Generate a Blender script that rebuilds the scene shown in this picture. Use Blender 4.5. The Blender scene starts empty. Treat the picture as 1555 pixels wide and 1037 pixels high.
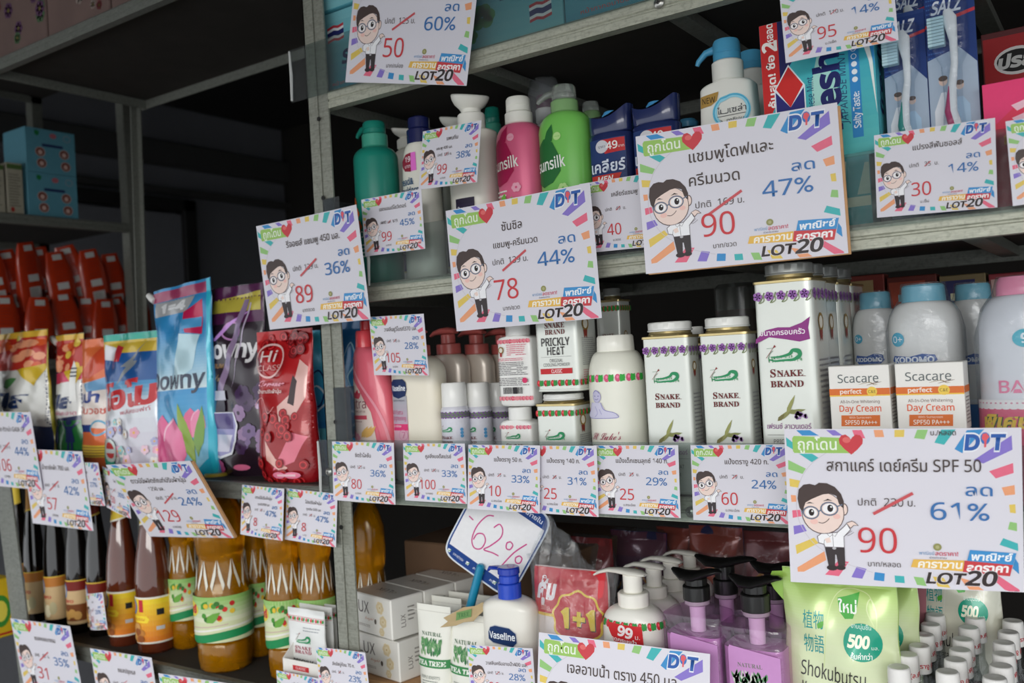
import bpy, bmesh, math, random
import numpy as np
from mathutils import Vector, Matrix
from mathutils.geometry import tessellate_polygon
random.seed(7)
SC = bpy.context.scene
COL = SC.collection
CAMZ = 1.45
# ------------------------------------------------------------------ camera
cam_data = bpy.data.cameras.new('camera')
cam_data.sensor_width = 36.0
cam_data.lens = 36.0*1398/1555
cam_data.clip_start = 0.02
cam_data.dof.use_dof = True
cam_data.dof.focus_distance = 0.96
cam_data.dof.aperture_fstop = 6.6
cam = bpy.data.objects.new('camera', cam_data)
COL.objects.link(cam)
CR = Matrix.Rotation(.5944, 3, 'Z') @ Matrix.Rotation(math.pi/2+.0101, 3, 'X') @ Matrix.Rotation(-.0583, 3, 'Z')
cam.matrix_world = Matrix.Translation((0, -.88, CAMZ)) @ CR.to_4x4()
SC.camera = cam
# ------------------------------------------------------------------ world, light, exposure
world = bpy.data.worlds.new('sky'); SC.world = world; world.use_nodes = True
bg = world.node_tree.nodes['Background']
bg.inputs[0].default_value = (.93, .965, 1.0, 1); bg.inputs[1].default_value = 1.25
def area(name, loc, target, sx, sy, power, col):
    l = bpy.data.lights.new(name, 'AREA'); l.shape = 'RECTANGLE'; l.size = sx; l.size_y = sy; l.energy = power; l.color = col
    o = bpy.data.objects.new(name, l); COL.objects.link(o); o.location = loc
    o.rotation_euler = (Vector(target)-Vector(loc)).to_track_quat('-Z', 'Y').to_euler()
    return o
area('street_daylight', (.9, -3.4, 2.35), (-.5, 0, 1.25), 3.2, 1.3, 80, (1, .975, .94))
SC.view_settings.view_transform = 'Standard'; SC.view_settings.look = 'None'
SC.view_settings.gamma = 1; SC.view_settings.use_curve_mapping = False
SC.view_settings.exposure = 0.25
SC.render.film_transparent = False
SC.cycles.max_bounces = 10; SC.cycles.transparent_max_bounces = 16; SC.cycles.transmission_bounces = 8
SC.cycles.caustics_reflective = False; SC.cycles.caustics_refractive = False
SC.cycles.sample_clamp_indirect = 4.0

# ------------------------------------------------------------------ helpers: colour, material
def lin(c):
    return tuple(((v/255)/12.92 if v/255 <= .04045 else ((v/255+.055)/1.055)**2.4) for v in c)
_M = {}
def mat(rgb, rough=.5, metal=0, trans=0, coat=0, var=.08, scale=60, bump=0, ior=1.45, alpha=1, name=None, spec=.5, sss=0):
    key = (tuple(rgb), rough, metal, trans, coat, var, scale, bump, ior, alpha, spec)
    if key in _M: return _M[key]
    m = bpy.data.materials.new(name or 'surface'); m.use_nodes = True
    nt = m.node_tree; b = nt.nodes['Principled BSDF']
    c = lin(rgb)
    b.inputs['Roughness'].default_value = rough; b.inputs['Metallic'].default_value = metal
    b.inputs['Transmission Weight'].default_value = trans; b.inputs['Coat Weight'].default_value = coat
    b.inputs['IOR'].default_value = ior; b.inputs['Alpha'].default_value = alpha
    b.inputs['Specular IOR Level'].default_value = spec
    tc = nt.nodes.new('ShaderNodeTexCoord'); nz = nt.nodes.new('ShaderNodeTexNoise')
    nz.inputs['Scale'].default_value = scale; nz.inputs['Detail'].default_value = 3
    nt.links.new(tc.outputs['Object'], nz.inputs['Vector'])
    mx = nt.nodes.new('ShaderNodeMix'); mx.data_type = 'RGBA'
    mx.inputs[6].default_value = tuple(v*(1-var) for v in c)+(1,); mx.inputs[7].default_value = tuple(min(1, v*(1+var)) for v in c)+(1,)
    nt.links.new(nz.outputs['Fac'], mx.inputs[0]); nt.links.new(mx.outputs[2], b.inputs['Base Color'])
    if bump:
        bp = nt.nodes.new('ShaderNodeBump'); bp.inputs['Strength'].default_value = bump; bp.inputs['Distance'].default_value = .002
        nt.links.new(nz.outputs['Fac'], bp.inputs['Height']); nt.links.new(bp.outputs[0], b.inputs['Normal'])
    _M[key] = m
    return m
def ink(rgb, gloss=0):
    if gloss: return mat(rgb, .24, metal=.10, coat=.35, var=.06, scale=60, name='printed_foil')
    return mat(rgb, .45, var=.04, scale=200, name='printed_ink', spec=.3)
def plastic(rgb, rough=.28): return mat(rgb, rough, coat=.15, var=.03, scale=30, name='plastic')
def film_mat(dens=.10, tint=(235, 238, 242), rough=.12, ior=1.3):
    key = ('film', dens, tint, rough, ior)
    if key in _M: return _M[key]
    m = bpy.data.materials.new('clear_film'); m.use_nodes = True; nt = m.node_tree
    for n in list(nt.nodes):
        if n.type == 'BSDF_PRINCIPLED': nt.nodes.remove(n)
    out = nt.nodes['Material Output']
    t = nt.nodes.new('ShaderNodeBsdfTransparent'); t.inputs[0].default_value = lin(tint)+(1,)
    g = nt.nodes.new('ShaderNodeBsdfGlossy'); g.inputs['Roughness'].default_value = rough
    d = nt.nodes.new('ShaderNodeBsdfDiffuse'); d.inputs[0].default_value = (.75, .77, .78, 1)
    fr = nt.nodes.new('ShaderNodeLayerWeight'); fr.inputs['Blend'].default_value = .5
    pw = nt.nodes.new('ShaderNodeMath'); pw.operation = 'POWER'; pw.inputs[1].default_value = 4.0
    ml = nt.nodes.new('ShaderNodeMath'); ml.operation = 'MULTIPLY_ADD'; ml.inputs[1].default_value = .45; ml.inputs[2].default_value = (ior-1)*.10; ml.use_clamp = True
    nt.links.new(fr.outputs['Facing'], pw.inputs[0]); nt.links.new(pw.outputs[0], ml.inputs[0])
    tc = nt.nodes.new('ShaderNodeTexCoord'); nz = nt.nodes.new('ShaderNodeTexNoise'); nz.inputs['Scale'].default_value = 45; nz.inputs['Detail'].default_value = 4; nz.inputs['Distortion'].default_value = 2
    nt.links.new(tc.outputs['Object'], nz.inputs['Vector'])
    bp = nt.nodes.new('ShaderNodeBump'); bp.inputs['Strength'].default_value = .5; bp.inputs['Distance'].default_value = .004
    nt.links.new(nz.outputs['Fac'], bp.inputs['Height']); nt.links.new(bp.outputs[0], g.inputs['Normal'])
    m1 = nt.nodes.new('ShaderNodeMixShader'); m2 = nt.nodes.new('ShaderNodeMixShader')
    m1.inputs[0].default_value = dens
    nt.links.new(t.outputs[0], m1.inputs[1]); nt.links.new(d.outputs[0], m1.inputs[2])
    nt.links.new(ml.outputs[0], m2.inputs[0]); nt.links.new(m1.outputs[0], m2.inputs[1]); nt.links.new(g.outputs[0], m2.inputs[2])
    nt.links.new(m2.outputs[0], out.inputs[0])
    _M[key] = m
    return m
def steel_mat(rgb=(128, 130, 122), name='worn_grey_steel'):
    key = ('steel', rgb)
    if key in _M: return _M[key]
    m = bpy.data.materials.new(name); m.use_nodes = True; nt = m.node_tree; b = nt.nodes['Principled BSDF']
    tc = nt.nodes.new('ShaderNodeTexCoord'); mp = nt.nodes.new('ShaderNodeMapping'); mp.inputs['Scale'].default_value = (6, 60, 60)
    nz = nt.nodes.new('ShaderNodeTexNoise'); nz.inputs['Scale'].default_value = 9; nz.inputs['Detail'].default_value = 8; nz.inputs['Roughness'].default_value = .7
    n2 = nt.nodes.new('ShaderNodeTexNoise'); n2.inputs['Scale'].default_value = 220; n2.inputs['Detail'].default_value = 3
    nt.links.new(tc.outputs['Object'], mp.inputs[0]); nt.links.new(mp.outputs[0], nz.inputs['Vector']); nt.links.new(tc.outputs['Object'], n2.inputs['Vector'])
    r = nt.nodes.new('ShaderNodeValToRGB'); c = lin(rgb)
    r.color_ramp.elements[0].position = .3; r.color_ramp.elements[0].color = tuple(v*.74 for v in c)+(1,)
    r.color_ramp.elements[1].position = .68; r.color_ramp.elements[1].color = tuple(min(1, v*1.15) for v in c)+(1,)
    nt.links.new(nz.outputs['Fac'], r.inputs[0])
    mx = nt.nodes.new('ShaderNodeMix'); mx.data_type = 'RGBA'; mx.blend_type = 'MULTIPLY'; mx.inputs[0].default_value = .28
    r2 = nt.nodes.new('ShaderNodeValToRGB'); r2.color_ramp.elements[0].position = .35; r2.color_ramp.elements[0].color = (.35, .34, .32, 1); r2.color_ramp.elements[1].position = .5; r2.color_ramp.elements[1].color = (1, 1, 1, 1)
    nt.links.new(n2.outputs['Fac'], r2.inputs[0]); nt.links.new(r.outputs[0], mx.inputs[6]); nt.links.new(r2.outputs[0], mx.inputs[7])
    nt.links.new(mx.outputs[2], b.inputs['Base Color']); b.inputs['Roughness'].default_value = .5; b.inputs['Metallic'].default_value = .25
    bp = nt.nodes.new('ShaderNodeBump'); bp.inputs['Strength'].default_value = .3; bp.inputs['Distance'].default_value = .001
    nt.links.new(nz.outputs['Fac'], bp.inputs['Height']); nt.links.new(bp.outputs[0], b.inputs['Normal'])
    _M[key] = m
    return m

# ------------------------------------------------------------------ helpers: photo pixel -> a point on the vertical plane Y
CP = Vector((0, -.88, CAMZ))
def U(px, py, Y):
    v = CR @ Vector(((px-777.5)/1398, -(py-518)/1398, -1)); t = (Y+.88)/v.y
    return CP+v*t
def UZ(px, py, Z):
    v = CR @ Vector(((px-777.5)/1398, -(py-518)/1398, -1)); t = (Z-CAMZ)/v.z
    return CP+v*t
def alpha(px): return .5944-math.atan((px-777.5)/1398)
class Spot:
    """where a product stands: X of its centre, width, and the height of photo rows above its deck"""
    def __init__(s, px0, px1, Y, deck, k=1.0, box=False, pym=None):
        cx = (px0+px1)/2; s.cx = cx; s.Y = Y; s.deck = deck
        pym = 600 if pym is None else pym; s.pym = pym
        a = U(px0, pym, Y); b = U(px1, pym, Y); dx = abs(b.x-a.x); al = alpha(cx); c, n = math.cos(al), abs(math.sin(al))
        s.X = (a.x+b.x)/2
        s.w = dx*c/(c+k*n) if box else dx*c/math.sqrt(c*c+k*k*n*n)
    def z(s, py): return U(s.cx, py, s.Y).z-s.deck
    def front(s, k):
        q = Spot.__new__(Spot); q.__dict__.update(s.__dict__); q.Y = s.Y-s.w*k*.45; return q
    def wd(s, p0, p1): return abs(U(p1, s.pym, s.Y).x-U(p0, s.pym, s.Y).x)*math.cos(alpha(s.cx))

# ------------------------------------------------------------------ helpers: objects
def tag(o, label=None, cat=None, group=None, kind=None):
    if label: o['label'] = label
    if cat: o['category'] = cat
    if group: o['group'] = group
    if kind: o['kind'] = kind
    return o
def empty(name, loc, rz=0, label=None, cat=None, group=None):
    o = bpy.data.objects.new(name, None); COL.objects.link(o); o.location = loc; o.rotation_euler = (0, 0, rz); o.empty_display_size = .02
    return tag(o, label, cat, group)
def mk(name, geo, m, parent=None, smooth=35, loc=None, fm=None):
    V, F = geo
    me = bpy.data.meshes.new(name); me.from_pydata([tuple(v) for v in V], [], [tuple(f) for f in F])
    ms = m if isinstance(m, (list, tuple)) else [m]
    for x in ms: me.materials.append(x)
    if fm is not None: me.polygons.foreach_set('material_index', fm)
    bm = bmesh.new(); bm.from_mesh(me)
    bmesh.ops.recalc_face_normals(bm, faces=bm.faces)
    bm.to_mesh(me); bm.free()
    if smooth:
        me.polygons.foreach_set('use_smooth', [True]*len(me.polygons)); me.set_sharp_from_angle(angle=math.radians(smooth))
    me.update()
    o = bpy.data.objects.new(name, me); COL.objects.link(o)
    if parent: o.parent = parent
    if loc: o.location = loc
    return o
def join(*gs):
    V = []; F = []
    for v, f in gs:
        n = len(V); V += [tuple(a) for a in v]; F += [tuple(i+n for i in x) for x in f]
    return V, F
def xf(geo, mtx):
    return [tuple(mtx @ Vector(v)) for v in geo[0]], geo[1]
def rings_pts(rx, ry, n, seg):
    t = np.arange(seg)*2*np.pi/seg
    s, c = np.sin(t), np.cos(t)
    return rx*np.sign(s)*np.abs(s)**(2/n), -ry*np.sign(c)*np.abs(c)**(2/n)
def loft(rings, seg=32, mod=None, capb=True, capt=True):
    V = []; F = []
    for r in rings:
        z, rx, ry, n = r[:4]; cx, cy = (r[4], r[5]) if len(r) > 4 else (0, 0)
        x, y = rings_pts(rx, ry, n, seg)
        if mod is not None:
            k = np.array([mod(i*2*math.pi/seg, z) for i in range(seg)]); x = x*k; y = y*k
        V += [(a+cx, b+cy, z) for a, b in zip(x, y)]
    for j in range(len(rings)-1):
        for i in range(seg):
            a = j*seg+i; b = j*seg+(i+1) % seg; F.append((a, b, b+seg, a+seg))
    if capb: F.append(tuple(range(seg))[::-1])
    if capt: F.append(tuple(range((len(rings)-1)*seg, len(rings)*seg)))
    return V, F
def box(w, d, h, bev=.0008, o=(0, 0, 0)):
    bm = bmesh.new(); bmesh.ops.create_cube(bm, size=1)
    for v in bm.verts: v.co = Vector((v.co.x*w+o[0], v.co.y*d+o[1], (v.co.z+.5)*h+o[2]))
    if bev: bmesh.ops.bevel(bm, geom=bm.edges[:], offset=bev, segments=1, affect='EDGES', clamp_overlap=True)
    V = [tuple(v.co) for v in bm.verts]; bm.verts.index_update(); F = [tuple(v.index for v in f.verts) for f in bm.faces]; bm.free()
    return V, F
def tube(pts, rad, seg=12, flat=1.0, up=(0, 0, 1)):
    pts = [Vector(p) for p in pts]; V = []; F = []
    rad = rad if isinstance(rad, (list, tuple)) else [rad]*len(pts)
    for i, p in enumerate(pts):
        d = (pts[min(i+1, len(pts)-1)]-pts[max(i-1, 0)]).normalized(); u = Vector(up)
        if abs(d.dot(u)) > .95: u = Vector((0, 1, 0))
        s = d.cross(u).normalized(); t = s.cross(d).normalized()
        for k in range(seg):
            a = 2*math.pi*k/seg; r = rad[i]
            if isinstance(r, (tuple, list)): V.append(p+s*math.cos(a)*r[0]+t*math.sin(a)*r[1])
            else: V.append(p+s*math.cos(a)*r+t*math.sin(a)*r*flat)
    for i in range(len(pts)-1):
        for k in range(seg):
            a = i*seg+k; b = i*seg+(k+1) % seg; F.append((a, b, b+seg, a+seg))
    F.append(tuple(range(seg))); F.append(tuple(range((len(pts)-1)*seg, len(pts)*seg))[::-1])
    return [tuple(v) for v in V], F
def extr(prof, x0, x1):
    n = len(prof); V = [(x0, y, z) for y, z in prof]+[(x1, y, z) for y, z in prof]
    F = [(i, (i+1) % n, (i+1) % n+n, i+n) for i in range(n)]+[tuple(range(n)), tuple(range(n, 2*n))[::-1]]
    return V, F

# ------------------------------------------------------------------ helpers: flat print (lettering and pictures) laid on real surfaces
_T = {}
SERIF = {'SNAKE', 'BRAND', 'NAKE', 'S', 'TEA TREE', 'NATURAL', 'TREE'}
SCRIPT = {"St Luke's", 'Romance', 'Parfum', 'bright'}
def letters(s):
    # the sans, serif and script letter shapes the packs are set in
    A, a_, d = (0x1D400, 0x1D41A, 0x1D7CE) if s in SERIF else ((0x1D4D0, 0x1D4EA, 0x1D7E2) if s in SCRIPT else (0x1D5A0, 0x1D5BA, 0x1D7E2))
    return ''.join(chr(A+ord(c)-65) if 'A' <= c <= 'Z' else chr(a_+ord(c)-97) if 'a' <= c <= 'z' else chr(d+ord(c)-48) if '0' <= c <= '9' else c for c in s)
def glyphs(s, off=0.0):
    k = (s, off)
    if k in _T: return _T[k]
    c = bpy.data.curves.new('t', 'FONT'); c.body = letters(s); c.size = 1; c.resolution_u = 5 if len(s) <= 4 else 3; c.offset = off; c.fill_mode = 'FRONT'
    o = bpy.data.objects.new('t', c); me = o.to_mesh(); me.calc_loop_triangles()
    V = np.zeros(len(me.vertices)*3); me.vertices.foreach_get('co', V); V = V.reshape(-1, 3)[:, :2]
    T = np.zeros(len(me.loop_triangles)*3, dtype=np.int32); me.loop_triangles.foreach_get('vertices', T); T = T.reshape(-1, 3)
    o.to_mesh_clear(); bpy.data.objects.remove(o); bpy.data.curves.remove(c)
    if len(V) == 0: V = np.zeros((3, 2)); T = np.array([[0, 1, 2]])
    _T[k] = (V, T)
    return _T[k]
class Print:
    def __init__(p): p.V = []; p.T = []; p.C = []; p.L = []; p.n = 0; p.layer = 0
    def add(p, V, T, col):
        V = np.asarray(V, float); p.layer += 1
        p.V.append(V); p.T.append(np.asarray(T)+p.n); p.n += len(V); p.C.append((tuple(col), len(T))); p.L.append(np.full(len(V), p.layer))
    def poly(p, pts, col):
        t = tessellate_polygon([[Vector((a, b, 0)) for a, b in pts]])
        p.add(pts, t, col)
    def rect(p, x0, y0, x1, y1, col): p.add([(x0, y0), (x1, y0), (x1, y1), (x0, y1)], [(0, 1, 2), (0, 2, 3)], col)
    def disc(p, cx, cy, rx, ry, col, n=24, a0=0, a1=2*math.pi):
        pts = [(cx+rx*math.cos(a0+(a1-a0)*i/n), cy+ry*math.sin(a0+(a1-a0)*i/n)) for i in range(n)]
        p.add([(cx, cy)]+pts, [(0, i+1, (i+1) % n+1) for i in range(n)], col)
    def ring(p, cx, cy, rx, ry, w, col, n=24):
        V = []; T = []
        for i in range(n):
            a = 2*math.pi*i/n; V += [(cx+rx*math.cos(a), cy+ry*math.sin(a)), (cx+(rx-w)*math.cos(a), cy+(ry-w)*math.sin(a))]
            j = (i+1) % n; T += [(2*i, 2*j, 2*j+1), (2*i, 2*j+1, 2*i+1)]
        p.add(V, T, col)
    def line(p, pts, w, col, taper=False):
        V = []; T = []; n = len(pts)
        for i, (x, y) in enumerate(pts):
            a = pts[max(i-1, 0)]; b = pts[min(i+1, n-1)]; dx, dy = b[0]-a[0], b[1]-a[1]; l = math.hypot(dx, dy) or 1
            ww = w/2*((1-abs(2*i/(n-1)-1)*.8) if taper else 1)
            V += [(x-dy/l*ww, y+dx/l*ww), (x+dy/l*ww, y-dx/l*ww)]
            if i: T += [(2*i-2, 2*i, 2*i+1), (2*i-2, 2*i+1, 2*i-1)]
        p.add(V, T, col)
    def curve(p, pts, w, col, taper=False, n=6):
        q = []
        P = [pts[0]]+list(pts)+[pts[-1]]
        for i in range(1, len(P)-2):
            for k in range(n):
                t = k/n; a, b, c, d = [np.array(v, float) for v in P[i-1:i+3]]
                q.append(tuple(.5*((2*b)+(-a+c)*t+(2*a-5*b+4*c-d)*t*t+(-a+3*b-3*c+d)*t**3)))
        q.append(tuple(pts[-1])); p.line(q, w, col, taper)
    def text(p, s, cx, cy, h, col, w=None, al='c', bold=0.0, shear=0, rot=0, flipy=False, maxw=None):
        V, T = glyphs(s, bold); V = V*(h/.7); V = V.copy()
        V[:, 1] -= h/2; x0, x1 = V[:, 0].min(), V[:, 0].max()
        if w or (maxw and x1-x0 > maxw): V[:, 0] *= (w or maxw)/max(x1-x0, 1e-9); x0, x1 = V[:, 0].min(), V[:, 0].max()
        V[:, 0] -= {'c': (x0+x1)/2, 'l': x0, 'r': x1}[al]
        V[:, 0] += V[:, 1]*shear
        if flipy: V[:, 1] *= -1
        c, sn = math.cos(rot), math.sin(rot)
        V = np.stack([V[:, 0]*c-V[:, 1]*sn+cx, V[:, 0]*sn+V[:, 1]*c+cy], 1)
        p.add(V, T, col)
    def grad(p, x0, y0, x1, y1, ca, cb, n=10):
        for i in range(n):
            t = i/(n-1); a = y0+(y1-y0)*i/n; b = y0+(y1-y0)*(i+1)/n
            p.rect(x0, min(a, b), x1, max(a, b), tuple(ca[k]+(cb[k]-ca[k])*t for k in range(3))); p.layer -= 1
        p.layer += 1
    def flower(p, cx, cy, r, col, col2, n=5, rot=0):
        for i in range(n):
            a = rot+2*math.pi*i/n; p.disc(cx+math.cos(a)*r*.55, cy+math.sin(a)*r*.55, r*.45, r*.45, col, 10); p.layer -= 1
        p.layer += 1; p.disc(cx, cy, r*.25, r*.25, col2, 8)
    def leaf(p, x0, y0, x1, y1, w, col):
        dx, dy = x1-x0, y1-y0; nx, ny = -dy*w, dx*w
        p.poly([(x0, y0), (x0+dx*.3+nx, y0+dy*.3+ny), (x0+dx*.65+nx*.8, y0+dy*.65+ny*.8), (x1, y1), (x0+dx*.65-nx*.8, y0+dy*.65-ny*.8), (x0+dx*.3-nx, y0+dy*.3-ny)], col)
    def rose_band(p, x0, x1, y, h, c1, c2, n, sep=None):
        for i in range(n):
            x = x0+(x1-x0)*(i+.5)/n; g = (x1-x0)/n
            p.disc(x-g*.2, y, g*.26, h*.42, c1, 10); p.disc(x-g*.2, y+h*.1, g*.12, h*.18, tuple(min(255, v+50) for v in c1), 6)
            p.leaf(x+g*.02, y-h*.4, x+g*.42, y+h*.4, .32, c2); p.leaf(x+g*.02, y+h*.4, x+g*.42, y-h*.35, .28, c2); p.layer -= 4
        p.layer += 4
    def iris_band(p, x0, x1, y, h, n):
        for i in range(n):
            g = (x1-x0)/n; x = x0+g*(i+.5)
            p.curve([(x, y-h*.5), (x+g*.3, y-h*.1), (x+g*.5, y+h*.3)], h*.09, (120, 135, 95), n=3)
            p.curve([(x+g*.1, y-h*.5), (x+g*.45, y-h*.3), (x+g*.4, y+h*.1)], h*.07, (140, 150, 110), n=3)
            p.flower(x-g*.08, y+h*.02, min(g*.42, h*.5), (158, 108, 178), (110, 60, 135), 5, i*.7); p.layer -= 6
        p.layer += 6
    def smalltext(p, x0, x1, y0, y1, n, col, seed=0):
        rr = random.Random(seed)
        for i in range(n):
            y = y1-(y1-y0)*(i+.5)/n; x = x0; e = x0+(x1-x0)*rr.uniform(.75, 1); h = (y1-y0)/n*.38
            while x < e:
                l = rr.uniform(.06, .16)*(x1-x0); p.rect(x, y-h/2, min(x+l, e), y+h/2, col); p.layer -= 1; x += l+(x1-x0)*.025
        p.layer += 1
    def barcode(p, x0, y0, x1, y1):
        rr = random.Random(3); x = x0
        while x < x1:
            w = rr.choice([.012, .02, .03])*(x1-x0); p.rect(x, y0, x+w, y1, (45, 42, 45)); p.layer -= 1; x += w*rr.choice([1.7, 2.2])
        p.layer += 1
    def include(p, q, ox=0, oy=0, sx=1, sy=1):
        l0 = p.layer
        for V, T, C, L in zip(q.V, q.T, q.C, q.L):
            p.V.append(V*np.array([sx, sy])+np.array([ox, oy])); p.T.append(T+p.n_base(q)); p.C.append(C); p.L.append(L+l0)
        p.n += q.n; p.layer += q.layer
    def n_base(p, q): return p.n
    def done(p, name, parent, surf, eps=.000012, base=.0003, split=0, clip=None, label=None, gloss=0):
        if split and eps == .000012: eps = .00008
        V = np.concatenate(p.V); T = np.concatenate(p.T); L = np.concatenate(p.L).astype(float)
        cols = []; idx = []
        for c, n in p.C:
            c = tuple(int(round(v)) for v in c)
            if c not in cols: cols.append(c)
            idx += [cols.index(c)]*n
        idx = np.array(idx)
        if split:
            for _ in range(22):
                E = np.stack([np.linalg.norm(V[T[:, i]]-V[T[:, (i+1) % 3]], axis=1) for i in range(3)], 1)
                big = E.max(1) > split
                if not big.any(): break
                B = T[big]; ib = idx[big]; k = E[big].argmax(1); r = np.arange(len(B))
                a, b, c = B[r, k], B[r, (k+1) % 3], B[r, (k+2) % 3]
                m = np.arange(len(B))+len(V); V = np.concatenate([V, (V[a]+V[b])/2]); L = np.concatenate([L, L[a]])
                T = np.concatenate([T[~big], np.stack([a, m, c], 1), np.stack([m, b, c], 1)]); idx = np.concatenate([idx[~big], ib, ib])
        if clip is not None:
            x0, x1, y0, y1 = clip
            V = np.stack([np.clip(V[:, 0], x0, x1), np.clip(V[:, 1], y0, y1)], 1)
        W = surf(V[:, 0], V[:, 1], base+L*eps)
        me = bpy.data.meshes.new(name)
        me.vertices.add(len(W)); me.vertices.foreach_set('co', W.reshape(-1))
        me.loops.add(len(T)*3); me.loops.foreach_set('vertex_index', T.reshape(-1).astype(np.int32))
        me.polygons.add(len(T)); me.polygons.foreach_set('loop_start', np.arange(len(T), dtype=np.int32)*3)
        me.polygons.foreach_set('material_index', idx.astype(np.int32))
        for c in cols: me.materials.append(ink(c, gloss))
        me.update(calc_edges=True); me.validate()
        if split: me.polygons.foreach_set('use_smooth', [True]*len(me.polygons))
        o = bpy.data.objects.new(name, me); COL.objects.link(o); o.parent = parent
        if label: o['label'] = label
        return o
def s_plane(y=0, ox=0, oz=0):
    return lambda u, v, o: np.stack([u+ox, y-o, v+oz], 1)
def s_side(x, oy=0, oz=0):      # on a +X face; u runs towards +Y
    return lambda u, v, o: np.stack([x+o, u+oy, v+oz], 1)
def s_loft(rings, u0=0.0):
    R = np.array([[r[0], r[1], r[2], r[3]] for r in rings]); R = R[np.argsort(R[:, 0], kind='stable')]
    m = R[len(R)//2]; t = np.linspace(0, math.pi, 200)
    def xy(t, rx, ry, n): return rx*np.abs(np.sin(t))**(2/n), -ry*np.sign(np.cos(t))*np.abs(np.cos(t))**(2/n)
    x, y = xy(t, m[1], m[2], m[3]); Ls = np.concatenate([[0], np.cumsum(np.hypot(np.diff(x), np.diff(y)))])
    def f(u, v, o):
        u = u+u0
        tt = np.interp(np.abs(u), Ls, t); rx = np.interp(v, R[:, 0], R[:, 1]); ry = np.interp(v, R[:, 0], R[:, 2]); n = np.interp(v, R[:, 0], R[:, 3])
        x = rx*np.abs(np.sin(tt))**(2/n)*np.sign(u); y = -ry*np.sign(np.cos(tt))*np.abs(np.cos(tt))**(2/n)
        k = 1+(o+.0002)/np.minimum(rx, ry)
        return np.stack([x*k, y*k, v], 1)
    return f
# ================================================================== the shop shell
D1, D2, D3, D4 = 1.808, 1.548, 1.288, .968        # decks of the sharp shelf
DM, DL, DT = 1.282, .987, 2.043                     # middle, low and top decks of the blurred bay
def st(o): return tag(o, kind='structure')
st(mk('floor', box(9, 9, .05, 0, (-1, .5, -.05)), mat((92, 90, 86), .85, var=.25, scale=6, bump=.4), smooth=0))
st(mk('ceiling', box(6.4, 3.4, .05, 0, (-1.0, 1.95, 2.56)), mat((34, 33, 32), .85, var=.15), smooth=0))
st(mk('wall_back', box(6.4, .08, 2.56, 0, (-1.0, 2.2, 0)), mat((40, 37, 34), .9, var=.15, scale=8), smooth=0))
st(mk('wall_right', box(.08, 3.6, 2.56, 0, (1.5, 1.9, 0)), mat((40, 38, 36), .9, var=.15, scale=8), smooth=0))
aw = mk('unseen_awning', extr([(.25, 2.56), (-1.62, 1.98), (-1.65, 1.90), (-1.655, 1.90), (-1.63, 1.995), (.25, 2.58)], -4.2, 2.2), mat((110, 104, 96), .9, var=.1), smooth=0); tag(aw, 'unseen grey canvas added to shade the upper shelves', 'unseen_awning')  # out of view; added and lowered to keep sky light off the upper shelves
wl = st(mk('wall_left', box(.08, 4.2, 2.56, 0, (-3.35, 1.6, 0)), mat((118, 120, 126), .8, var=.1, scale=5), smooth=0))
t1 = st(mk('trim_1', join(box(.05, 2.8, .10, .004, (-3.29, 1.4, 2.30)), box(.04, 2.8, .03, .004, (-3.29, 1.4, 2.18))), mat((70, 70, 70), .7), smooth=0))
d1 = st(mk('door_1', box(.04, 1.1, 2.1, .004, (-3.29, 1.0, 0)), mat((124, 126, 132), .7), smooth=0))
mk('door_frame', join(box(.06, .06, 2.16, .003, (-3.28, 1.58, 0)), box(.06, 1.22, .05, .003, (-3.28, 1.0, 2.11)), box(.06, .06, 2.16, .003, (-3.28, .42, 0))), mat((38, 38, 38), .6), d1, smooth=0)

# ------------------------------------------------------------------ shelving
STEEL = steel_mat((184, 186, 170)); POSTS = steel_mat((146, 148, 137)); LEFT_SHADED = steel_mat((126, 129, 122)); STEEL_SHADED = steel_mat((124, 126, 118)); DECK = mat((52, 48, 44), .8, var=.3, scale=20)  # left and back steel is a darker copy, shade put into its colour
SCREW = mat((170, 170, 165), .3, metal=.9)
LIP = [(0, 0), (0, .0085), (.0018, .0098), (.0018, .0112), (0, .0125), (0, .0205), (.003, .0235), (.03, .0235), (.03, .0215), (.004, .0215), (.002, .019), (.002, .002), (.014, .002), (.014, 0)]
def screw(parent, x, y, z):
    s = mk('screw', xf(loft([(0, .0058, .0058, 2), (.0012, .0056, .0056, 2), (.0028, .0036, .0036, 2), (.0032, .0015, .0015, 2)], 16), Matrix.Rotation(math.pi/2, 4, 'X')), SCREW, parent, loc=(x, y, z))
    mk('cross_recess', join(box(.0042, .0006, .0009, 0, (0, -.0033, -.0005)), box(.0009, .0006, .0042, 0, (0, -.0033, -.0021))), mat((40, 40, 40), .6), s, smooth=0)
XL = U(503, 760, 0).x; XP = U(532, 760, 0).x; XR = -.02+.16; DEP = .40
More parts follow.
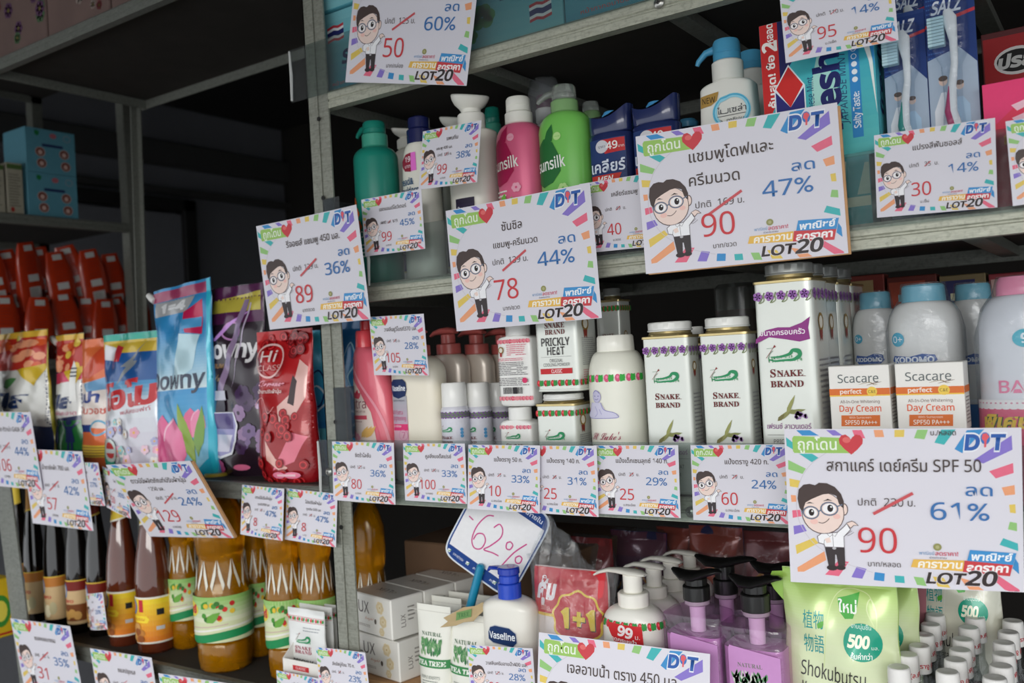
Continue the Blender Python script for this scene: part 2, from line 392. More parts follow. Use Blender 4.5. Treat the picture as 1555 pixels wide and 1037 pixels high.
def unit(label, xl, xp, xr, dep, lips, zt, lipx0, full=True):
    u = empty('steel_shelf_unit', (0, 0, 0), 0, label, 'shelf', 'steel shelf units of the stall')
    w = xp-xl
    def post(x0, y, sgn):
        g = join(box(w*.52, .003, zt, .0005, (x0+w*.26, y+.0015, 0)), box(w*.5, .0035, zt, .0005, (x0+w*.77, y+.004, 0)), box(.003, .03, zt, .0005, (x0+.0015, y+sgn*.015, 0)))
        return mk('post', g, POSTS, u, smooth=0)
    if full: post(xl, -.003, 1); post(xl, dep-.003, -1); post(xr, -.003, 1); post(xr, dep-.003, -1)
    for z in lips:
        mk('shelf_lip', extr(LIP, lipx0, xr+w), STEEL if full else LEFT_SHADED, u, smooth=0, loc=(0, 0, z))
        mk('back_lip', box(xr-xl, .003, .024, .0005, ((xl+xr)/2, dep, z)), STEEL_SHADED, u, smooth=0)
        for x in (xl+w*.5, xr+.01): mk('side_rail', box(.003, dep, .024, .0005, (x, dep/2, z)), STEEL_SHADED, u, smooth=0)
        mk('shelf_deck', box(xr-xl, dep-.012, .006, .0005, ((xl+xr)/2+w*.3, dep/2+.007, z+.018)), DECK, u, smooth=0)
        for k in range(3 if full else 0): mk('cross_bar', box(.02, dep-.03, .012, .0005, (xl+(xr-xl)*(k+1)/4, dep/2+.006, z+.005)), STEEL_SHADED, u, smooth=0)
    return u
zl = [CAMZ-.506, CAMZ-.186, CAMZ+.074, CAMZ+.334]
right_unit = unit('grey steel shelf unit full of shampoo, talc tins and lotion', XL, XP, XR, DEP, [CAMZ-.80]+zl+[CAMZ+.60], 2.42, XL+.008)
screw(right_unit, U(1049, 777, -.001).x, -.001, U(1049, 777, -.001).z)
screw(right_unit, U(1001, 4, -.001).x, -.001, U(1001, 4, -.001).z)
screw(right_unit, U(500, 710, -.004).x, -.0045, U(500, 716, -.004).z)
for py in (180, 300, 395, 640, 800): 
    q = U(508+(py-760)*.055+8, py, -.003); mk('post_hole', xf(loft([(0, .003, .003, 2), (.0006, .003, .003, 2)], 12), Matrix.Rotation(math.pi/2, 4, 'X')), mat((30, 30, 30), .8), right_unit, loc=(q.x, -.0031, q.z))
XB = -1.752
left_unit = unit('grey steel shelf unit holding refill pouches and sauce bottles', XB, XB+.032, XL-.006, .335, [DL-.30, DL-.0235, DM-.0235, DT-.027], 2.42, XB+.02, full=False)
def lean_post(par, bot, top, w, d, zt):
    # an L section post whose foot and head are not quite above one another
    k = (top-bot)/(top.z-bot.z); f = lambda z: bot+k*(z-bot.z)
    V = []; F = []
    for z in (0, zt):
        c_ = f(z)
        for dx, dy in ((0, 0), (w, 0), (w, .003), (.003, .003), (.003, d), (0, d)): V.append((c_.x+dx, c_.y+dy, z))
    F = [(i, (i+1) % 6, (i+1) % 6+6, i+6) for i in range(6)]+[(0, 1, 2, 3, 4, 5), (11, 10, 9, 8, 7, 6)]
    return mk('post', (V, F), LEFT_SHADED if d > 0 else STEEL_SHADED, par, smooth=0)
f0, f1 = U(30, 1037, -.003), U(-8, 740, -.003); lean_post(left_unit, f0, f0+(f1-f0)*1.0, U(57, 1037, 0).x-f0.x, .03, 2.42)
g0, g1 = U(216, 490, .335), U(206, 165, .335); lean_post(left_unit, g0, g1, .016, -.014, 2.42)
# rack standing crosswise beyond the end frame
XF = -2.12
def onx(px, py, X):
    v = CR @ Vector(((px-777.5)/1398, -(py-518)/1398, -1)); t = X/v.x; return CP+v*t
far_unit = empty('steel_shelf_unit', (0, 0, 0), 0, 'far grey rack with orange refill packs and teal boxes, beyond the end frame', 'shelf', 'steel shelf units of the stall')
yE = onx(212, 345, XF).y; y0_ = yE-.86; ZF = [onx(100, 331, XF).z, onx(100, 331, XF).z-.34, onx(100, 331, XF).z+.42, onx(100, 331, XF).z-.68]
for z in ZF:
    mk('shelf_lip', xf(extr(LIP, -(yE-y0_)/2, (yE-y0_)/2), Matrix.Translation((XF, (y0_+yE)/2, z-.022)) @ Matrix.Rotation(math.pi/2, 4, 'Z')), STEEL_SHADED, far_unit, smooth=0)
    mk('shelf_deck', box(.42, yE-y0_, .006, .0005, (XF-.215, (y0_+yE)/2, z-.004)), DECK, far_unit, smooth=0); mk('back_lip', box(.003, yE-y0_, .024, .0005, (XF-.43, (y0_+yE)/2, z-.022)), STEEL_SHADED, far_unit, smooth=0)
for yy in (y0_, yE-.03):
    for xx in (XF-.002, XF-.43): mk('post', join(box(.003, .03, 2.4, .0005, (xx, yy+.015, 0)), box(.03, .003, 2.4, .0005, (xx-.015, yy+.0015, 0))), STEEL_SHADED, far_unit, smooth=0)
# clear plastic price rails and end guards
RAIL = film_mat(.03, (226, 231, 230), .3, 1.12); GUARD = film_mat(.04, (188, 194, 200), .35, 1.12)
def rail(px0, x1, ptop, pbot, y, par=right_unit, nm='price_rail'):
    a = U(px0, pbot, y); b = U(px0, ptop, y)
    o = mk(nm, box(x1-a.x, .0012, b.z-a.z, .0003, ((a.x+x1)/2, y, a.z)), RAIL, par, smooth=0)
    # the ragged edge of old sticky tape where the rail starts
    mk('taped_edge', tube([(a.x+.002, y-.0012, a.z+.002), (a.x+.0035, y-.0012, (a.z+b.z)/2), (a.x+.002, y-.0012, b.z-.002)], [.0016, .0022, .0014], 6), mat((200, 202, 200), .5), o)
    return o
rail(443, XR, 75, 156, -.0055); rail(487, XR, 667, 758, -.0065)
a = U(1290, 346, -.005); rail(560, XR, 352, 436, -.0055)
for z0, z1 in ((1.585, 1.665), (1.345, 1.415)):
    mk('end_guard', box(.0012, .31, z1-z0, .0003, (XL+.020, .155, z0)), GUARD, right_unit, smooth=0)
    mk('end_guard_fold', box(.030, .0012, z1-z0, .0003, (XL+.035, -.0045, z0)), GUARD, right_unit, smooth=0)

# ================================================================== price cards
BLUE, PURP, PINK, ORNG, YELL, GREN, TEAL = (66, 146, 205), (140, 122, 205), (232, 112, 138), (238, 165, 122), (228, 200, 100), (150, 200, 125), (72, 182, 184)
RED, INKB, DARK = (206, 66, 72), (66, 118, 178), (82, 72, 70)
def card_common(lit=1):
    P = Print()
    def c(x, y): return ((x-30)/1015, 1-(y-38)/962)
    def pg(pts, col): P.poly([c(*q) for q in pts], col)
    def el(x, y, rx, ry, col, n=24): q = c(x, y); P.disc(q[0], q[1], rx/1015, ry/962, col, n)
    def ln(pts, w, col, cur=False):
        (P.curve if cur else P.line)([c(*q) for q in pts], w/1000, col)
    tri = [([(108,45),(195,45),(252,78),(145,78)],BLUE),([(300,45),(355,45),(402,78),(340,78)],PURP),([(462,45),(520,45),(542,95),(480,95)],PINK),([(595,45),(650,45),(658,88),(602,88)],ORNG),
        ([(722,45),(782,45),(778,88),(720,88)],YELL),([(858,45),(922,45),(900,102),(838,95)],GREN),([(1000,45),(1085,45),(1015,135),(958,122)],TEAL),([(1150,50),(1250,45),(1120,185),(1075,160)],BLUE),
        ([(1185,225),(1405,82),(1408,165),(1240,245)],PURP),([(1272,290),(1410,242),(1412,300),(1310,332)],PINK),([(1342,385),(1416,370),(1418,425),(1360,432)],ORNG),([(1383,485),(1418,482),(1420,535),(1388,532)],YELL),
        ([(1385,585),(1425,592),(1425,640),(1373,630)],GREN),([(1345,682),(1428,712),(1430,757),(1323,722)],TEAL),([(1412,800),(1430,830),(1432,893),(1395,860)],BLUE),([(1312,905),(1432,985),(1435,1018),(1370,1010),(1278,925)],PINK),
        ([(1085,925),(1165,945),(1226,1005),(1142,1000)],ORNG),([(925,925),(990,930),(1030,990),(955,985)],YELL),([(810,930),(868,935),(888,985),(830,980)],GREN),([(694,928),(752,930),(755,973),(696,970)],TEAL),
        ([(572,912),(634,918),(628,967),(564,962)],BLUE),([(460,882),(522,895),(492,957),(424,950)],PURP),([(345,850),(412,855),(345,948),(256,942)],PINK),([(258,795),(268,850),(120,930),(80,932),(78,905)],ORNG),
        ([(195,712),(222,745),(78,820),(72,765)],YELL),([(64,643),(128,632),(150,672),(66,697)],PURP),([(60,545),(112,540),(120,580),(62,592)],PINK),([(55,448),(88,450),(90,490),(58,492)],ORNG),([(50,345),(122,358),(108,402),(52,395)],YELL),
        ([(48,230),(160,282),(138,315),(46,288)],GREN),([(120,190),(205,190),(245,215),(200,242)],TEAL),([(40,88),(82,120),(84,165),(42,142)],TEAL)]
    for pts, col in tri: pg(pts, col); P.layer -= 1
    P.layer += 1
    ln([(300,180),(200,250),(130,340),(95,450),(92,560),(120,650),(190,745),(300,820),(400,868),(560,915)], 3.5, (205, 200, 208), True)
    pg([(92,80),(395,92),(470,185),(90,186),(82,175),(80,95)], (158, 200, 105))
    P.text('ถูกโดน', *c(238, 132), .068, (238, 245, 232), w=.245, bold=.012)
    H = [c(452+150/2*x, 128+66*y) for x, y in ((0,1),(-.55,.5),(-.95,0),(-1,-.42),(-.78,-.78),(-.42,-.85),(-.12,-.6),(0,-.4),(.12,-.6),(.42,-.85),(.78,-.78),(1,-.42),(.95,0),(.55,.5))]
    P.poly(H, (206, 70, 78)); el(425, 105, 26, 18, (226, 110, 108), 12)
    for ch, x in (('D', 1180), ('T', 1325)):
        P.text(ch, *c(x, 122), .098, (235, 238, 245), bold=.07, shear=.12, w=.098); P.text(ch, *c(x, 122), .086, (52, 96, 172), bold=.05, shear=.12, w=.085)
    el(1254, 98, 28, 36, (70, 120, 190), 14); pg([(1240,72),(1262,68),(1278,88),(1262,110),(1258,150),(1246,150),(1248,115),(1234,100)], (228, 96, 104))
    # printed figure of a person with dark hair, round glasses, white shirt and black trousers
    OUT = (92, 74, 74); SK = (243, 220, 210)
    el(395, 530, 24, 38, OUT, 16); el(394, 530, 19, 32, SK, 16)
    el(258, 556, 137, 132, OUT); el(258, 555, 132, 127, SK)
    pg([(130,560),(108,525),(98,470),(108,412),(140,382),(180,376),(215,384),(240,368),(290,370),(340,392),(378,435),(394,480),(392,525),(378,515),(362,495),(348,448),(310,434),(262,440),(225,455),(190,470),(150,492),(138,520)], (78, 66, 64))
    el(200, 610, 26, 17, (244, 200, 190), 12); el(345, 575, 24, 16, (244, 200, 190), 12)
    el(183, 555, 38, 30, (248, 246, 248), 14); el(300, 528, 42, 32, (248, 246, 248), 14)
    el(185, 553, 18, 22, (50, 42, 42), 12); el(306, 525, 19, 23, (50, 42, 42), 12); el(190, 545, 6, 6, (250, 250, 250), 8); el(312, 516, 6, 6, (250, 250, 250), 8)
    for x, y, rx, ry in ((182, 555, 54, 42), (300, 528, 58, 44)): P.ring(*c(x, y), rx/1015, ry/962, .0095, (112, 122, 142))
    ln([(232,545),(246,538)], 9, (112, 122, 142)); ln([(352,512),(385,500)], 8, (112, 122, 142)); ln([(130,560),(120,545)], 8, (112, 122, 142))
    pg([(150,500),(175,488),(205,498),(178,496)], (50, 42, 42)); pg([(262,482),(292,466),(322,478),(292,476)], (50, 42, 42))
    ln([(228,614),(255,618),(280,606),(298,588)], 4.5, OUT, True)
    G = (120, 112, 118); WS = (247, 247, 250)
    pg([(215,700),(240,682),(275,680),(345,670),(385,636),(408,612),(432,655),(388,700),(388,768),(262,768),(256,752),(222,745)], G)
    pg([(220,702),(243,686),(277,684),(347,675),(386,642),(407,620),(426,654),(384,697),(384,764),(266,764),(259,748),(226,740)], WS)
    ln([(314,680),(318,764)], 3, G); ln([(280,684),(296,702),(314,686),(330,700),(345,676)], 3, G); ln([(256,752),(262,722),(290,712)], 3, G)
    pg([(262,715),(296,705),(304,735),(275,742)], SK)
    pg([(405,612),(440,598),(458,606),(482,628),(452,628),(430,648)], OUT); pg([(408,614),(440,602),(456,610),(474,625),(450,624),(430,642)], SK)
    pg([(262,768),(388,765),(388,880),(345,884),(334,812),(326,812),(322,888),(282,884)], (66, 60, 62)); el(322, 772, 13, 8, (190, 188, 192), 10)
    el(304, 895, 35, 17, (60, 52, 54), 14); el(360, 892, 30, 16, (60, 52, 54), 14)
    ln([(398,690),(420,672),(440,660)], 2.5, G); ln([(408,692),(430,682),(450,668)], 2.5, G)
    # campaign logo block
    el(958, 744, 25, 22, (150, 150, 95), 14); el(958, 744, 12, 11, (180, 178, 130), 10)
    P.text('พาณิชย์', *c(893, 782), .022, (120, 160, 200), w=.090); P.text('ลดราคา!', *c(1012, 782), .026, (206, 100, 120), w=.135, bold=.02); P.text('ช่วยประชาชน', *c(960, 808), .012, (90, 90, 110), w=.10)
    pg([(812,822),(1115,820),(1106,886),(795,870)], (236, 190, 92)); P.text('คาราวาน', *c(972, 847), .046, (250, 246, 236), w=.26, bold=.03, shear=.15)
    pg([(1150,755),(1418,768),(1398,838),(1132,820)], (70, 150, 210)); P.text('พาณิชย์', *c(1275, 795), .044, (245, 248, 252), w=.235, bold=.03, shear=.15)
    pg([(1118,820),(1396,838),(1378,905),(1104,888)], (206, 72, 78)); P.text('ลดราคา', *c(1250, 860), .046, (250, 244, 244), w=.24, bold=.04, shear=.15)
    for b, col in ((.065, (238, 232, 236)), (.038, (62, 54, 54))):
        P.text('LOT', *c(1005, 932), .064, col, w=.222+b*.1, bold=b, shear=.25); P.text('20', *c(1215, 925), .084, col, w=.175+b*.1, bold=b, shear=.25)
    return P
COMMON = card_common()
PAPER = mat((223, 221, 230), .6, var=.02, scale=12, name='card_paper', spec=.3); BOARD = mat((196, 152, 108), .85, var=.15, scale=120, name='corrugated_board')
def cc(x, y): return ((x-30)/1015, 1-(y-38)/962)
CARDS = {
"c50":((-0.7077,-0.0150,0.4042),(0.018,0.232,-0.019),0.1982,0.1446),"c89":((-0.8806,-0.0300,0.1196),(0.090,-0.007,-0.077),0.2000,0.1419),"c99a":((-0.7529,-0.0150,0.1658),(0.033,0.014,-0.039),0.1018,0.0721),
"c99b":((-0.6557,-0.0140,0.2330),(-0.100,0.084,-0.156),0.1006,0.0714),"c78":((-0.5626,-0.0240,0.0989),(0.041,-0.012,-0.057),0.2002,0.1423),"c40":((-0.4363,-0.0120,0.1365),(0.049,0.029,-0.100),0.1051,0.0748),
"c90":((-0.3063,-0.0300,0.1383),(0.020,-0.009,0.149),0.1910,0.1373),"c95":((-0.2076,-0.0150,0.2876),(0.027,-0.025,0.150),0.0970,0.0688),"c30":((-0.1358,-0.0140,0.1340),(0.080,0.048,-0.15),0.0990,0.0731),
"cR":((-0.0294,-0.0140,0.1308),(0.02,-0.02,0.12),0.0981,0.0699),"c105":((-0.7517,-0.0150,0.0148),(0.067,0.024,-0.162),0.1045,0.0742),"c80":((-0.8307,-0.0105,-0.1446),(-0.034,0.009,-0.008),0.1089,0.0772),
"c100":((-0.7116,-0.0105,-0.1420),(-0.035,-0.008,-0.060),0.0998,0.0709),"c10":((-0.6082,-0.0140,-0.1448),(-0.12,-0.004,-0.060),0.1050,0.0749),"c25a":((-0.5342,-0.0110,-0.1450),(-0.08,-0.012,-0.08),0.1040,0.0752),
"c25b":((-0.4394,-0.0130,-0.1425),(-0.090,-0.017,-0.080),0.1026,0.0729),"c60":((-0.3264,-0.0120,-0.1417),(-0.10,-0.025,-0.10),0.1040,0.0747),"cSPF":((-0.1747,-0.0400,-0.1551),(0.099,0.035,0.267),0.1874,0.1400),
"c450":((-0.4665,-0.0250,-0.3827),(-0.147,0.020,0.128),0.1905,0.1397),"cVas":((-0.6290,-0.0120,-0.3749),(-0.100,-0.078,0.029),0.0916,0.0649),"cLux":((-0.8833,-0.0150,-0.4137),(-0.004,-0.078,-0.093),0.0989,0.0703),
"c106":((-1.6687,-0.0300,-0.1236),(0.109,0.009,-0.008),0.1929,0.1372),"c57":((-1.5351,-0.0200,-0.1894),(0.099,0.011,-0.004),0.1881,0.1337),"c65":((-1.4432,-0.0130,-0.1781),(0.10,-0.032,-0.15),0.1005,0.0713),
"c50b":((-1.3623,-0.0150,-0.1888),(0.10,0.099,-0.20),0.0971,0.0689),"c129":((-1.1919,-0.0330,-0.1913),(0.495,-0.035,0.049),0.1917,0.1367),"c8a":((-1.0240,-0.0100,-0.2045),(-0.10,0.013,-0.10),0.0991,0.0703),
"c8b":((-0.9316,-0.0110,-0.2076),(-0.08,0.037,-0.012),0.0985,0.0698),"c31":((-1.5919,-0.0220,-0.4868),(0.122,-0.037,0.018),0.1861,0.1330),"cb1":((-1.3653,-0.0200,-0.5003),(0.096,-0.024,0.043),0.1572,0.1120),
"cb2":((-1.1517,-0.0250,-0.4981),(0.169,0.076,0.245),0.1445,0.1026),"cbot":((-1.4666,-0.0060,-0.3954),(-0.009,-0.182,-0.227),0.0849,0.0603),"ctray":((-0.9743,-0.0100,-0.4566),(-0.002,-0.027,-0.029),0.0871,0.0618)}
def rodr(w):
    v = Vector(w); a = v.length
    return Matrix.Rotation(a, 3, v.normalized()) if a > 1e-6 else Matrix.Identity(3)
def price_card(key, title, norm, pct, price, unit_, label, big=False, back=False, curl=.0, slash=True, tsz=62, fold=0):
    loc, rv, w, h = CARDS[key]
    R = rodr(rv)
    ym = max((R @ Vector((sx*w/2, 0, sz*h/2))).y for sx in (-1, 1) for sz in (-1, 1))+loc[1]
    if ym > -.0078 and key not in ('cbot',): loc = (loc[0], loc[1]-(ym+.0078), loc[2])
    def curve(x, z): return curl*(x/w*2)**2*w*.06+fold*math.sin(x/w*3+z/h*2)*.0012
    nx = 13; V = []; F = []
    th = .0003
    for s in (0, 1):
        for j in range(5):
            for i in range(nx):
                x = (i/(nx-1)-.5)*w; z = (j/4-.5)*h; V.append((x, curve(x, z)+s*th, z))
    n = nx*5
    for j in range(4):
        for i in range(nx-1):
            a = j*nx+i; F.append((a, a+1, a+nx+1, a+nx)); F.append((a+n, a+nx+n, a+nx+1+n, a+1+n))
    for i in range(nx-1): F.append((i, i+n, i+1+n, i+1)); a = 4*nx+i; F.append((a, a+1, a+1+n, a+n))
    for j in range(4): a = j*nx; F.append((a, a+nx, a+nx+n, a+n)); a += nx-1; F.append((a, a+n, a+nx+n, a+nx))
    o = mk('price_card', (V, F), PAPER, None, smooth=40)
    o.matrix_world = Matrix.Translation((loc[0], loc[1], loc[2]+CAMZ)) @ R.to_4x4()
    tag(o, label, 'price card', 'large price cards' if w > .12 else 'small price cards')
    P = Print(); P.include(COMMON)
    for t in title:
        s, x, y, sz = t[:4]; P.text(s, *cc(x, y), sz/962, DARK, bold=.008, maxw=t[4]/1015 if len(t) > 4 else .92)
    if norm:
        nxp, nyp = (660, 480) if not isinstance(norm, tuple) else norm[1:]
        ns = norm if not isinstance(norm, tuple) else norm[0]
        P.text('ปกติ', *cc(nxp-122, nyp), .045, DARK, w=.112); P.text(ns, *cc(nxp+42, nyp), .050, DARK); P.text('บ.', *cc(nxp+150, nyp), .045, DARK)
        if slash: P.line([cc(nxp-85, nyp+72), cc(nxp+160, nyp-58)], .019 if big else .010, (206, 90, 96))
        else: P.line([cc(nxp+5, nyp+25), cc(nxp+80, nyp-25)], .009, (206, 90, 96))
    if pct:
        P.text('ลด', *cc(1210, 400), .070, INKB, w=.155, bold=.008); P.text(pct, *cc(1095, 528), .105, INKB, w=.34, bold=.005)
    if price: P.text(price, *cc(595, 715), .155, RED, w=.118*len(price), bold=.0)
    if unit_: P.text(unit_, *cc(632, 858), .034, DARK, maxw=.22)
    def surf(u, v, off):
        x = np.clip(u/1.41, 0.004, .996)*w-w/2; z = np.clip(v, .004, .996)*h-h/2
        y = curl*(x/w*2)**2*w*.06+fold*np.sin(x/w*3+z/h*2)*.0012
        return np.stack([x, y-off, z], 1)
    P.done('printed_face', o, surf, eps=.000018 if curl else .000006, base=.00012, split=.06 if curl else (.12 if fold else 0))
    if back: mk('backing_board', xf(box(w*1.0, .004, h*.985, .0004), Matrix.Translation((w*.012, .0027+.0003, -h/2-.001))), BOARD, o, smooth=0)
    return o
price_card('c50', [], ('125', 640, 500), '60%', '50', 'บาท/กล่อง', 'large price card reading 50 in front of the teal mask boxes', True, fold=1)
price_card('c89', [('รีจอยส์ แชมพู 450 มล.', 800, 255, 55)], '139', '36%', '89', 'บาท/ขวด', 'large price card reading 89 hung across the steel post', True, curl=-.3, fold=1)
price_card('c99a', [('เฮดแอนด์โชว์เดอร์', 780, 255, 60)], ('410 มล. 179', 640, 480), '45%', '99', 'บ./ขวด', 'small price card reading 99 and 45% under the green pump bottle', slash=False)
price_card('c99b', [('แพนทีน', 800, 230, 62), ('แชมพู 400 มล.', 620, 370, 44)], ('159', 640, 480), '38%', '99', 'บ./ขวด', 'small price card reading 99 and 38% in front of the white disc pump bottle', slash=False)
price_card('c78', [('ซันซิล', 700, 240, 62), ('แชมพู-ครีมนวด', 720, 370, 48)], ('139', 660, 500), '44%', '78', 'บาท/ขวด', 'large price card reading 78 below the green and pink pump bottles', True, fold=1)
price_card('c40', [('เคลียร์แชมพู', 800, 245, 60)], ('49', 640, 440), '', '40', 'บ./ขวด', 'small price card reading 40 below the navy bottle for men', slash=False)
price_card('c90', [('แชมพูโดฟและ', 720, 240, 74), ('ครีมนวด', 590, 400, 74)], ('169', 620, 570), '47%', '90', 'บาท/ขวด', 'large price card reading 90 and 47% backed with brown cardboard', True, back=True)
price_card('c95', [('ยาสีฟัน', 720, 230, 62)], '110', '14%', '95', 'บ./แพ็ค', 'small price card reading 95 in front of the toothpaste box', slash=False, fold=1)
price_card('c30', [('แปรงสีฟันซอลส์', 800, 240, 62)], ('35', 640, 440), '14%', '30', 'บ./ชิ้น', 'small price card reading 30 under the toothbrush packs', slash=False)
price_card('cR', [], None, '', '', '', 'small price card on the rail in front of the pink box')
price_card('c105', [('วาสลีนยูวีไบรท์370 มล.', 840, 255, 62)], ('145', 640, 440), '28%', '105', 'บ./ขวด', 'small price card reading 105 above the white lotion bottle with navy badge', slash=False)
price_card('c80', [('ซิตร้าโลชั่น', 760, 250, 60)], ('125', 640, 440), '36%', '80', 'บ./ขวด', 'small price card reading 80 on the clear rail, closest to the steel post', slash=False)
price_card('c100', [('คูลลิ่งบอดี้สเปรย์', 850, 250, 60)], ('150', 700, 480), '33%', '100', 'บ./หลอด', 'small price card reading 100 on the clear rail below the white spray cans', slash=False, fold=1)
price_card('c10', [('แป้งตรางู 50 ก.', 850, 250, 60)], ('15', 640, 480), '33%', '10', 'บ./กระป๋อง', 'small price card reading 10 on the clear rail below the barcode bottle', slash=False)
price_card('c25a', [('แป้งตรางู 140 ก.', 850, 250, 60)], ('36', 640, 480), '31%', '25', 'บ./กระป๋อง', 'small price card reading 25 and 31%, half covered by its neighbour on the clear rail', slash=False)
price_card('c25b', [('แป้งเด็กเซนลุกซ์ 140 ก.', 860, 250, 62)], ('35', 640, 440), '29%', '25', 'บ./กระป๋อง', 'small price card reading 25 and 29% on the clear rail below the two lavender tins', slash=False)
price_card('c60', [('แป้งตรางู 420 ก.', 860, 250, 62)], ('79', 640, 440), '24%', '60', 'บ./กระป๋อง', 'small price card reading 60 next to the rail screw', slash=False)
price_card('cSPF', [('สกาแคร์ เดย์ครีม SPF 50', 760, 258, 70), ('บ./หลอด', 1010, 62, 30)], ('230', 660, 480), '61%', '90', 'บาท/หลอด', 'large price card reading 90 and 61% below the day cream boxes', True, curl=.12)
price_card('c450', [('เจลอาบน้ำ ตรางู 450 มล.', 760, 262, 74)], ('199', 660, 480), '50%', '99', 'บาท/ขวด', 'large price card standing in front of the rose banded pump bottle', True)
price_card('cVas', [('วาสลีนครีมอาบน้ำ400 มล.', 880, 320, 58)], ('125', 640, 480), '28%', '90', 'บ./ขวด', 'small price card in front of the blue pump lotion bottle', slash=False)
price_card('cLux', [('ลักส์สบู่ก้อน 70 ก.', 800, 300, 58)], ('56', 640, 440), '23%', '43', 'บ./แพ็ค', 'small price card in front of the white soap packs', slash=False, fold=1)
price_card('c106', [('ผงซักฟอก ทิวาน่า GAIA SP', 800, 255, 55)], '189', '44%', '106', 'บาท/ถุง', 'blurred large price card reading 106 under the gold and red pouch', True)
price_card('c57', [('น้ำยาซักผ้า 700 มล.', 800, 255, 55)], '99', '42%', '57', 'บาท/ถุง', 'blurred large price card reading 57 over the dark sauce bottles', True)
price_card('c65', [('น้ำยา', 800, 255, 55)], '99', '27%', '65', 'บ./ถุง', 'blurred small price card reading 65 over the sauce bottle necks', curl=.3)
price_card('c50b', [('น้ำยา', 800, 255, 55)], '99', '30%', '50', 'บ./ถุง', 'blurred small price card reading 50 next to the tilted board', curl=.3)
price_card('c129', [('ดาวน์นี่ผลิตภัณฑ์ปรับผ้านุ่ม', 760, 255, 58), ('1250 มล.', 660, 360, 45)], ('170', 740, 480), '24%', '129', 'บาท/ถุง', 'large price card reading 129 on cardboard tilted below the fabric softener pouches', True, back=True)
price_card('c8a', [('ดาวน์นี่ปรับผ้านุ่ม', 840, 245, 56), ('ถุงเติม500 มล.', 860, 370, 44)], ('15', 740, 480), '47%', '8', 'บ./ถุง', 'small price card reading 8, first of two below the red pouch', slash=False, curl=.3)
price_card('c8b', [('โปรปรับผ้านุ่ม', 840, 245, 56), ('ถุงเติม 500 มล.', 860, 370, 44)], ('15', 740, 480), '47%', '8', 'บ./ถุง', 'small price card reading 8, closest to the steel post', slash=False, curl=.2)
price_card('c31', [('ซอสหอยนางรม', 800, 255, 55)], '48', '35%', '31', 'บาท/ขวด', 'large price card reading 31 below the dark soy bottles', True)
price_card('cb1', [('ซอสปรุงรส', 840, 285, 62)], '48', '35%', '29', 'บาท/ขวด', 'price card in front of the shelf below the brown sauce bottles')
price_card('cb2', [('น้ำมันพืช', 840, 265, 62)], '55', '20%', '44', 'บาท/ขวด', 'price card in front of the shelf below the cooking oil')
price_card('cbot', [('ซอส', 800, 255, 55)], '55', '20%', '43', 'บ.', 'small curled price card leaning on the dark sauce bottles', curl=.9)
price_card('ctray', [('แป้งเย็นถุงเติม', 800, 255, 55)], '25', '20%', '19', 'บ./ถุง', 'small price card at the foot of the white display tray')
# ================================================================== bottle parts
def bottle_rings(w, k, H, sh0, neck_r, n=2.0, base=.004, wt=1.0, wb=1.0):
    """rings of a bottle body: base, straight side up to sh0, rounded shoulder up to H"""
    a = w/2; b = a*k; nr = neck_r
    R = [(0, a*wb-base, b*wb-base, n), (base*.35, (a*wb)-base*.35, b*wb-base*.35, n), (base, a*wb, b*wb, n)]
    for i in range(1, 5):
        t = i/4; f = wb+(wt-wb)*t; R.append((base+(sh0-base)*t, a*f, b*f, n))
    for i in range(1, 8):
        t = i/7; th = t*math.pi/2; q = math.cos(th); zz = sh0+(H-sh0)*math.sin(th)
        R.append((zz, nr+(a*wt-nr)*q, min(nr, b)+(b*wt-min(nr, b))*q, n+(2-n)*t))
    return R
def cyl(r, z0, z1, bev=.001, r1=None):
    r1 = r if r1 is None else r1
    return [(z0, r-bev, r-bev, 2), (z0+bev, r, r, 2), (z1-bev, r1, r1, 2), (z1, r1-bev, r1-bev, 2)]
def ribs(n, d=.02): return lambda t, z: 1+d*math.cos(n*t)
def dome_pump(par, z0, r, hc, hh, m_col, m_head, spout=.035, clear=False, yaw=math.pi, droop=.005):
    """collar + domed head + spout, as on shampoo bottles"""
    mk('pump_collar', loft(cyl(r, z0, z0+hc, .0015), 32, ribs(60, .008)), m_col, par)
    hr = r*.88
    h = mk('pump_head', loft([(z0+hc, hr*.93, hr*.93, 2), (z0+hc+.001, hr, hr, 2), (z0+hc+hh*.32, hr, hr, 2), (z0+hc+hh*.34, hr*.965, hr*.965, 2), (z0+hc+hh*.38, hr*.965, hr*.965, 2), (z0+hc+hh*.40, hr, hr, 2), (z0+hc+hh*.82, hr*.98, hr*.98, 2), (z0+hc+hh*.95, hr*.88, hr*.88, 2), (z0+hc+hh, hr*.6, hr*.6, 2)], 32), m_head, par)
    if spout:
        zt = z0+hc+hh*.68; c, s = math.cos(yaw), math.sin(yaw)
        mk('spout', tube([(c*hr*.6, s*hr*.6, zt), (c*(hr+spout*.45), s*(hr+spout*.45), zt-droop*.3), (c*(hr+spout*.9), s*(hr+spout*.9), zt-droop*1.5), (c*(hr+spout), s*(hr+spout), zt-droop*2.2)], [hr*.35, hr*.26, hr*.2, hr*.16], 12), m_head, par)
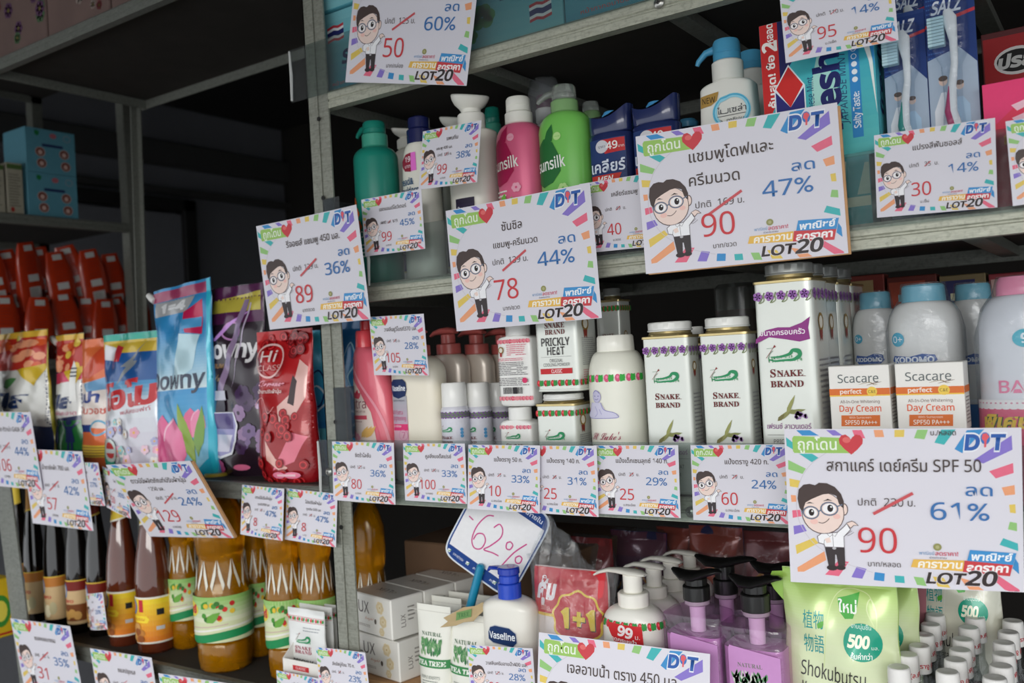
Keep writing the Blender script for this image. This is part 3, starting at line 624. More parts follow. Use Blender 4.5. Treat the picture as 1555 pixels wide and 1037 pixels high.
def disc_pump(par, z0, r, hc, zt, rd, m, tilt=.22):
    mk('pump_collar', loft(cyl(r, z0, z0+hc, .0015), 32, ribs(50, .006)), m, par)
    mk('pump_neck', loft(cyl(r*.72, z0+hc, z0+hc+(zt-z0-hc)*.35, .001), 24), m, par)
    h = zt-(z0+hc)
    g = loft([(-h*.80, r*.62, r*.62, 2), (-h*.70, rd*.52, rd*.52, 2), (-h*.52, rd*.78, rd*.78, 2), (-h*.30, rd*.94, rd*.94, 2), (-h*.14, rd*1.0, rd*1.0, 2), (-h*.06, rd*1.02, rd*1.02, 2), (0, rd*.985, rd*.985, 2), (.0005, rd*.9, rd*.9, 2), (-.0012, rd*.8, rd*.8, 2), (-.0016, rd*.2, rd*.2, 2)], 36)
    mk('pump_disc', xf(g, Matrix.Translation((0, 0, zt-.002)) @ Matrix.Rotation(tilt, 4, 'Y') @ Matrix.Rotation(.12, 4, 'X')), m, par)
def lever_pump(par, z0, r, hc, zt, L, m, m2=None, wid=.5, dark=False, yaw=math.pi):
    """collar, stem and a long curved flat lever"""
    m2 = m2 or m
    mk('pump_collar', loft(cyl(r, z0, z0+hc, .0012), 36, ribs(48, .015)), m, par)
    mk('pump_stem', loft(cyl(r*.62, z0+hc, zt-.004, .0008), 24, ribs(24, .01)), m, par)
    c, s = math.cos(yaw), math.sin(yaw); w = r*wid*1.6
    pts = [(-c*r*.95, -s*r*.95, zt-.004), (-c*r*.5, -s*r*.5, zt-.0025), (0, 0, zt-.002), (c*L*.35, s*L*.35, zt-.001), (c*L*.6, s*L*.6, zt-.0015), (c*L*.85, s*L*.85, zt-.005), (c*L, s*L, zt-.009)]
    rr = [(w*.5, .0014), (w*.95, .003), (w*1.05, .0036), (w*.8, .003), (w*.55, .0026), (w*.4, .002), (w*.22, .0012)]
    mk('pump_lever', tube(pts, rr, 14), m2, par)
def pump_bottle(S, name, label, cat, sh_py, neck_py, body_m, prints=None, n=2.0, k=1.0, wt=1., wb=1., neck=None, group='pump bottles', rz=0, clear_label=False, rgb=None):
    b = empty(name, (S.X, S.Y, S.deck), rz, label, cat, group)
    H = S.z(neck_py); sh = S.z(sh_py); nr = neck or S.w*.24
    R = bottle_rings(S.w, k, H, sh, nr, n, wt=wt, wb=wb)
    mk('bottle_body', loft(R, 48), body_m, b)
    if prints:
        P = Print(); prints(P, S.front(k), sh); P.done('label_print', b, s_loft(R), base=.0005, split=.003)
    return b, H, R
WHITE = plastic((236, 235, 226)); WHITE2 = plastic((242, 242, 238)); CREAM = plastic((240, 233, 214)); PEARL = mat((232, 220, 206), .3, metal=.15, coat=.3, var=.03)
# ---------------------------------------------------------------- shelf of shampoo
TEALB = plastic((28, 134, 116), .3); TEALL = mat((70, 170, 145), .3, trans=.1, coat=.2)
def flame(P, S, sh):
    for i, (x, z) in enumerate(((-.018, .12), (-.012, .105), (-.02, .095), (-.008, .088))): P.flower(x-.004, z-.01, .009, (228, 110, 50), (245, 190, 90), 6, i)
    P.text('Rejoice', -.004, .068, .011, (235, 240, 235), w=.042); P.smalltext(-.02, .012, .035, .055, 4, (220, 235, 230))
S = Spot(540, 609, .05, D2, pym=300)
b, H, R = pump_bottle(S, 'shampoo_bottle', 'green shampoo bottle with round green pump, nearest the steel post on its shelf', 'bottle', 243, 224, TEALB, flame)
dome_pump(b, H, S.wd(553, 593)/2, S.z(203)-H, S.z(183)-S.z(203), TEALL, TEALB, .016)
S = Spot(733, 771, .135, D2, pym=250)
b, H, R = pump_bottle(S, 'shampoo_bottle', 'green pump bottle half hidden behind the white disc pump bottle', 'bottle', 215, 205, TEALB, flame)
dome_pump(b, H, S.w*.33, .016, .022, TEALL, TEALB, .016)
def pantene(P, S, sh):
    P.grad(-.012, .022, .014, .092, (90, 70, 130), (45, 38, 60)); P.rect(-.012, .020, .014, .022, (200, 190, 140)); P.text('Damage', .001, .079, .006, (240, 240, 245), w=.02); P.text('Care', .001, .065, .010, (245, 242, 250), w=.017, shear=.2, bold=.01)
    P.line([(-.01, .055), (.012, .055)], .0006, (220, 220, 230)); P.text('Awapuhi', .001, .048, .004, (230, 230, 240), w=.018)
WPEARL = mat((232, 230, 218), .25, coat=.3, var=.02)
for nm, p0, p1, sh, nk, top, dn, Y, lab in (('c', 685, 757, 205, 197, 140, (688, 740), .05, 'white bottle with a wide white disc pump beside the pink bottle'),
        ('d', 600, 648, 240, 226, 192, (594, 640), .13, 'white disc pump bottle behind the navy capped bottle'), ('e', 672, 722, 228, 214, 175, (668, 712), .14, 'white disc pump bottle behind another of its kind')):
    S = Spot(p0, p1, Y, D2, k=.8, pym=260); b, H, R = pump_bottle(S, 'conditioner_bottle', lab, 'bottle', sh, nk, WPEARL, pantene, n=2.6, k=.8, neck=.012)
    rd = S.wd(*dn)/2*1.12
    disc_pump(b, H, rd*.72, (S.z(top)-H)*.44, S.z(top), rd, WHITE)
# white bottle with navy cap
S = Spot(611, 672, .06, D2, k=.7, pym=280)
def hs(P, S, sh):
    z = S.z(238); P.poly([(-.020, z), (-.011, z+.008), (-.001, z+.009), (-.001, z-.016), (-.012, z-.014), (-.018, z-.007)], (150, 38, 60)); P.rect(-.001, z-.015, .007, z+.009, (240, 120, 215))
    P.text('19', -.0065, z+.001, .0065, (245, 235, 240), bold=.02); P.text('บาท', -.0065, z-.008, .0045, (245, 235, 240))
    P.text('head&', -.010, z-.028, .0085, (35, 80, 120), w=.024, bold=.02); P.text('shoulders', -.009, z-.040, .0085, (35, 80, 120), w=.036, bold=.02); P.line([(-.02, z-.049), (-.002, z-.046)], .0012, (60, 150, 170))
b, H, R = pump_bottle(S, 'shampoo_bottle', 'white anti dandruff shampoo bottle with navy cap and red sticker', 'bottle', 262, 217, mat((238, 236, 224), .3, coat=.2, var=.02), hs, n=2.2, k=.7, wt=.93, neck=.015)
NAVY = plastic((28, 34, 84), .25)
mk('cap', loft(cyl(.0165, H-.001, S.z(196), .001), 32, ribs(40, .01)), NAVY, b); mk('cap_top', loft(cyl(.0142, S.z(196), S.z(177), .0018), 32), NAVY, b)
# pink and green
def silk(col, lt, badge, txt):
    def f(P, S, sh):
        z = S.z(244)
        P.poly([(-.026, z+.022), (-.016, z+.030), (-.004, z+.024), (.004, z+.006), (.004, z-.010), (-.006, z-.022), (-.02, z-.026), (-.03, z-.020)], badge)
        P.leaf(-.012, z+.02, -.004, z+.045, .2, badge)
        P.text('sunsilk', -.010, z, .0125, (245, 248, 240), w=.040, bold=.02, rot=.06)
        P.disc(.002, z+.030, .0045, .0045, lt); P.text('natural', .002, z+.030, .0016, col, w=.006)
        P.smalltext(-.024, -.006, z-.040, z-.030, 2, (240, 245, 235), 2)
        for i, (x, zz) in enumerate(((-.016, -.045), (-.006, -.05), (-.02, -.058), (-.010, -.062))): P.leaf(x, z+zz-.008, x+.006, z+zz+.010, .3, (120+20*i % 60, 190, 70))
        P.rect(-.030, z-.066, -.012, z-.056, (215, 50, 110)); P.flower(.006, z-.03, .006, lt, col, 6)
    return f
PINKB = mat((228, 104, 142), .28, metal=.1, coat=.4, var=.03); GREENB = mat((122, 200, 94), .28, coat=.4, var=.03)
S = Spot(757, 828, .05, D2, k=.8, pym=250)
b, H, R = pump_bottle(S, 'shampoo_bottle', 'pink shampoo bottle with white pump cap', 'bottle', 214, 189, PINKB, silk((222, 84, 128), (240, 170, 190), (170, 30, 80), 'sunsilk'), n=2.3, k=.8, neck=.0165)
dome_pump(b, H, S.wd(769, 812)/2, S.z(170)-H, S.z(146)-S.z(170), WHITE, WHITE, 0)
S = Spot(822, 903, .05, D2, k=.75, pym=240)
b, H, R = pump_bottle(S, 'shampoo_bottle', 'bright green shampoo bottle with clear pump', 'bottle', 200, 172, GREENB, silk((98, 196, 70), (190, 230, 150), (40, 110, 55), 'sunsilk'), n=2.4, k=.75, neck=.017)
CLEARP = mat((225, 235, 225), .15, trans=.75, coat=.2, var=.02); CLEARG = mat((170, 222, 150), .2, trans=.45, coat=.2, var=.02)
dome_pump(b, H, S.wd(842, 885)/2, S.z(152)-H, S.z(128)-S.z(152), CLEARG, CLEARP, .022, droop=.004)
S = Spot(884, 914, .14, D2, pym=200)
b, H, R = pump_bottle(S, 'shampoo_bottle', 'green bottle with clear pump behind the front green bottle', 'bottle', 196, 184, GREENB)
dome_pump(b, H, S.w*.48, .012, S.z(154)-H-.012, CLEARG, CLEARP, 0)
S = Spot(812, 848, .14, D2, pym=200)
b, H, R = pump_bottle(S, 'conditioner_bottle', 'white bottle with dark plum cap behind the pink bottle', 'bottle', 205, 186, WHITE)
dome_pump(b, H, S.w*.42, .018, .018, WHITE, mat((96, 52, 78), .3), 0)
mk('shrink_film', loft([(H-.02, .022, .022, 2), (H+.02, .024, .024, 2), (H+.055, .017, .017, 2), (H+.062, .006, .006, 2)], 20, lambda t, z: 1+.06*math.sin(5*t+z*200)), film_mat(.12), b)
# navy flip-top bottles
def men(P, S, sh):
    a = S.w*.40; P.rect(-a, .03, a, sh-.004, (38, 60, 112)); P.grad(-a*.95, .034, a*.95, sh-.03, (70, 110, 170), (34, 50, 100))
    P.poly([(-a*.3, sh-.005), (a*.95, sh-.005), (a*.95, sh-.020), (-a*.1, sh-.021)], (196, 48, 52)); P.disc(-a*.25, sh-.0125, a*.34, a*.34, (215, 215, 220)); P.text('ราคา', -a*.25, sh-.0125, .003, (60, 60, 90)); P.text('49', a*.27, sh-.0125, .008, (250, 245, 240), bold=.02); P.text('บาท', a*.75, sh-.0145, .003, (250, 245, 240))
    P.text('เคลียร์', 0, sh-.035, .012, (225, 232, 245), w=a*1.8, bold=.02); P.poly([(-a*.9, sh-.044), (a*.7, sh-.044), (a*.5, sh-.053), (-a*.9, sh-.053)], (205, 58, 48)); P.text('MEN', -a*.15, sh-.0487, .0055, (250, 245, 240), bold=.03, shear=.2)
    P.smalltext(-a*.8, a*.5, sh-.072, sh-.058, 3, (200, 215, 235), 5)
for p0, p1, t0, t1, lab in ((898, 965, 168, 203, 'navy men shampoo bottle with flip cap and red 49 sticker, beside the green bottle'), (964, 1037, 153, 188, 'navy men shampoo bottle with light blue cap button beside the white pump bottle')):
    S = Spot(p0, p1, .045, D2, k=.55, pym=230); NB = mat((32, 44, 92), .22, coat=.5, var=.03)
    b, H, R = pump_bottle(S, 'shampoo_bottle', lab, 'bottle', t1+4, t1, NB, men, n=2.8, k=.55, neck=S.w*.44, group='flip top bottles')
    a = S.w/2; ht = S.z(t0)-H
    Rg = [(H, a*.93, a*.5, 2.8), (H+.002, a*.95, a*.53, 2.8), (H+ht*.6, a*.97, a*.55, 2.8), (H+ht, a*.98, a*.55, 2.8)]
    V, F = loft(Rg, 40); V = [(x, y, z-(.006*max(0, 1-(x/a/.9)**2)*1.5 if z > H+ht*.5 else 0)+(.004*x/a if z > H+ht*.5 else 0)) for x, y, z in V]
    mk('flip_cap', (V, F), NB, b)
    mk('cap_button', loft([(H+ht*.3, a*.35, a*.3, 2), (H+ht*.78, a*.42, a*.36, 2), (H+ht*.98, a*.3, a*.26, 2), (H+ht*1.04, a*.1, a*.1, 2)], 24), plastic((80, 160, 215)), b)
S = Spot(1030, 1060, .15, D2, pym=200)
b, H, R = pump_bottle(S, 'shampoo_bottle', 'navy bottle with light blue cap at the back by the white pump bottle', 'bottle', 200, 194, mat((32, 44, 92), .22, coat=.5, var=.03))
mk('cap', loft([(H, .012, .012, 2), (H+.006, .013, .013, 2), (H+.010, .009, .009, 2)], 24), plastic((80, 160, 205)), b)
# white bottles with blue pumps
def dove(P, S, sh):
    z = S.z(146); x = S.wd(1105, 1118)
    P.poly([(-.024, z-.006), (-.024, z+.006), (-.004, z+.008), (-.006, z-.001), (-.012, z-.005)], (176, 140, 72)); P.text('NEW', -.0145, z+.0008, .0058, (70, 55, 35), w=.014, bold=.01)
    for i in range(3): P.ring(.007, z-.014, .0175-i*.001, .0175-i*.001, .0022, ((110, 195, 222), (70, 170, 210), (150, 215, 235))[i], 30)
    P.text('ไมเซล่า', .007, z-.013, .0062, (60, 62, 70), w=.026); P.line([(-.006, z-.0185), (.019, z-.0185)], .0005, (90, 90, 95)); P.text('ออกซิเจน', .007, z-.0235, .004, (80, 82, 90), w=.02)
DB = plastic((78, 158, 196)); DW = plastic((234, 234, 226))
S = Spot(1061, 1160, .05, D2, k=.55, pym=180, box=False)
b, H, R = pump_bottle(S, 'shampoo_bottle', 'white oblong shampoo bottle with light blue pump and gold new flash', 'bottle', 134, 124, DW, dove, n=5, k=.55, wt=.82, wb=1, neck=.0155)
dome_pump(b, H, S.wd(1087, 1136)/2, S.z(92)-H, S.z(58)-S.z(92), DW, DB, .019, droop=.006)
S = Spot(1110, 1180, .14, D2, k=.6, pym=160)
b, H, R = pump_bottle(S, 'shampoo_bottle', 'white oblong shampoo bottle with light blue pump, standing behind its twin', 'bottle', 140, 133, DW, None, n=5, k=.55, wt=.86, neck=.0145)
dome_pump(b, H, .0145, .02, .022, DW, DB, .014)
# toothpaste boxes
def bx(name, label, cat, px0, px1, ptop, deck_or_pbot, Y, k, m, pym, group=None, bev=.0006, par=None, dk=None):
    S = Spot(px0, px1, Y, 0, k=k, box=True, pym=pym); d = S.w*k
    zt = U(px0+2, ptop, Y).z; zb = deck_or_pbot
    X = U(px0, pym, Y).x+S.w/2
    b = mk(name, box(S.w, d, zt-zb, bev), m, None, smooth=0, loc=(X, Y+d/2, zb)); tag(b, label, cat, group)
    return b, S.w, d, zt-zb
zt = U(1290, 238, .02).z
b, w, d, h = bx('toothpaste_box', 'tall teal and red toothpaste box for two tubes, stacked on another', 'box', 1157, 1347, 38, zt, .02, .32, mat((70, 178, 190), .25, coat=.3, var=.04), 120, 'toothpaste boxes')
P = Print(); a = w/2
P.grad(-a, 0, a, h, (96, 200, 200), (50, 165, 190), 12)
P.poly([(-a*.1, 0), (a*.3, 0), (a*.35, h*.5), (a*.05, h*.75), (-a*.2, h*.4)], (175, 228, 218)); 
P.poly([(-a, h*.42), (-a, h), (-a*.2, h), (-a*.2, h*.82)], (34, 34, 92)); P.rect(-a, h*.38, -a*.66, h, (205, 44, 44))
P.poly([(-a, h*.38), (-a*.66, h*.55), (-a*.66, h*.3), (-a, h*.28)], (205, 44, 44)); P.poly([(-a, h*.28), (-a*.66, h*.5), (-a*.40, h*.72), (-a*.1, h*.9), (-a*.1, h*.2), (-a, 0)], (70, 182, 190))
P.text('คุ้มสุด! ซื้อ', -a*.81, h*.60, .007, (250, 245, 240), rot=math.pi/2, w=.052, bold=.03); P.text('2', -a*.82, h*.84, .013, (250, 245, 240), rot=math.pi/2, bold=.05); P.text('หลอด', -a*.81, h*.93, .007, (250, 245, 240), rot=math.pi/2, w=.02, bold=.03)
cx, cz, q = -a*.50, h*.535, a*.28
P.poly([(cx-q, cz), (cx, cz+q*1.5), (cx+q, cz), (cx+q, cz-q*1.6), (cx-q, cz-q*1.6)], (235, 240, 245)); P.poly([(cx-q*.92, cz-q*.15), (cx, cz-q*1.3), (cx+q*.92, cz-q*.15), (cx+q*.92, cz-q*1.5), (cx-q*.92, cz-q*1.5)], (44, 44, 120)); P.poly([(cx-q*.88, cz+.0005), (cx, cz+q*1.35), (cx+q*.88, cz+.0005), (cx, cz-q*1.3)], (212, 46, 44))
P.text('Japanese Mint', -a*.13, h*.42, .0065, (30, 50, 110), rot=math.pi/2, w=.045)
P.text('fresh', a*.18, h*.44, .021, (28, 34, 100), rot=math.pi/2, w=.078, bold=.05); P.text('JAPANESE MINT', a*.44, h*.46, .0065, (40, 60, 110), rot=math.pi/2, w=.068, shear=.15)
P.poly([(a*.56, h*.12), (a*.74, h*.12), (a*.74, h*.70), (a*.64, h*.76), (a*.56, h*.74)], (50, 140, 205)); P.text('Salty Taste:', a*.65, h*.30, .006, (240, 245, 250), rot=math.pi/2, w=.034, bold=.02)
for i in range(5): (P.disc if i < 3 else lambda *v: P.ring(v[0], v[1], v[2], v[3], .0006, v[4]))(a*.65, h*.50+i*.0072, .0026, .0026, (240, 245, 250))
P.poly([(a*.62, h), (a*.80, h), (a*.96, h*.6), (a*.99, h*.25), (a*.90, h*.6)], (235, 245, 240)); P.poly([(a*.8, h), (a, h), (a, h*.55)], (55, 150, 215))
P.done('printed_front', b, s_plane(-d/2), clip=(-a+.0004, a-.0004, .0004, h-.0004))
P = Print(); P.grad(-d/2, 0, d/2, h, (96, 200, 205), (60, 165, 190), 8); P.text('fresh', 0, h*.5, .013, (30, 40, 100), rot=math.pi/2, w=.07, bold=.04, shear=.2); P.poly([(-d*.3, h*.02), (0, h*.16), (d*.2, h*.02)], (205, 60, 60)); P.done('printed_side', b, s_side(w/2), clip=(-d/2+.0004, d/2-.0004, .0004, h-.0004))
b, w2, d2, h2 = bx('toothpaste_box', 'teal toothpaste carton with a cream band under the tall box', 'box', 1157, 1338, 238, D2, .02, .32, mat((40, 160, 165), .3, coat=.2), 280, 'toothpaste boxes')
h2 = zt-D2-.0005
P = Print(); P.grad(-w2/2, 0, w2/2, h2, (30, 150, 155), (60, 170, 180), 6); P.rect(-w2/2, h2*.28, w2/2, h2*.42, (215, 222, 200)); P.poly([(w2*.2, h2*.45), (w2*.26, h2*.95), (w2*.30, h2*.95), (w2*.27, h2*.45)], (225, 230, 215)); P.poly([(w2*.38, h2*.45), (w2*.46, h2*.9), (w2*.5, h2*.9), (w2*.5, h2*.45)], (180, 205, 190)); P.flower(w2*.12, h2*.6, .010, (120, 200, 205), (220, 235, 225), 5); P.text('fresh', -w2*.15, h2*.68, .012, (30, 40, 100), w=.05, bold=.03)
P.done('printed_front', b, s_plane(-d2/2), clip=(-w2/2+.0004, w2/2-.0004, .0004, h2-.0004))
# toothbrush packs
def brush_pack(px0, px1, ptop, Y, gripcol, label, lean=-.03):
    S = Spot(px0, px1, Y, D2, pym=180, box=True, k=.05); w = S.w; h = U((px0+px1)/2, ptop, Y).z-D2
    X = (U(px0, 180, Y).x+U(px1, 180, Y).x)/2
    o = empty('toothbrush_pack', (X, Y, D2), 0, label, 'toothbrush', 'toothbrush packs'); o.rotation_euler = (lean, 0, 0)
    mk('backing_card', box(w, .0008, h, .0002), mat((38, 66, 128), .35, coat=.3, var=.06), o, smooth=0)
    P = Print(); a = w/2
    P.rect(-a*.98, h*.02, a*.98, h*.98, (34, 60, 122))
    for i in range(7):
        for j in range(22): P.disc(-a*.9+i*a*.09, h*(.55+j*.02), .0008, .0008, (60, 100, 165), 6); P.layer -= 1
    P.layer += 1
    P.poly([(-a*.98, h*.02), (a*.98, h*.02), (a*.98, h*.66), (a*.3, h*.74), (-a*.98, h*.70)], (172, 188, 206))
    P.grad(-a*.9, h*.03, a*.9, h*.2, (225, 215, 215), (190, 205, 222), 6)
    for cx, cz, s in ((-.4, .60, 1.05), (.25, .57, .95)):   # a printed couple in white shirts
        P.poly([(a*(cx-.42*s), h*.12), (a*(cx+.42*s), h*.12), (a*(cx+.38*s), h*.48), (a*(cx+.1), h*(cz-.05)), (a*(cx-.1), h*(cz-.05)), (a*(cx-.38*s), h*.47)], (232, 236, 242) if cx < 0 else (176, 205, 228)); P.disc(a*cx, h*cz, a*.17*s, a*.20*s, (226, 196, 180), 14); P.disc(a*cx, h*cz+a*.12, a*.18*s, a*.12*s, (96, 78, 70), 12)
    P.text('SALZ', -a*.1, h*.93, .011, (230, 236, 245), w=a*1.2, bold=.03, shear=.2); P.poly([(-a, h*.86), (a, h*.90), (a, h*.885), (-a, h*.845)], (200, 60, 70))
    P.done('printed_card', o, s_plane(-.0004))
    y = -.009
    pts = [(.004, y, h*.10), (.005, y-.001, h*.22), (.003, y+.001, h*.33), (-.002, y, h*.45), (.000, y, h*.56), (.003, y, h*.66), (.003, y, h*.76), (.001, y, h*.86), (-.001, y, h*.90)]
    mk('handle', tube(pts, [(.0040, .0032), (.0052, .0038), (.0062, .0042), (.0052, .0036), (.0036, .003), (.003, .0026), (.0034, .0024), (.0058, .0022), (.003, .0016)], 14, up=(0, 1, 0)), plastic((238, 240, 240)), o)
    mk('grip', tube([(x-.0022, yy-.0014, z) for x, yy, z in pts[0:5]], [(.0020, .003), (.0034, .0038), (.0038, .0038), (.0030, .0034), (.0008, .001)], 12, up=(0, 1, 0)), plastic(gripcol), o)
    br = mk('bristles', join(*[box(.0135, .0016, .0024, 0, (-.0105, y-.003+.0019*j, h*(.745+.0145*i))) for i in range(9) for j in range(4)]), mat((190, 224, 232), .5), o, smooth=0); br['kind'] = 'stuff'
    mk('blister', loft([(h*.06, w*.20, .001, 4), (h*.065, w*.24, .012, 5), (h*.30, w*.26, .016, 5), (h*.5, w*.17, .015, 5), (h*.66, w*.20, .015, 5), (h*.72, w*.36, .016, 5), (h*.92, w*.37, .016, 5), (h*.935, w*.33, .001, 4)], 32), film_mat(.03, (240, 244, 248), .06), o)
    return o
brush_pack(1345, 1412, 14, .03, (40, 150, 140), 'toothbrush pack with white and green handle on a navy card')
brush_pack(1412, 1490, -22, .03, (186, 60, 110), 'toothbrush pack with white and magenta handle on a navy card')
brush_pack(1360, 1420, -30, .075, (50, 90, 170), 'toothbrush pack standing behind the green handled one')
b, w, d, h = bx('sanitary_pad_box', 'bright pink box with white letter behind the clear rail', 'box', 1494, 1680, 128, D2, .02, .5, mat((232, 70, 118), .3, coat=.3, var=.04), 180)
P = Print(); P.rect(-w*.5, h*.60, w*.5, h, (238, 64, 120)); P.rect(-w*.5, 0, w*.5, h*.60, (214, 74, 98)); P.poly([(-w*.5, h*.60), (0, h*.60), (w*.2, h*.75), (-w*.2, h*.8)], (232, 60, 92))  # lower part darker: the rail's veil over it put into the print colour
for i in range(2): P.poly([(-w*.25, h*(.80-.1*i)), (0, h*(.86-.1*i)), (w*.02, h*(.82-.1*i)), (-w*.2, h*(.75-.1*i))], (248, 200, 215))
P.text('ก่อน', -w*.13, h*.55, .010, (236, 160, 70), w=.035, bold=.04); P.text('S', -w*.10, h*.34, .024, (245, 205, 215), bold=.05); P.text('PANTY', -w*.10, h*.22, .005, (245, 205, 215), w=.03); P.rect(-w*.22, h*.12, w*.05, h*.18, (222, 150, 50)); P.text('FOR', -w*.1, h*.15, .004, (150, 40, 40))
P.done('printed_front', b, s_plane(-d/2), clip=(-w/2+.0004, w/2-.0004, .0004, h-.0004))
for i, (p0, p1, pt, Y, c1) in enumerate(((1492, 1640, 52, .24, (150, 40, 44)),)):
    b, w, d, h = bx('paste_carton', 'dark red carton with a black oval badge at the back of the shelf', 'box', p0, p1, pt, D2, Y, .4, mat((90, 26, 30), .5), 100)
    P = Print(); P.rect(-w*.48, h*.70, w*.48, h*.97, (165, 40, 44)); P.disc(-w*.12, h*.84, w*.25, h*.07, (220, 216, 214)); P.disc(-w*.12, h*.84, w*.22, h*.055, (26, 24, 26)); P.text('ปรส', -w*.12, h*.84, .013, (200, 200, 198), bold=.05, shear=.2, w=.035); P.done('printed_front', b, s_plane(-d/2))
# ---------------------------------------------------------------- top shelf: teal boxes
TB = mat((94, 176, 192), .35, coat=.2, var=.06)
def mask_box(X, Y, Z, w, d, h, flip, label):
    b = mk('mask_box', box(w, d, h, .0012), TB, None, smooth=0, loc=(X, Y+d/2, Z)); tag(b, label, 'box', 'teal boxes on the top shelf')
    P = Print(); Q = Print(); a = w/2
    Q.grad(-a, 0, a, h, (78, 160, 182), (130, 196, 205), 8)
    fx, fz = -a+.030, h*.72
    for i, c in enumerate(((196, 60, 72), (238, 240, 242), (40, 48, 110), (238, 240, 242), (196, 60, 72))):
        y0 = (.0, .0035, .007, .0135, .017)[i]; y1 = (.0035, .007, .0135, .017, .0205)[i]
        Q.poly([(fx-.015, fz+y0-.010), (fx-.003, fz+y0-.0075), (fx+.005, fz+y0-.0095), (fx+.015, fz+y0-.0075), (fx+.015, fz+y1-.0075), (fx+.005, fz+y1-.0095), (fx-.003, fz+y1-.0075), (fx-.015, fz+y1-.010)], c)
    Q.text('SBK', -a+.062, h*.42, .016, (34, 44, 100), w=.044, bold=.06, shear=.2); Q.text('SMART MASK', -a+.062, h*.28, .005, (120, 130, 190), w=.05); 
    for i in range(6): Q.disc(a*.18+math.cos(i)*.011, h*.62+math.sin(i*2.1)*.008, .009, .008, (74, 146, 84), 9); Q.layer -= 1
    Q.layer += 2; Q.flower(a*.36, h*.8, .010, (84, 156, 90), (60, 130, 70), 6)
    for i in range(3): Q.ring(a*.62+i*.018, h*.75, .0075, .0075, .001, (190, 90, 90)); Q.line([(a*.62+i*.018-.004, h*.75+.004), (a*.62+i*.018+.004, h*.75-.004)], .001, (190, 90, 90))
    Q.text('หน้ากากอนามัย', -a+.05, h*.12, .005, (206, 90, 80), w=.06)
    if flip: P.include(Q, 0, h, -1, -1)
    else: P.include(Q)
    P.done('printed_front', b, s_plane(-d/2), clip=(-a+.0006, a-.0006, .0006, h-.0006))
    return b
XA = U(488, 100, .02).x; XE = U(856, 20, .02).x; bw = (XE-XA)/2-.001; bh = U(489, 24, .02).z-D1
mask_box(XA+bw/2, .02, D1, bw, .11, bh, False, 'teal mask box with flag, on the shelf next to the post')
mask_box(XA+bw*1.5+.002, .02, D1, bw, .11, bh, True, 'teal mask box placed upside down behind the large card')
mask_box(XA+bw*2.5+.004, .02, D1, bw, .11, bh, False, 'teal mask box beside the upside down one')
mask_box(XA+bw*3.5+.006, .02, D1, bw, .11, bh, True, 'last teal mask box along the top shelf')
mask_box(XA+bw/2-.010, .012, D1+bh+.0005, bw, .11, bh, True, 'teal mask box stacked above the one next to the post')
for i in (1, 2): mask_box(XA+bw*(i+.5)+.002*i, .02, D1+bh+.0005, bw, .11, bh, i == 1, ('', 'teal mask box in the upper layer behind the large card', 'teal mask box in the upper layer beyond the large card')[i])
# ================================================================== emblems drawn as on the packs
def emblem(P, x, y, s, col=(52, 150, 100)):
    """green coiled serpent over grass with a bow and arrow"""
    rr = random.Random(4)
    for i in range(46):
        gx = x+rr.uniform(-.95, .95)*s; gy = y-s*.25+rr.uniform(-.12, .12)*s; P.line([(gx, gy), (gx+rr.uniform(-.06, .06)*s, gy+s*.16)], s*.03, (96, 168, 118)); P.layer -= 1
    P.layer += 1
    P.curve([(x-s*.85, y-s*.18), (x-s*.5, y-s*.28), (x, y-s*.24), (x+s*.5, y-s*.22), (x+s*.85, y-s*.02), (x+s*.8, y+s*.22), (x+s*.5, y+s*.26), (x+s*.3, y+s*.08), (x-s*.05, y-s*.02), (x-s*.4, y-s*.06), (x-s*.75, y-s*.05)], s*.25, col, True)
    P.curve([(x-s*.6, y-s*.2), (x, y-s*.17), (x+s*.5, y-s*.12), (x+s*.7, y+s*.08), (x+s*.5, y+s*.16)], s*.05, (215, 235, 220))
    P.curve([(x-s*.85, y-s*.12), (x-s*.8, y+s*.1), (x-s*.6, y+s*.3)], s*.03, (120, 150, 130)); P.line([(x-s*1.0, y-s*.1), (x-s*.55, y+s*.5)], s*.025, (150, 70, 70)); P.poly([(x-s*.62, y+s*.42), (x-s*.42, y+s*.5), (x-s*.5, y+s*.62)], (150, 70, 70))
    P.line([(x-s*.95, y+s*.42), (x-s*.6, y+s*.44)], s*.025, (120, 150, 130))
SN = (116, 52, 52)
def snake_words(P, x, y, h, two=True):
    P.text('S', x-h*2.12, y+h*.06, h*1.25, SN, bold=.01); P.text('NAKE', x+h*.55, y, h, SN, w=h*4.1, bold=.01)
    for dx in (-h*1.2, h*.2, h*1.5, h*2.5): P.line([(x+dx, y-h*.5), (x+dx+h*.5, y-h*.5)], h*.07, SN); P.layer -= 1
    P.layer += 1
    if two: P.text('BRAND', x, y-h*1.65, h, SN, w=h*5.2, bold=.01)
def lavender(P, x, y, s):
    P.leaf(x-s, y-s*.6, x+s*.1, y+s*.2, .12, (150, 150, 95)); P.leaf(x-s*.4, y-s*.2, x+s*.3, y+s*1.2, .09, (160, 162, 100)); P.leaf(x-s*.3, y-s*.1, x+s, y+s*.15, .12, (140, 145, 90)); P.leaf(x-s*1.05, y-s*.65, x-s*.5, y-s*.15, .2, (125, 120, 75))
    rr = random.Random(8)
    for i in range(22): P.disc(x+s*(.25+rr.uniform(0, .75)), y+s*(-.25+rr.uniform(-.24, .2)), s*.11, s*.11, ((148, 106, 170), (182, 148, 198), (118, 82, 145))[i % 3], 7); P.layer -= 1
    P.layer += 1
TINW = mat((226, 230, 222), .22, metal=.15, coat=.4, var=.02); GOLD = mat((196, 178, 128), .28, metal=.8); LIDW = plastic((232, 233, 228)); LIDG = mat((168, 170, 166), .35, metal=.4)
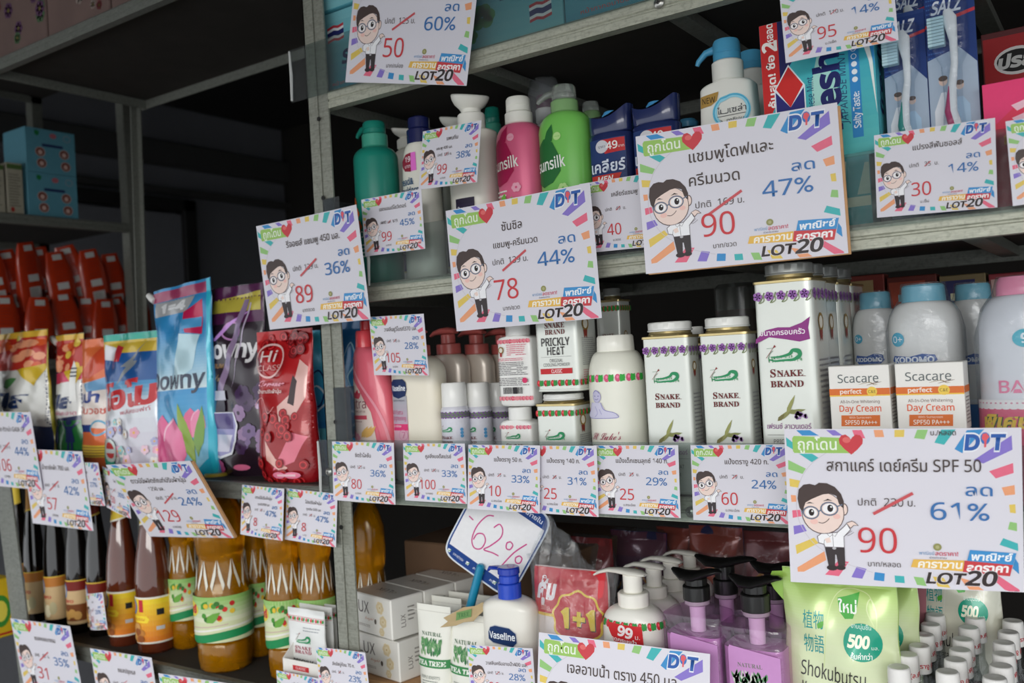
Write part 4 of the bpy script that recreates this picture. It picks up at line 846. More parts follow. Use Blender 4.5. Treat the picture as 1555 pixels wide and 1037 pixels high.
def side_text(P, d, h, seed=0):
    P.disc(-d*.1, h*.80, d*.15, d*.16, (150, 120, 60), 16); P.disc(-d*.1, h*.80, d*.10, d*.11, (232, 228, 215), 14); P.poly([(-d*.2, h*.80-d*.14), (-d*.02, h*.80-d*.14), (-d*.05, h*.80-d*.35), (-d*.11, h*.80-d*.27), (-d*.17, h*.80-d*.35)], (140, 60, 50))
    P.smalltext(-d*.3, d*.35, h*.30, h*.64, 14, (150, 150, 152), seed); P.smalltext(-d*.3, d*.3, h*.10, h*.26, 6, (190, 130, 135), seed+1)
def talc_tin(px0, px1, ptop, Y, k, label, lidpx, lid_top, band='iris', lid=None, extra=None, deck=D3, pym=600, group='white talc tins', face=None, zbase=None):
    S = Spot(px0, px1, Y, deck, k=k, box=True, pym=pym); w = S.w; d = w*k
    X = U(px0, pym, Y).x+w/2; H = U(px0+4, ptop, Y).z-deck; Yc = Y+d/2
    b = empty('talc_tin', (X, Yc, deck), 0, label, 'tin', group)
    a, e = w/2, d/2
    R = [(0, a-.001, e-.001, 9), (.001, a, e, 9), (.0025, a, e, 9), (.003, a-.0006, e-.0006, 9), (H-.003, a-.0006, e-.0006, 9)]
    mk('tin_body', loft(R, 64), TINW, b)
    mk('rim', loft([(H-.003, a-.0002, e-.0002, 9), (H-.0026, a+.0006, e+.0006, 9), (H-.0004, a+.0006, e+.0006, 9), (H, a-.0002, e-.0002, 9), (H-.0006, a-.002, e-.002, 8), (H+.0006, a-.005, e-.005, 6)], 64), GOLD, b)
    lr = S.wd(*lidpx)/2*1.0; zt = U((lidpx[0]+lidpx[1])/2, lid_top, Yc).z-deck
    mk('neck', loft([(H, lr*.97, lr*.97, 2), (H+.0015, lr*1.0, lr*1.0, 2), (H+.0025, lr*.95, lr*.95, 2), (zt*.35+H*.65, lr*.93, lr*.93, 2)], 40), GOLD, b)
    z0 = H+(zt-H)*.32
    mk('lid', loft([(z0, lr*1.0, lr*1.0, 2), (z0+.0012, lr*1.02, lr*1.02, 2), (z0+.002, lr*.98, lr*.98, 2), (zt-.0015, lr*.98, lr*.98, 2), (zt-.0003, lr*.94, lr*.94, 2), (zt, lr*.88, lr*.88, 2), (zt-.0008, lr*.82, lr*.82, 2)], 72, lambda t, z: 1+(.008*math.cos(60*t) if z0+.002 < z < zt-.001 else 0)), lid or LIDW, b)
    P = Print()
    if band == 'iris': P.iris_band(-a*.97, a*.97, H-.0155, .013, 5)
    else:
        P.rose_band(-a*.97, a*.97, H-.011, .009, (196, 48, 54), (58, 150, 72), 6); P.rose_band(-a*.97, a*.97, .010, .009, (196, 48, 54), (58, 150, 72), 6)
    if face: face(P, a, H)
    P.done('label_print', b, s_plane(-e+.0006-.0000), clip=(-a*.985, a*.985, .004, H-.004), base=.0008)
    P = Print()
    if band == 'iris': P.iris_band(-e*.95, e*.95, H-.0155, .013, 4)
    else: P.rose_band(-e*.95, e*.95, H-.011, .009, (196, 48, 54), (58, 150, 72), 5); P.rose_band(-e*.95, e*.95, .010, .009, (196, 48, 54), (58, 150, 72), 5)
    side_text(P, d, H, 3); P.done('side_print', b, s_side(a-.0006), clip=(-e*.97, e*.97, .004, H-.004), base=.0008)
    return b, w, d, H
def lav_face(P, a, H):
    e = a*.58
    emblem(P, -a*.02, H*.735, e); snake_words(P, 0, H*.615, a*.20); lavender(P, a*.05, H*.375, a*.50)
    P.text('เฟรนช์ ลาเวนเดอร์', 0, H*.265, a*.17, (150, 92, 150), w=a*1.42, bold=.005); P.line([(-a*.9, H*.225), (a*.9, H*.225)], .0004, (150, 150, 150))
    P.text('PRICKLY HEAT', 0, H*.175, a*.15, (110, 108, 110), w=a*1.1); P.text('POWDER', 0, H*.125, a*.15, (110, 108, 110), w=a*.8); P.rect(-a*.8, H*.04, a*.2, H*.085, (140, 80, 140))
def big_face(P, a, H):
    P.poly([(-a*.95, H*.735), (-a*.6, H*.775), (-a*.2, H*.785), (a*.2, H*.782), (a*.6, H*.80), (a*.88, H*.825), (a*.80, H*.775), (a*.84, H*.725), (a*.5, H*.715), (0, H*.730), (-a*.5, H*.742), (-a*.97, H*.715)], (150, 62, 138))
    P.text('ขนาดครอบครัว', -a*.06, H*.762, a*.17, (246, 236, 244), w=a*1.5, bold=.02, rot=.0)
    emblem(P, -a*.04, H*.655, a*.60); snake_words(P, 0, H*.575, a*.21); lavender(P, a*.1, H*.40, a*.46)
    P.text('เฟรนช์ ลาเวนเดอร์', -a*.02, H*.335, a*.17, (150, 92, 150), w=a*1.45, bold=.005); P.line([(-a*.75, H*.295), (a*.9, H*.295)], .0004, (140, 140, 140))
    P.text('PRICKLY HEAT', 0, H*.265, a*.14, (100, 98, 100), w=a*1.1); P.text('POWDER', 0, H*.23, a*.14, (100, 98, 100), w=a*.8)
talc_tin(978, 1070, 511, .022, .62, 'white lavender talc tin with ribbed white lid, beside the baby powder bottle', (998, 1068), 487, face=lav_face)
talc_tin(1065, 1158, 506, .022, .62, 'white lavender talc tin with ribbed white lid, against the tall family tin', (1085, 1156), 480, face=lav_face)
talc_tin(1030, 1090, 522, .115, .8, 'white talc tin standing behind the two lavender tins', (1060, 1090), 494, face=lav_face)
talc_tin(1151, 1271, 427, .018, .95, 'tall family size talc tin with purple ribbon, front of its row', (1171, 1249), 399, lid=LIDG, face=big_face, group='tall family talc tins')
Sx = Spot(1151, 1271, .018, D3, k=.95, box=True); tw, td = Sx.w, Sx.w*.95
X0 = U(1151, 600, .018).x
for i, lab in enumerate(('tall talc tin second in its row', 'tall talc tin third in its row', 'tall talc tin last in its row with a grey lid')):
    Y = .018+(td+.003)*(i+1); 
    bpx = (0, 0)
    # px range of the same X further back
    def pxof(X, Y, Z=1.45):
        v = CR.transposed() @ (Vector((X, Y, Z))-CP); return 777.5+1398*v.x/-v.z, 518-1398*v.y/-v.z
    a0 = pxof(X0, Y)[0]; H = U(1155, 427, .018).z; top = pxof(X0, Y, H)[1]
    wpx = pxof(X0+tw, Y)[0]+ (pxof(X0+tw, Y+td)[0]-pxof(X0+tw, Y)[0])
    cxp = pxof(X0+tw/2, Y+td/2); r = tw*.40/(Y+.9)*1390
    talc_tin(a0, wpx, pxof(X0+.002, Y, H)[1], Y, .95, lab, (cxp[0]-r, cxp[0]+r), pxof(X0+tw/2, Y+td/2, H+.019)[1], lid=LIDG, face=big_face, group='tall family talc tins')
def heat_face(P, a, H):
    P.text('SNAKE', -0, H*.80, a*.22, SN, w=a*.9); P.text('BRAND', 0, H*.72, a*.20, SN, w=a*.9); P.text('PRICKLY', 0, H*.60, a*.30, (66, 64, 66), w=a*1.3, bold=.015); P.text('HEAT', 0, H*.49, a*.30, (66, 64, 66), w=a*.8, bold=.015)
    P.line([(-a*.7, H*.42), (a*.7, H*.42)], .0003, (150, 150, 150)); P.text('ORIGINAL', 0, H*.375, a*.13, (100, 98, 100), w=a*.6); P.text('COOLING POWDER', 0, H*.325, a*.12, (100, 98, 100), w=a*1.2); P.rect(-a*.75, H*.215, a*.70, H*.28, (206, 50, 56)); P.text('CLASSIC', 0, H*.248, a*.13, (245, 235, 235), w=a*.5, bold=.02)
def small_face(P, a, H):
    emblem(P, -a*.05, H*.62, a*.5); snake_words(P, 0, H*.42, a*.19)
talc_low = talc_tin(813, 904, 613, .022, .80, 'low white talc tin with red rose bands carrying another tin', (836, 900), 596, band='rose', face=small_face, pym=640, group='rose band talc tins')
zb = U(815, 595, .022).z
talc_tin(813, 914, 470, .020, .85, 'white prickly heat talc tin stacked on the low rose band tin', (825, 895), 462, band='rose', face=heat_face, pym=560, deck=zb, group='rose band talc tins')
talc_tin(903, 960, 456, .125, .9, 'talc tin with a grey cap behind the baby powder bottle', (911, 938), 438, band='rose', lid=LIDG, face=heat_face, pym=480, group='rose band talc tins')
# ---------------------------------------------------------------- white powder bottles
def powder(P, S, sh): 
    a = S.w/2; P.rose_band(-a*1.5, a*1.5, S.z(573), .0105, (222, 92, 130), (58, 175, 72), 8)
    c = (150, 145, 205); x, y = -a*.35, S.z(618); k = .0145
    P.disc(x+.001, y+k*.85, k*.42, k*.46, (205, 202, 228), 16); P.ring(x+.001, y+k*.85, k*.42, k*.46, .0005, c); P.curve([(x-k*.3, y+k*1.1), (x, y+k*1.35), (x+k*.35, y+k*1.1)], .0006, c)
    P.poly([(x-k*.5, y+k*.4), (x+k*.45, y+k*.4), (x+k*.8, y-k*.2), (x+k*1.6, y-k*.45), (x+k*1.75, y-k*.75), (x+k*.6, y-k*.8), (x-k*.8, y-k*.8), (x-k*1.3, y-k*.6), (x-k*.75, y-k*.2)], (214, 212, 234))
    P.curve([(x-k*.5, y+k*.4), (x-k*.8, y-k*.2), (x-k*1.3, y-k*.6), (x-k*.8, y-k*.8), (x+k*.6, y-k*.8), (x+k*1.75, y-k*.75), (x+k*1.5, y-k*.4), (x+k*.7, y-k*.15), (x+k*.45, y+k*.4)], .0007, c); P.curve([(x-k*.1, y+k*.1), (x+k*.1, y-k*.4), (x-k*.2, y-k*.7)], .0005, c); P.curve([(x+k*.3, y-k*.1), (x+k*.5, y-k*.5)], .0005, c)
    for dx in (-.15, .2): P.disc(x+k*dx+.001, y+k*.9, .0007, .0007, (110, 105, 170), 6)
    P.curve([(x-k*.1, y+k*.68), (x+k*.08, y+k*.62), (x+k*.25, y+k*.7)], .0005, (110, 105, 170))
    P.text("St Luke's", -a*.05, S.z(661), .0085, (170, 70, 95), w=.036, shear=.3); P.text('BABY POWDER', -a*.05, S.z(678), .005, (120, 110, 160), w=.034)
S = Spot(896, 984, .05, D3, pym=600)
b, H, R = pump_bottle(S, 'powder_bottle', 'round cream baby powder bottle with pink rose band', 'bottle', 578, 532, mat((240, 240, 226), .3, coat=.25, var=.02), powder, neck=S.wd(914, 970)/2*1.02, group='talc powder bottles')
rc = S.wd(913, 971)/2
mk('cap', loft([(H-.001, rc*.98, rc*.98, 2), (H, rc, rc, 2), (S.z(511), rc*.97, rc*.97, 2), (S.z(508), rc*.9, rc*.9, 2)], 64, ribs(50, .006)), plastic((244, 243, 232)), b)
def small_label(P, S, sh):
    a = S.w/2; P.rose_band(-a*.95, a*.95, S.z(648), .006, (220, 90, 120), (235, 150, 160), 8); emblem(P, -a*.1, S.z(662), a*.4); snake_words(P, 0, S.z(676), a*.17)
S = Spot(765, 817, .045, D3, k=.6, pym=640)
b, H, R = pump_bottle(S, 'powder_bottle', 'small white powder bottle under the bottle with the barcode', 'bottle', 643, 636, WHITE2, small_label, n=6, k=.6, neck=S.wd(777, 813)/2, group='talc powder bottles'); rc = S.wd(777, 813)/2
mk('cap', loft(cyl(rc, H-.0005, S.z(617), .001), 40, ribs(36, .008)), WHITE2, b); zb2 = U(790, 616, .045).z+.0003
def back_label(P, S, sh):
    a = S.w/2*.9; P.rose_band(-a, a, S.z(517), .0065, (220, 84, 110), (235, 140, 150), 9); P.rose_band(-a, a, S.z(604), .0065, (220, 84, 110), (235, 140, 150), 9)
    P.disc(-a*.66, S.z(530), a*.17, a*.2, (150, 120, 70), 16); P.disc(-a*.66, S.z(530), a*.11, a*.13, (232, 228, 215), 12); P.poly([(-a*.72, S.z(534)), (-a*.6, S.z(534)), (-a*.6, S.z(540)), (-a*.72, S.z(540))], (170, 50, 50))
    P.smalltext(-a*.3, a*.75, S.z(539), S.z(521), 6, (222, 120, 140), 2); P.smalltext(-a*.85, a*.6, S.z(547), S.z(542), 2, (222, 120, 140), 6); P.smalltext(-a*.85, a*.85, S.z(569), S.z(548), 8, (120, 118, 120), 3); P.smalltext(-a*.85, a*.85, S.z(585), S.z(572), 5, (120, 118, 120), 4)
    P.disc(a*.55, S.z(577), a*.15, a*.15, (222, 60, 110), 14); P.barcode(-a*.6, S.z(597), a*.4, S.z(587))
S = Spot(763, 817, .045, zb2, k=.5, pym=560)
b, H, R = pump_bottle(S, 'powder_bottle', 'white powder bottle turned to its small print and barcode', 'bottle', 515, 509, WHITE2, back_label, n=7, k=.5, neck=S.wd(774, 812)/2, group='talc powder bottles'); rc = S.wd(774, 812)/2
mk('cap', loft(cyl(rc, H-.0005, S.z(486), .001), 40, ribs(36, .008)), WHITE2, b)
# ---------------------------------------------------------------- body sprays
def spray_lab(P, S, sh):
    a = S.w/2; P.rect(-a*2.6, 0, a*2.6, sh-.003, (224, 224, 234))
    for i in range(16): x = -a*2.4+a*4.8*i/16; P.flower(x, S.z(630), .0046, (130, 74, 160), (90, 50, 120), 5, i); P.leaf(x+.001, S.z(634), x+.0055, S.z(625), .3, (110, 130, 100)); P.layer -= 3
    P.layer += 3; emblem(P, -a*.1, S.z(652), a*.52); snake_words(P, -a*.1, S.z(664), a*.19); P.text('COOLING SPRAY', 0, .03, .004, (110, 108, 112), w=a*1.2)
    for i in range(3): P.disc(a*1.05, S.z(652+i*5), .0022, .0022, (90, 160, 210), 8)
for p0, p1, ct, cb, Y, lab in ((671, 713, 580, 614, .045, 'body spray can with white cap and purple flower band, beside the white lotion bottle'), (707, 748, 580, 614, .075, 'body spray can with white cap in the middle of three'), (736, 778, 580, 614, .115, 'body spray can with white cap behind the barcode bottle')):
    S = Spot(p0, p1, Y, D3, pym=640); r = S.w/2
    b = empty('spray_can', (S.X, Y, D3), 0, lab, 'spray can', 'body spray cans')
    sh = S.z(ct+36); R = [(0, r*.96, r*.96, 2), (.002, r, r, 2), (sh-.006, r, r, 2), (sh-.002, r*.97, r*.97, 2), (sh+.001, r*.88, r*.88, 2)]
    mk('can_body', loft(R, 48), mat((226, 226, 236), .25, metal=.1, coat=.4, var=.02), b)
    mk('cap', loft([(sh-.001, r*.90, r*.90, 2), (sh+.001, r*.92, r*.92, 2), (S.z(ct)-.002, r*.89, r*.89, 2), (S.z(ct), r*.83, r*.83, 2)], 48), WHITE2, b)
    P = Print(); spray_lab(P, S.front(1), sh); P.done('label_print', b, s_loft(R), split=.007, clip=(-r*2.9, r*2.9, .001, sh-.004))
# ---------------------------------------------------------------- lotions
ROSE = plastic((206, 106, 100), .3)
for p0, p1, t, Y, lab in ((655, 712, 500, .115, 'pearl lotion bottle with rose pump behind the spray cans'), (702, 750, 501, .15, 'pearl lotion bottle with rose pump, middle of three'), (742, 790, 505, .185, 'pearl lotion bottle with rose pump behind the barcode bottle')):
    S = Spot(p0, p1, Y, D3, k=.6, pym=560); b, H, R = pump_bottle(S, 'lotion_bottle', lab, 'bottle', 556, 537, PEARL, None, n=2.8, k=.6, neck=.016)
    c = (p0+p1)/2; z1 = S.z(t+14+3)
    mk('pump_collar', loft(cyl(.0165, H, H+.014, .001), 40, ribs(40, .01)), ROSE, b); mk('pump_stem', loft(cyl(.010, H+.014, H+.027, .001), 24), ROSE, b)
    mk('pump_head', tube([(.014, 0, H+.029), (.010, 0, H+.031), (0, 0, H+.032), (-.012, 0, H+.0315), (-.022, 0, H+.030), (-.030, 0, H+.026)], [(.006, .002), (.010, .004), (.0105, .005), (.009, .0045), (.006, .0032), (.003, .0015)], 16), ROSE, b)
def citra(P, S, sh):
    a = S.w/2; z = S.z
    P.curve([(-a*2.2, z(560)), (-a*.9, z(550)), (-a*.1, z(610)), (a*.35, z(650)), (a*.5, z(700))], .004, (236, 120, 140), n=8)
    pts = [(-a*2.6, z(545)), (-a*1.0, z(556)), (-a*.25, z(592)), (a*.20, z(625)), (a*.34, z(668)), (a*.25, z(745)), (-a*2.6, z(745))]; P.poly(pts, (246, 228, 218))
    P.curve([(-a*.9, z(540)), (-a*.2, z(580)), (a*.5, z(625)), (a*.9, z(690))], .0035, (244, 160, 175), n=8)
    P.text('Citra', -a*.42, z(612), .0125, (150, 80, 90), w=.031); P.leaf(-a*.45, z(604), -a*.35, z(590), .3, (226, 66, 88)); P.leaf(-a*.45, z(604), -a*.6, z(594), .3, (232, 90, 110)); P.leaf(-a*.42, z(604), -a*.18, z(595), .3, (232, 90, 110))
    P.text('PEARLY BRIGHT UV', -a*.42, z(624), .0025, (150, 90, 90), w=.028); P.rect(-a*1.0, z(636), a*.02, z(630), (222, 90, 110)); P.smalltext(-a*.9, 0, z(641), z(638), 1, (170, 120, 120), 1)
    for i in range(3): P.leaf(-a*(.25-.1*i), z(664), -a*(-.05-.15*i), z(646), .16, (238, 190, 110))
    P.flower(-a*.75, z(658), .008, (240, 150, 175), (250, 200, 200), 5); P.flower(-a*.45, z(664), .006, (244, 170, 190), (250, 210, 210), 5)
S = Spot(540, 606, .05, D3, k=.6, pym=620)
b = empty('lotion_bottle', (S.X, S.Y, D3), 0, 'pink and white lotion bottle with red cap beside the steel post', 'bottle', 'pump bottles'); a = S.w/2; z = S.z; e = a*.6
R = [(0, a*.9, e*.9, 2.4), (.004, a, e, 2.4), (z(690), a, e, 2.4), (z(640), a*.97, e*.98, 2.4), (z(600), a*.92, e*.95, 2.3), (z(575), a*.85, e*.9, 2.3), (z(550), a*.74, e*.84, 2.2), (z(536), a*.65, e*.8, 2.2), (z(530), a*.55, e*.7, 2), (z(525), a*.38, e*.52, 2)]
R = [r+((-a*.0 if r[0] < z(600) else -(a-r[1])*.75), 0) for r in R]
mk('bottle_body', loft(R, 48), mat((236, 110, 128), .28, coat=.4, var=.03), b); off = R[-1][4]
P = Print(); citra(P, S.front(.6), 0); 
sf0 = s_loft([r[:4] for r in R]); zz = np.array([r[0] for r in R]); xx = np.array([r[4] for r in R])
def sf(u, v, o): q = sf0(u, v, o); q[:, 0] += np.interp(v, zz, xx); return q
P.done('label_print', b, sf, split=.006, clip=(-a*1.5, a*1.4, .001, z(527)))
mk('cap', loft([(z(525), a*.36, a*.36, 2), (z(503), a*.33, a*.33, 2), (z(500), a*.30, a*.30, 2)], 32), plastic((232, 78, 88)), b, loc=(off, 0, 0)); mk('pump_head', loft(cyl(a*.22, z(500), z(485), .001), 24), plastic((206, 50, 56)), b, loc=(off+.004, 0, 0))
def vas_uv(P, S, sh):
    a = S.w/2; z = S.z; P.grad(-a*.72, z(668), -a*.08, z(600), (232, 120, 165), (190, 190, 200), 2); P.grad(-a*.72, z(650), -a*.08, z(600), (200, 170, 190), (176, 178, 186), 8); P.rect(-a*.72, z(653), -a*.08, z(643), (226, 56, 118)); P.rect(-a*.72, z(700), -a*.08, z(653), (226, 180, 196))
    P.poly([(-a*.74, z(579)), (-a*.62, z(574)), (-a*.2, z(574)), (-a*.08, z(579)), (-a*.06, z(590)), (-a*.12, z(600)), (-a*.4, z(604)), (-a*.68, z(600)), (-a*.76, z(590))], (22, 44, 92)); P.text('Vaseline', -a*.40, z(588), .0062, (240, 244, 250), w=.0235, bold=.03)
    P.text('HEALTHY BRIGHT', -a*.4, z(607), .002, (60, 60, 80), w=.02); P.text('UV Extra', -a*.47, z(625), .0055, (206, 80, 130), w=.018); P.text('Brightening', -a*.42, z(634), .0055, (206, 80, 130), w=.023); P.text('GlutaGlow', -a*.5, z(646), .003, (250, 235, 245), w=.014); P.text('7', -a*.25, z(660), .008, (205, 120, 160)); P.ring(-a*.25, z(660), .007, .007, .0006, (215, 140, 180))
S = Spot(600, 679, .05, D3, k=.55, pym=620)
b, H, R = pump_bottle(S, 'lotion_bottle', 'cream lotion bottle with navy badge and silver pink panel', 'bottle', 566, 540, CREAM, vas_uv, n=3, k=.55, neck=.017, wt=.97)
mk('pump_collar', loft(cyl(.017, H, H+.014, .001), 40, ribs(40, .01)), ROSE, b); mk('pump_stem', loft(cyl(.010, H+.014, H+.03, .001), 24), ROSE, b); mk('pump_head', tube([(.014, 0, H+.031), (0, 0, H+.034), (-.02, 0, H+.032), (-.032, 0, H+.027)], [(.006, .002), (.0105, .005), (.006, .0032), (.003, .0015)], 16), ROSE, b)
# ---------------------------------------------------------------- shrink wrapped powder bottles
def kodo(badge_px, blue_bottom=False, red=False):
    def f(P, S, sh):
        a = S.w/2; z = S.z
        P.disc(-a*.62, z(513), a*.19, a*.20, (72, 176, 206)); P.text('0+', -a*.62, z(513), a*.18, (235, 245, 250), bold=.01)
        P.poly([(-a*.80, z(546)), (-a*.74, z(538)), (-a*.3, z(540)), (a*.0, z(536)), (a*.3, z(538)), (a*.36, z(546)), (a*.2, z(552)), (-a*.6, z(553))], (44, 92, 168)); P.text('KODOMO', -a*.22, z(545), a*.15, (240, 244, 250), w=a*1.0, bold=.05)
        for i in range(9): P.disc(-a*.75+a*.14*i, z(608), a*.08, a*.08, (238, 240, 240), 10); P.layer -= 1
        P.layer += 1; P.rect(-a*1.3, 0, a*1.3, z(613), (40, 110, 180))
    return f
KB = mat((234, 231, 225), .3, coat=.3, var=.02); KC = plastic((108, 176, 196))
for p0, p1, c0, c1, ct, cb, s1, Y, lab in ((1351, 1467, 1373, 1441, 431, 455, 500, .10, 'shrink wrapped baby powder bottle with light blue cap behind the day cream boxes'), (1297, 1372, 1316, 1364, 443, 466, 505, .19, 'shrink wrapped baby powder bottle with light blue cap, half hidden by the tall tins side'), (1440, 1528, 1458, 1514, 430, 452, 498, .18, 'shrink wrapped baby powder bottle with light blue cap next to the pink capped one')):
    S = Spot(p0, p1, Y, D3, k=.7, pym=540); rc = S.wd(c0, c1)/2
    b, H, R = pump_bottle(S, 'powder_bottle', lab, 'bottle', s1, cb+2, KB, kodo(0), n=2.5, k=.7, neck=rc*.96, wt=.98, group='shrink wrapped powder bottles')
    mk('cap', loft([(H-.001, rc, rc*.85, 2.2), (H, rc*1.01, rc*.86, 2.2), (S.z(ct+3), rc*.97, rc*.82, 2.2), (S.z(ct), rc*.88, rc*.74, 2.2)], 40), KC, b)
    a = S.w/2; W = [(.001, a*1.03, a*.75, 2.5), (S.z(s1), a*1.04, a*.76, 2.5), (S.z(s1-25), a*.93, a*.74, 2.3), (H+.004, rc*1.12, rc*1.0, 2), (S.z(ct)+.0015, rc*1.0, rc*.9, 2), (S.z(ct)+.002, rc*.5, rc*.4, 2)]
    mk('shrink_film', loft(W, 48, lambda t, z: 1+.012*math.sin(9*t+z*90)+.008*math.sin(17*t-z*160)), film_mat(.045, (240, 243, 246), .1), b)
def pinkb(P, S, sh):
    a = S.w/2; z = S.z; P.disc(a*.05, z(512), a*.23, a*.20, (72, 186, 206)); P.text('9', a*.05, z(512), a*.2, (235, 245, 250), bold=.03)
    P.poly([(a*.08, z(545)), (a*.3, z(537)), (a*.9, z(540)), (a*1.0, z(552)), (a*.2, z(555))], (44, 92, 168)); P.text('KODOMO', a*.55, z(546), a*.13, (240, 244, 250), w=a*.7, bold=.05)
    P.text('BABY', -a*.0, z(586), a*.26, (240, 130, 165), w=a*.95, bold=.015)
    P.rect(-a*1.5, 0, a*1.5, z(616), (222, 92, 124))
    for i in range(22): P.disc(-a*1.5+a*3*i/21, z(614), a*.12, a*.10, (244, 240, 238), 10); P.layer -= 1
    P.layer += 1; P.rect(-a*1.5, z(613), a*1.5, z(606), (244, 240, 238))
    for i in range(30): P.disc(-a*1.45+a*2.9*i/29, z(611), a*.025, a*.02, (222, 150, 170), 6); P.layer -= 1
    P.layer += 1; P.text('พิเศษ!!!', -a*.2, z(640), a*.28, (40, 90, 60), w=a*1.3, bold=.08, shear=.2); P.text('พิเศษ!!!', -a*.2, z(639), a*.28, (235, 195, 70), w=a*1.28, bold=.04, shear=.2)
S = Spot(1484, 1640, .06, D3, k=.7, pym=560); rc = S.wd(1520, 1602)/2
b, H, R = pump_bottle(S, 'powder_bottle', 'large shrink wrapped baby powder bottle with pink cap and pink lower half', 'bottle', 505, 446, mat((226, 226, 230), .3, coat=.3, var=.02), pinkb, n=2.4, k=.7, neck=rc*.96, wt=.93, group='shrink wrapped powder bottles')
mk('cap', loft([(H-.001, rc, rc*.85, 2.2), (H, rc*1.01, rc*.86, 2.2), (S.z(426), rc*.97, rc*.82, 2.2), (S.z(418), rc*.85, rc*.7, 2.2)], 40), plastic((234, 140, 170)), b)
a = S.w/2; mk('shrink_film', loft([(.001, a*1.03, a*.75, 2.4), (S.z(510), a*1.02, a*.76, 2.4), (S.z(465), a*.86, a*.74, 2.3), (H+.004, rc*1.14, rc*1.0, 2), (S.z(417), rc*.98, rc*.85, 2), (S.z(416), rc*.5, rc*.4, 2)], 48, lambda t, z: 1+.014*math.sin(9*t+z*90)+.009*math.sin(19*t-z*170)), film_mat(.045, (240, 243, 246), .1), b)
# ---------------------------------------------------------------- day cream boxes
def cream_box(px0, px1, zb, H, Y, label):
    S = Spot(px0, px1, Y, 0, k=.5, box=True, pym=600); w = S.w; d = w*.5; X = U(px0, 600, Y).x+w/2
    b = mk('cream_box', box(w, d, H, .0007), mat((240, 238, 232), .4, var=.02), None, smooth=0, loc=(X, Y+d/2, zb)); tag(b, label, 'box', 'day cream boxes')
    P = Print(); a = w/2; h = H
    P.text('Scacare', -a*.02, h*.80, h*.125, (104, 112, 112), w=a*1.35, bold=.005); P.curve([(a*.0, h*.705), (a*.35, h*.735), (a*.5, h*.70), (a*.62, h*.70)], .0008, (150, 130, 90), True); P.curve([(a*.25, h*.69), (a*.5, h*.72), (a*.75, h*.74)], .0009, (140, 120, 110), True)
    P.rect(-a, h*.545, a, h*.645, (226, 118, 56)); P.rect(-a, h*.525, a, h*.545, (244, 200, 80)); P.text('perfect', -a*.28, h*.597, h*.062, (250, 236, 224), w=a*.72, bold=.03); P.disc(a*.42, h*.593, a*.17, h*.075, (244, 208, 90)); P.text('C&E', a*.42, h*.593, h*.045, (110, 90, 50), w=a*.24)
    P.text('All-In-One Whitening', 0, h*.44, h*.045, (130, 110, 105), w=a*1.3); P.text('Day Cream', 0, h*.335, h*.095, (232, 104, 62), w=a*1.38, bold=.012); P.poly([(-a*.66, h*.06), (a*.62, h*.06), (a*.64, h*.23), (-a*.64, h*.23)], (224, 118, 58)); P.text('With Sunscreen', -a*.02, h*.195, h*.032, (250, 230, 215), w=a*.72); P.text('SPF50 PA+++', 0, h*.118, h*.065, (252, 240, 230), w=a*1.06, bold=.015)
    P.done('printed_front', b, s_plane(-d/2))
    P = Print(); P.rect(-d/2+.0006, h*.545, d/2-.0006, h*.645, (226, 118, 56)); P.smalltext(-d*.35, d*.35, h*.08, h*.5, 8, (150, 140, 135), 2); P.done('printed_side', b, s_side(w/2))
    return b
zA = U(1310, 650, .02).z; hA = U(1262, 556, .02).z-U(1264, 652, .02).z; nb = 2
low = (zA-.0015-D3)/nb
cream_box(1260, 1363, D3, low-.0003, .02, 'day cream box hidden at the bottom of the stack near the tall tin'); cream_box(1361, 1474, D3, low-.0003, .02, 'day cream box hidden at the bottom of the stack near the pink bottle')
cream_box(1260, 1363, D3+low, low-.0003, .02, 'day cream box in the middle of the stack near the tall tin'); cream_box(1361, 1474, D3+low, low-.0003, .02, 'day cream box in the middle of the stack near the pink bottle')
z2 = D3+2*low; cream_box(1260, 1363, z2, U(1262, 556, .02).z-z2, .02, 'white and orange day cream box on top, next to the tall tin'); cream_box(1361, 1474, z2, U(1362, 552, .02).z-z2, .02, 'white and orange day cream box on top, next to the pink bottle')
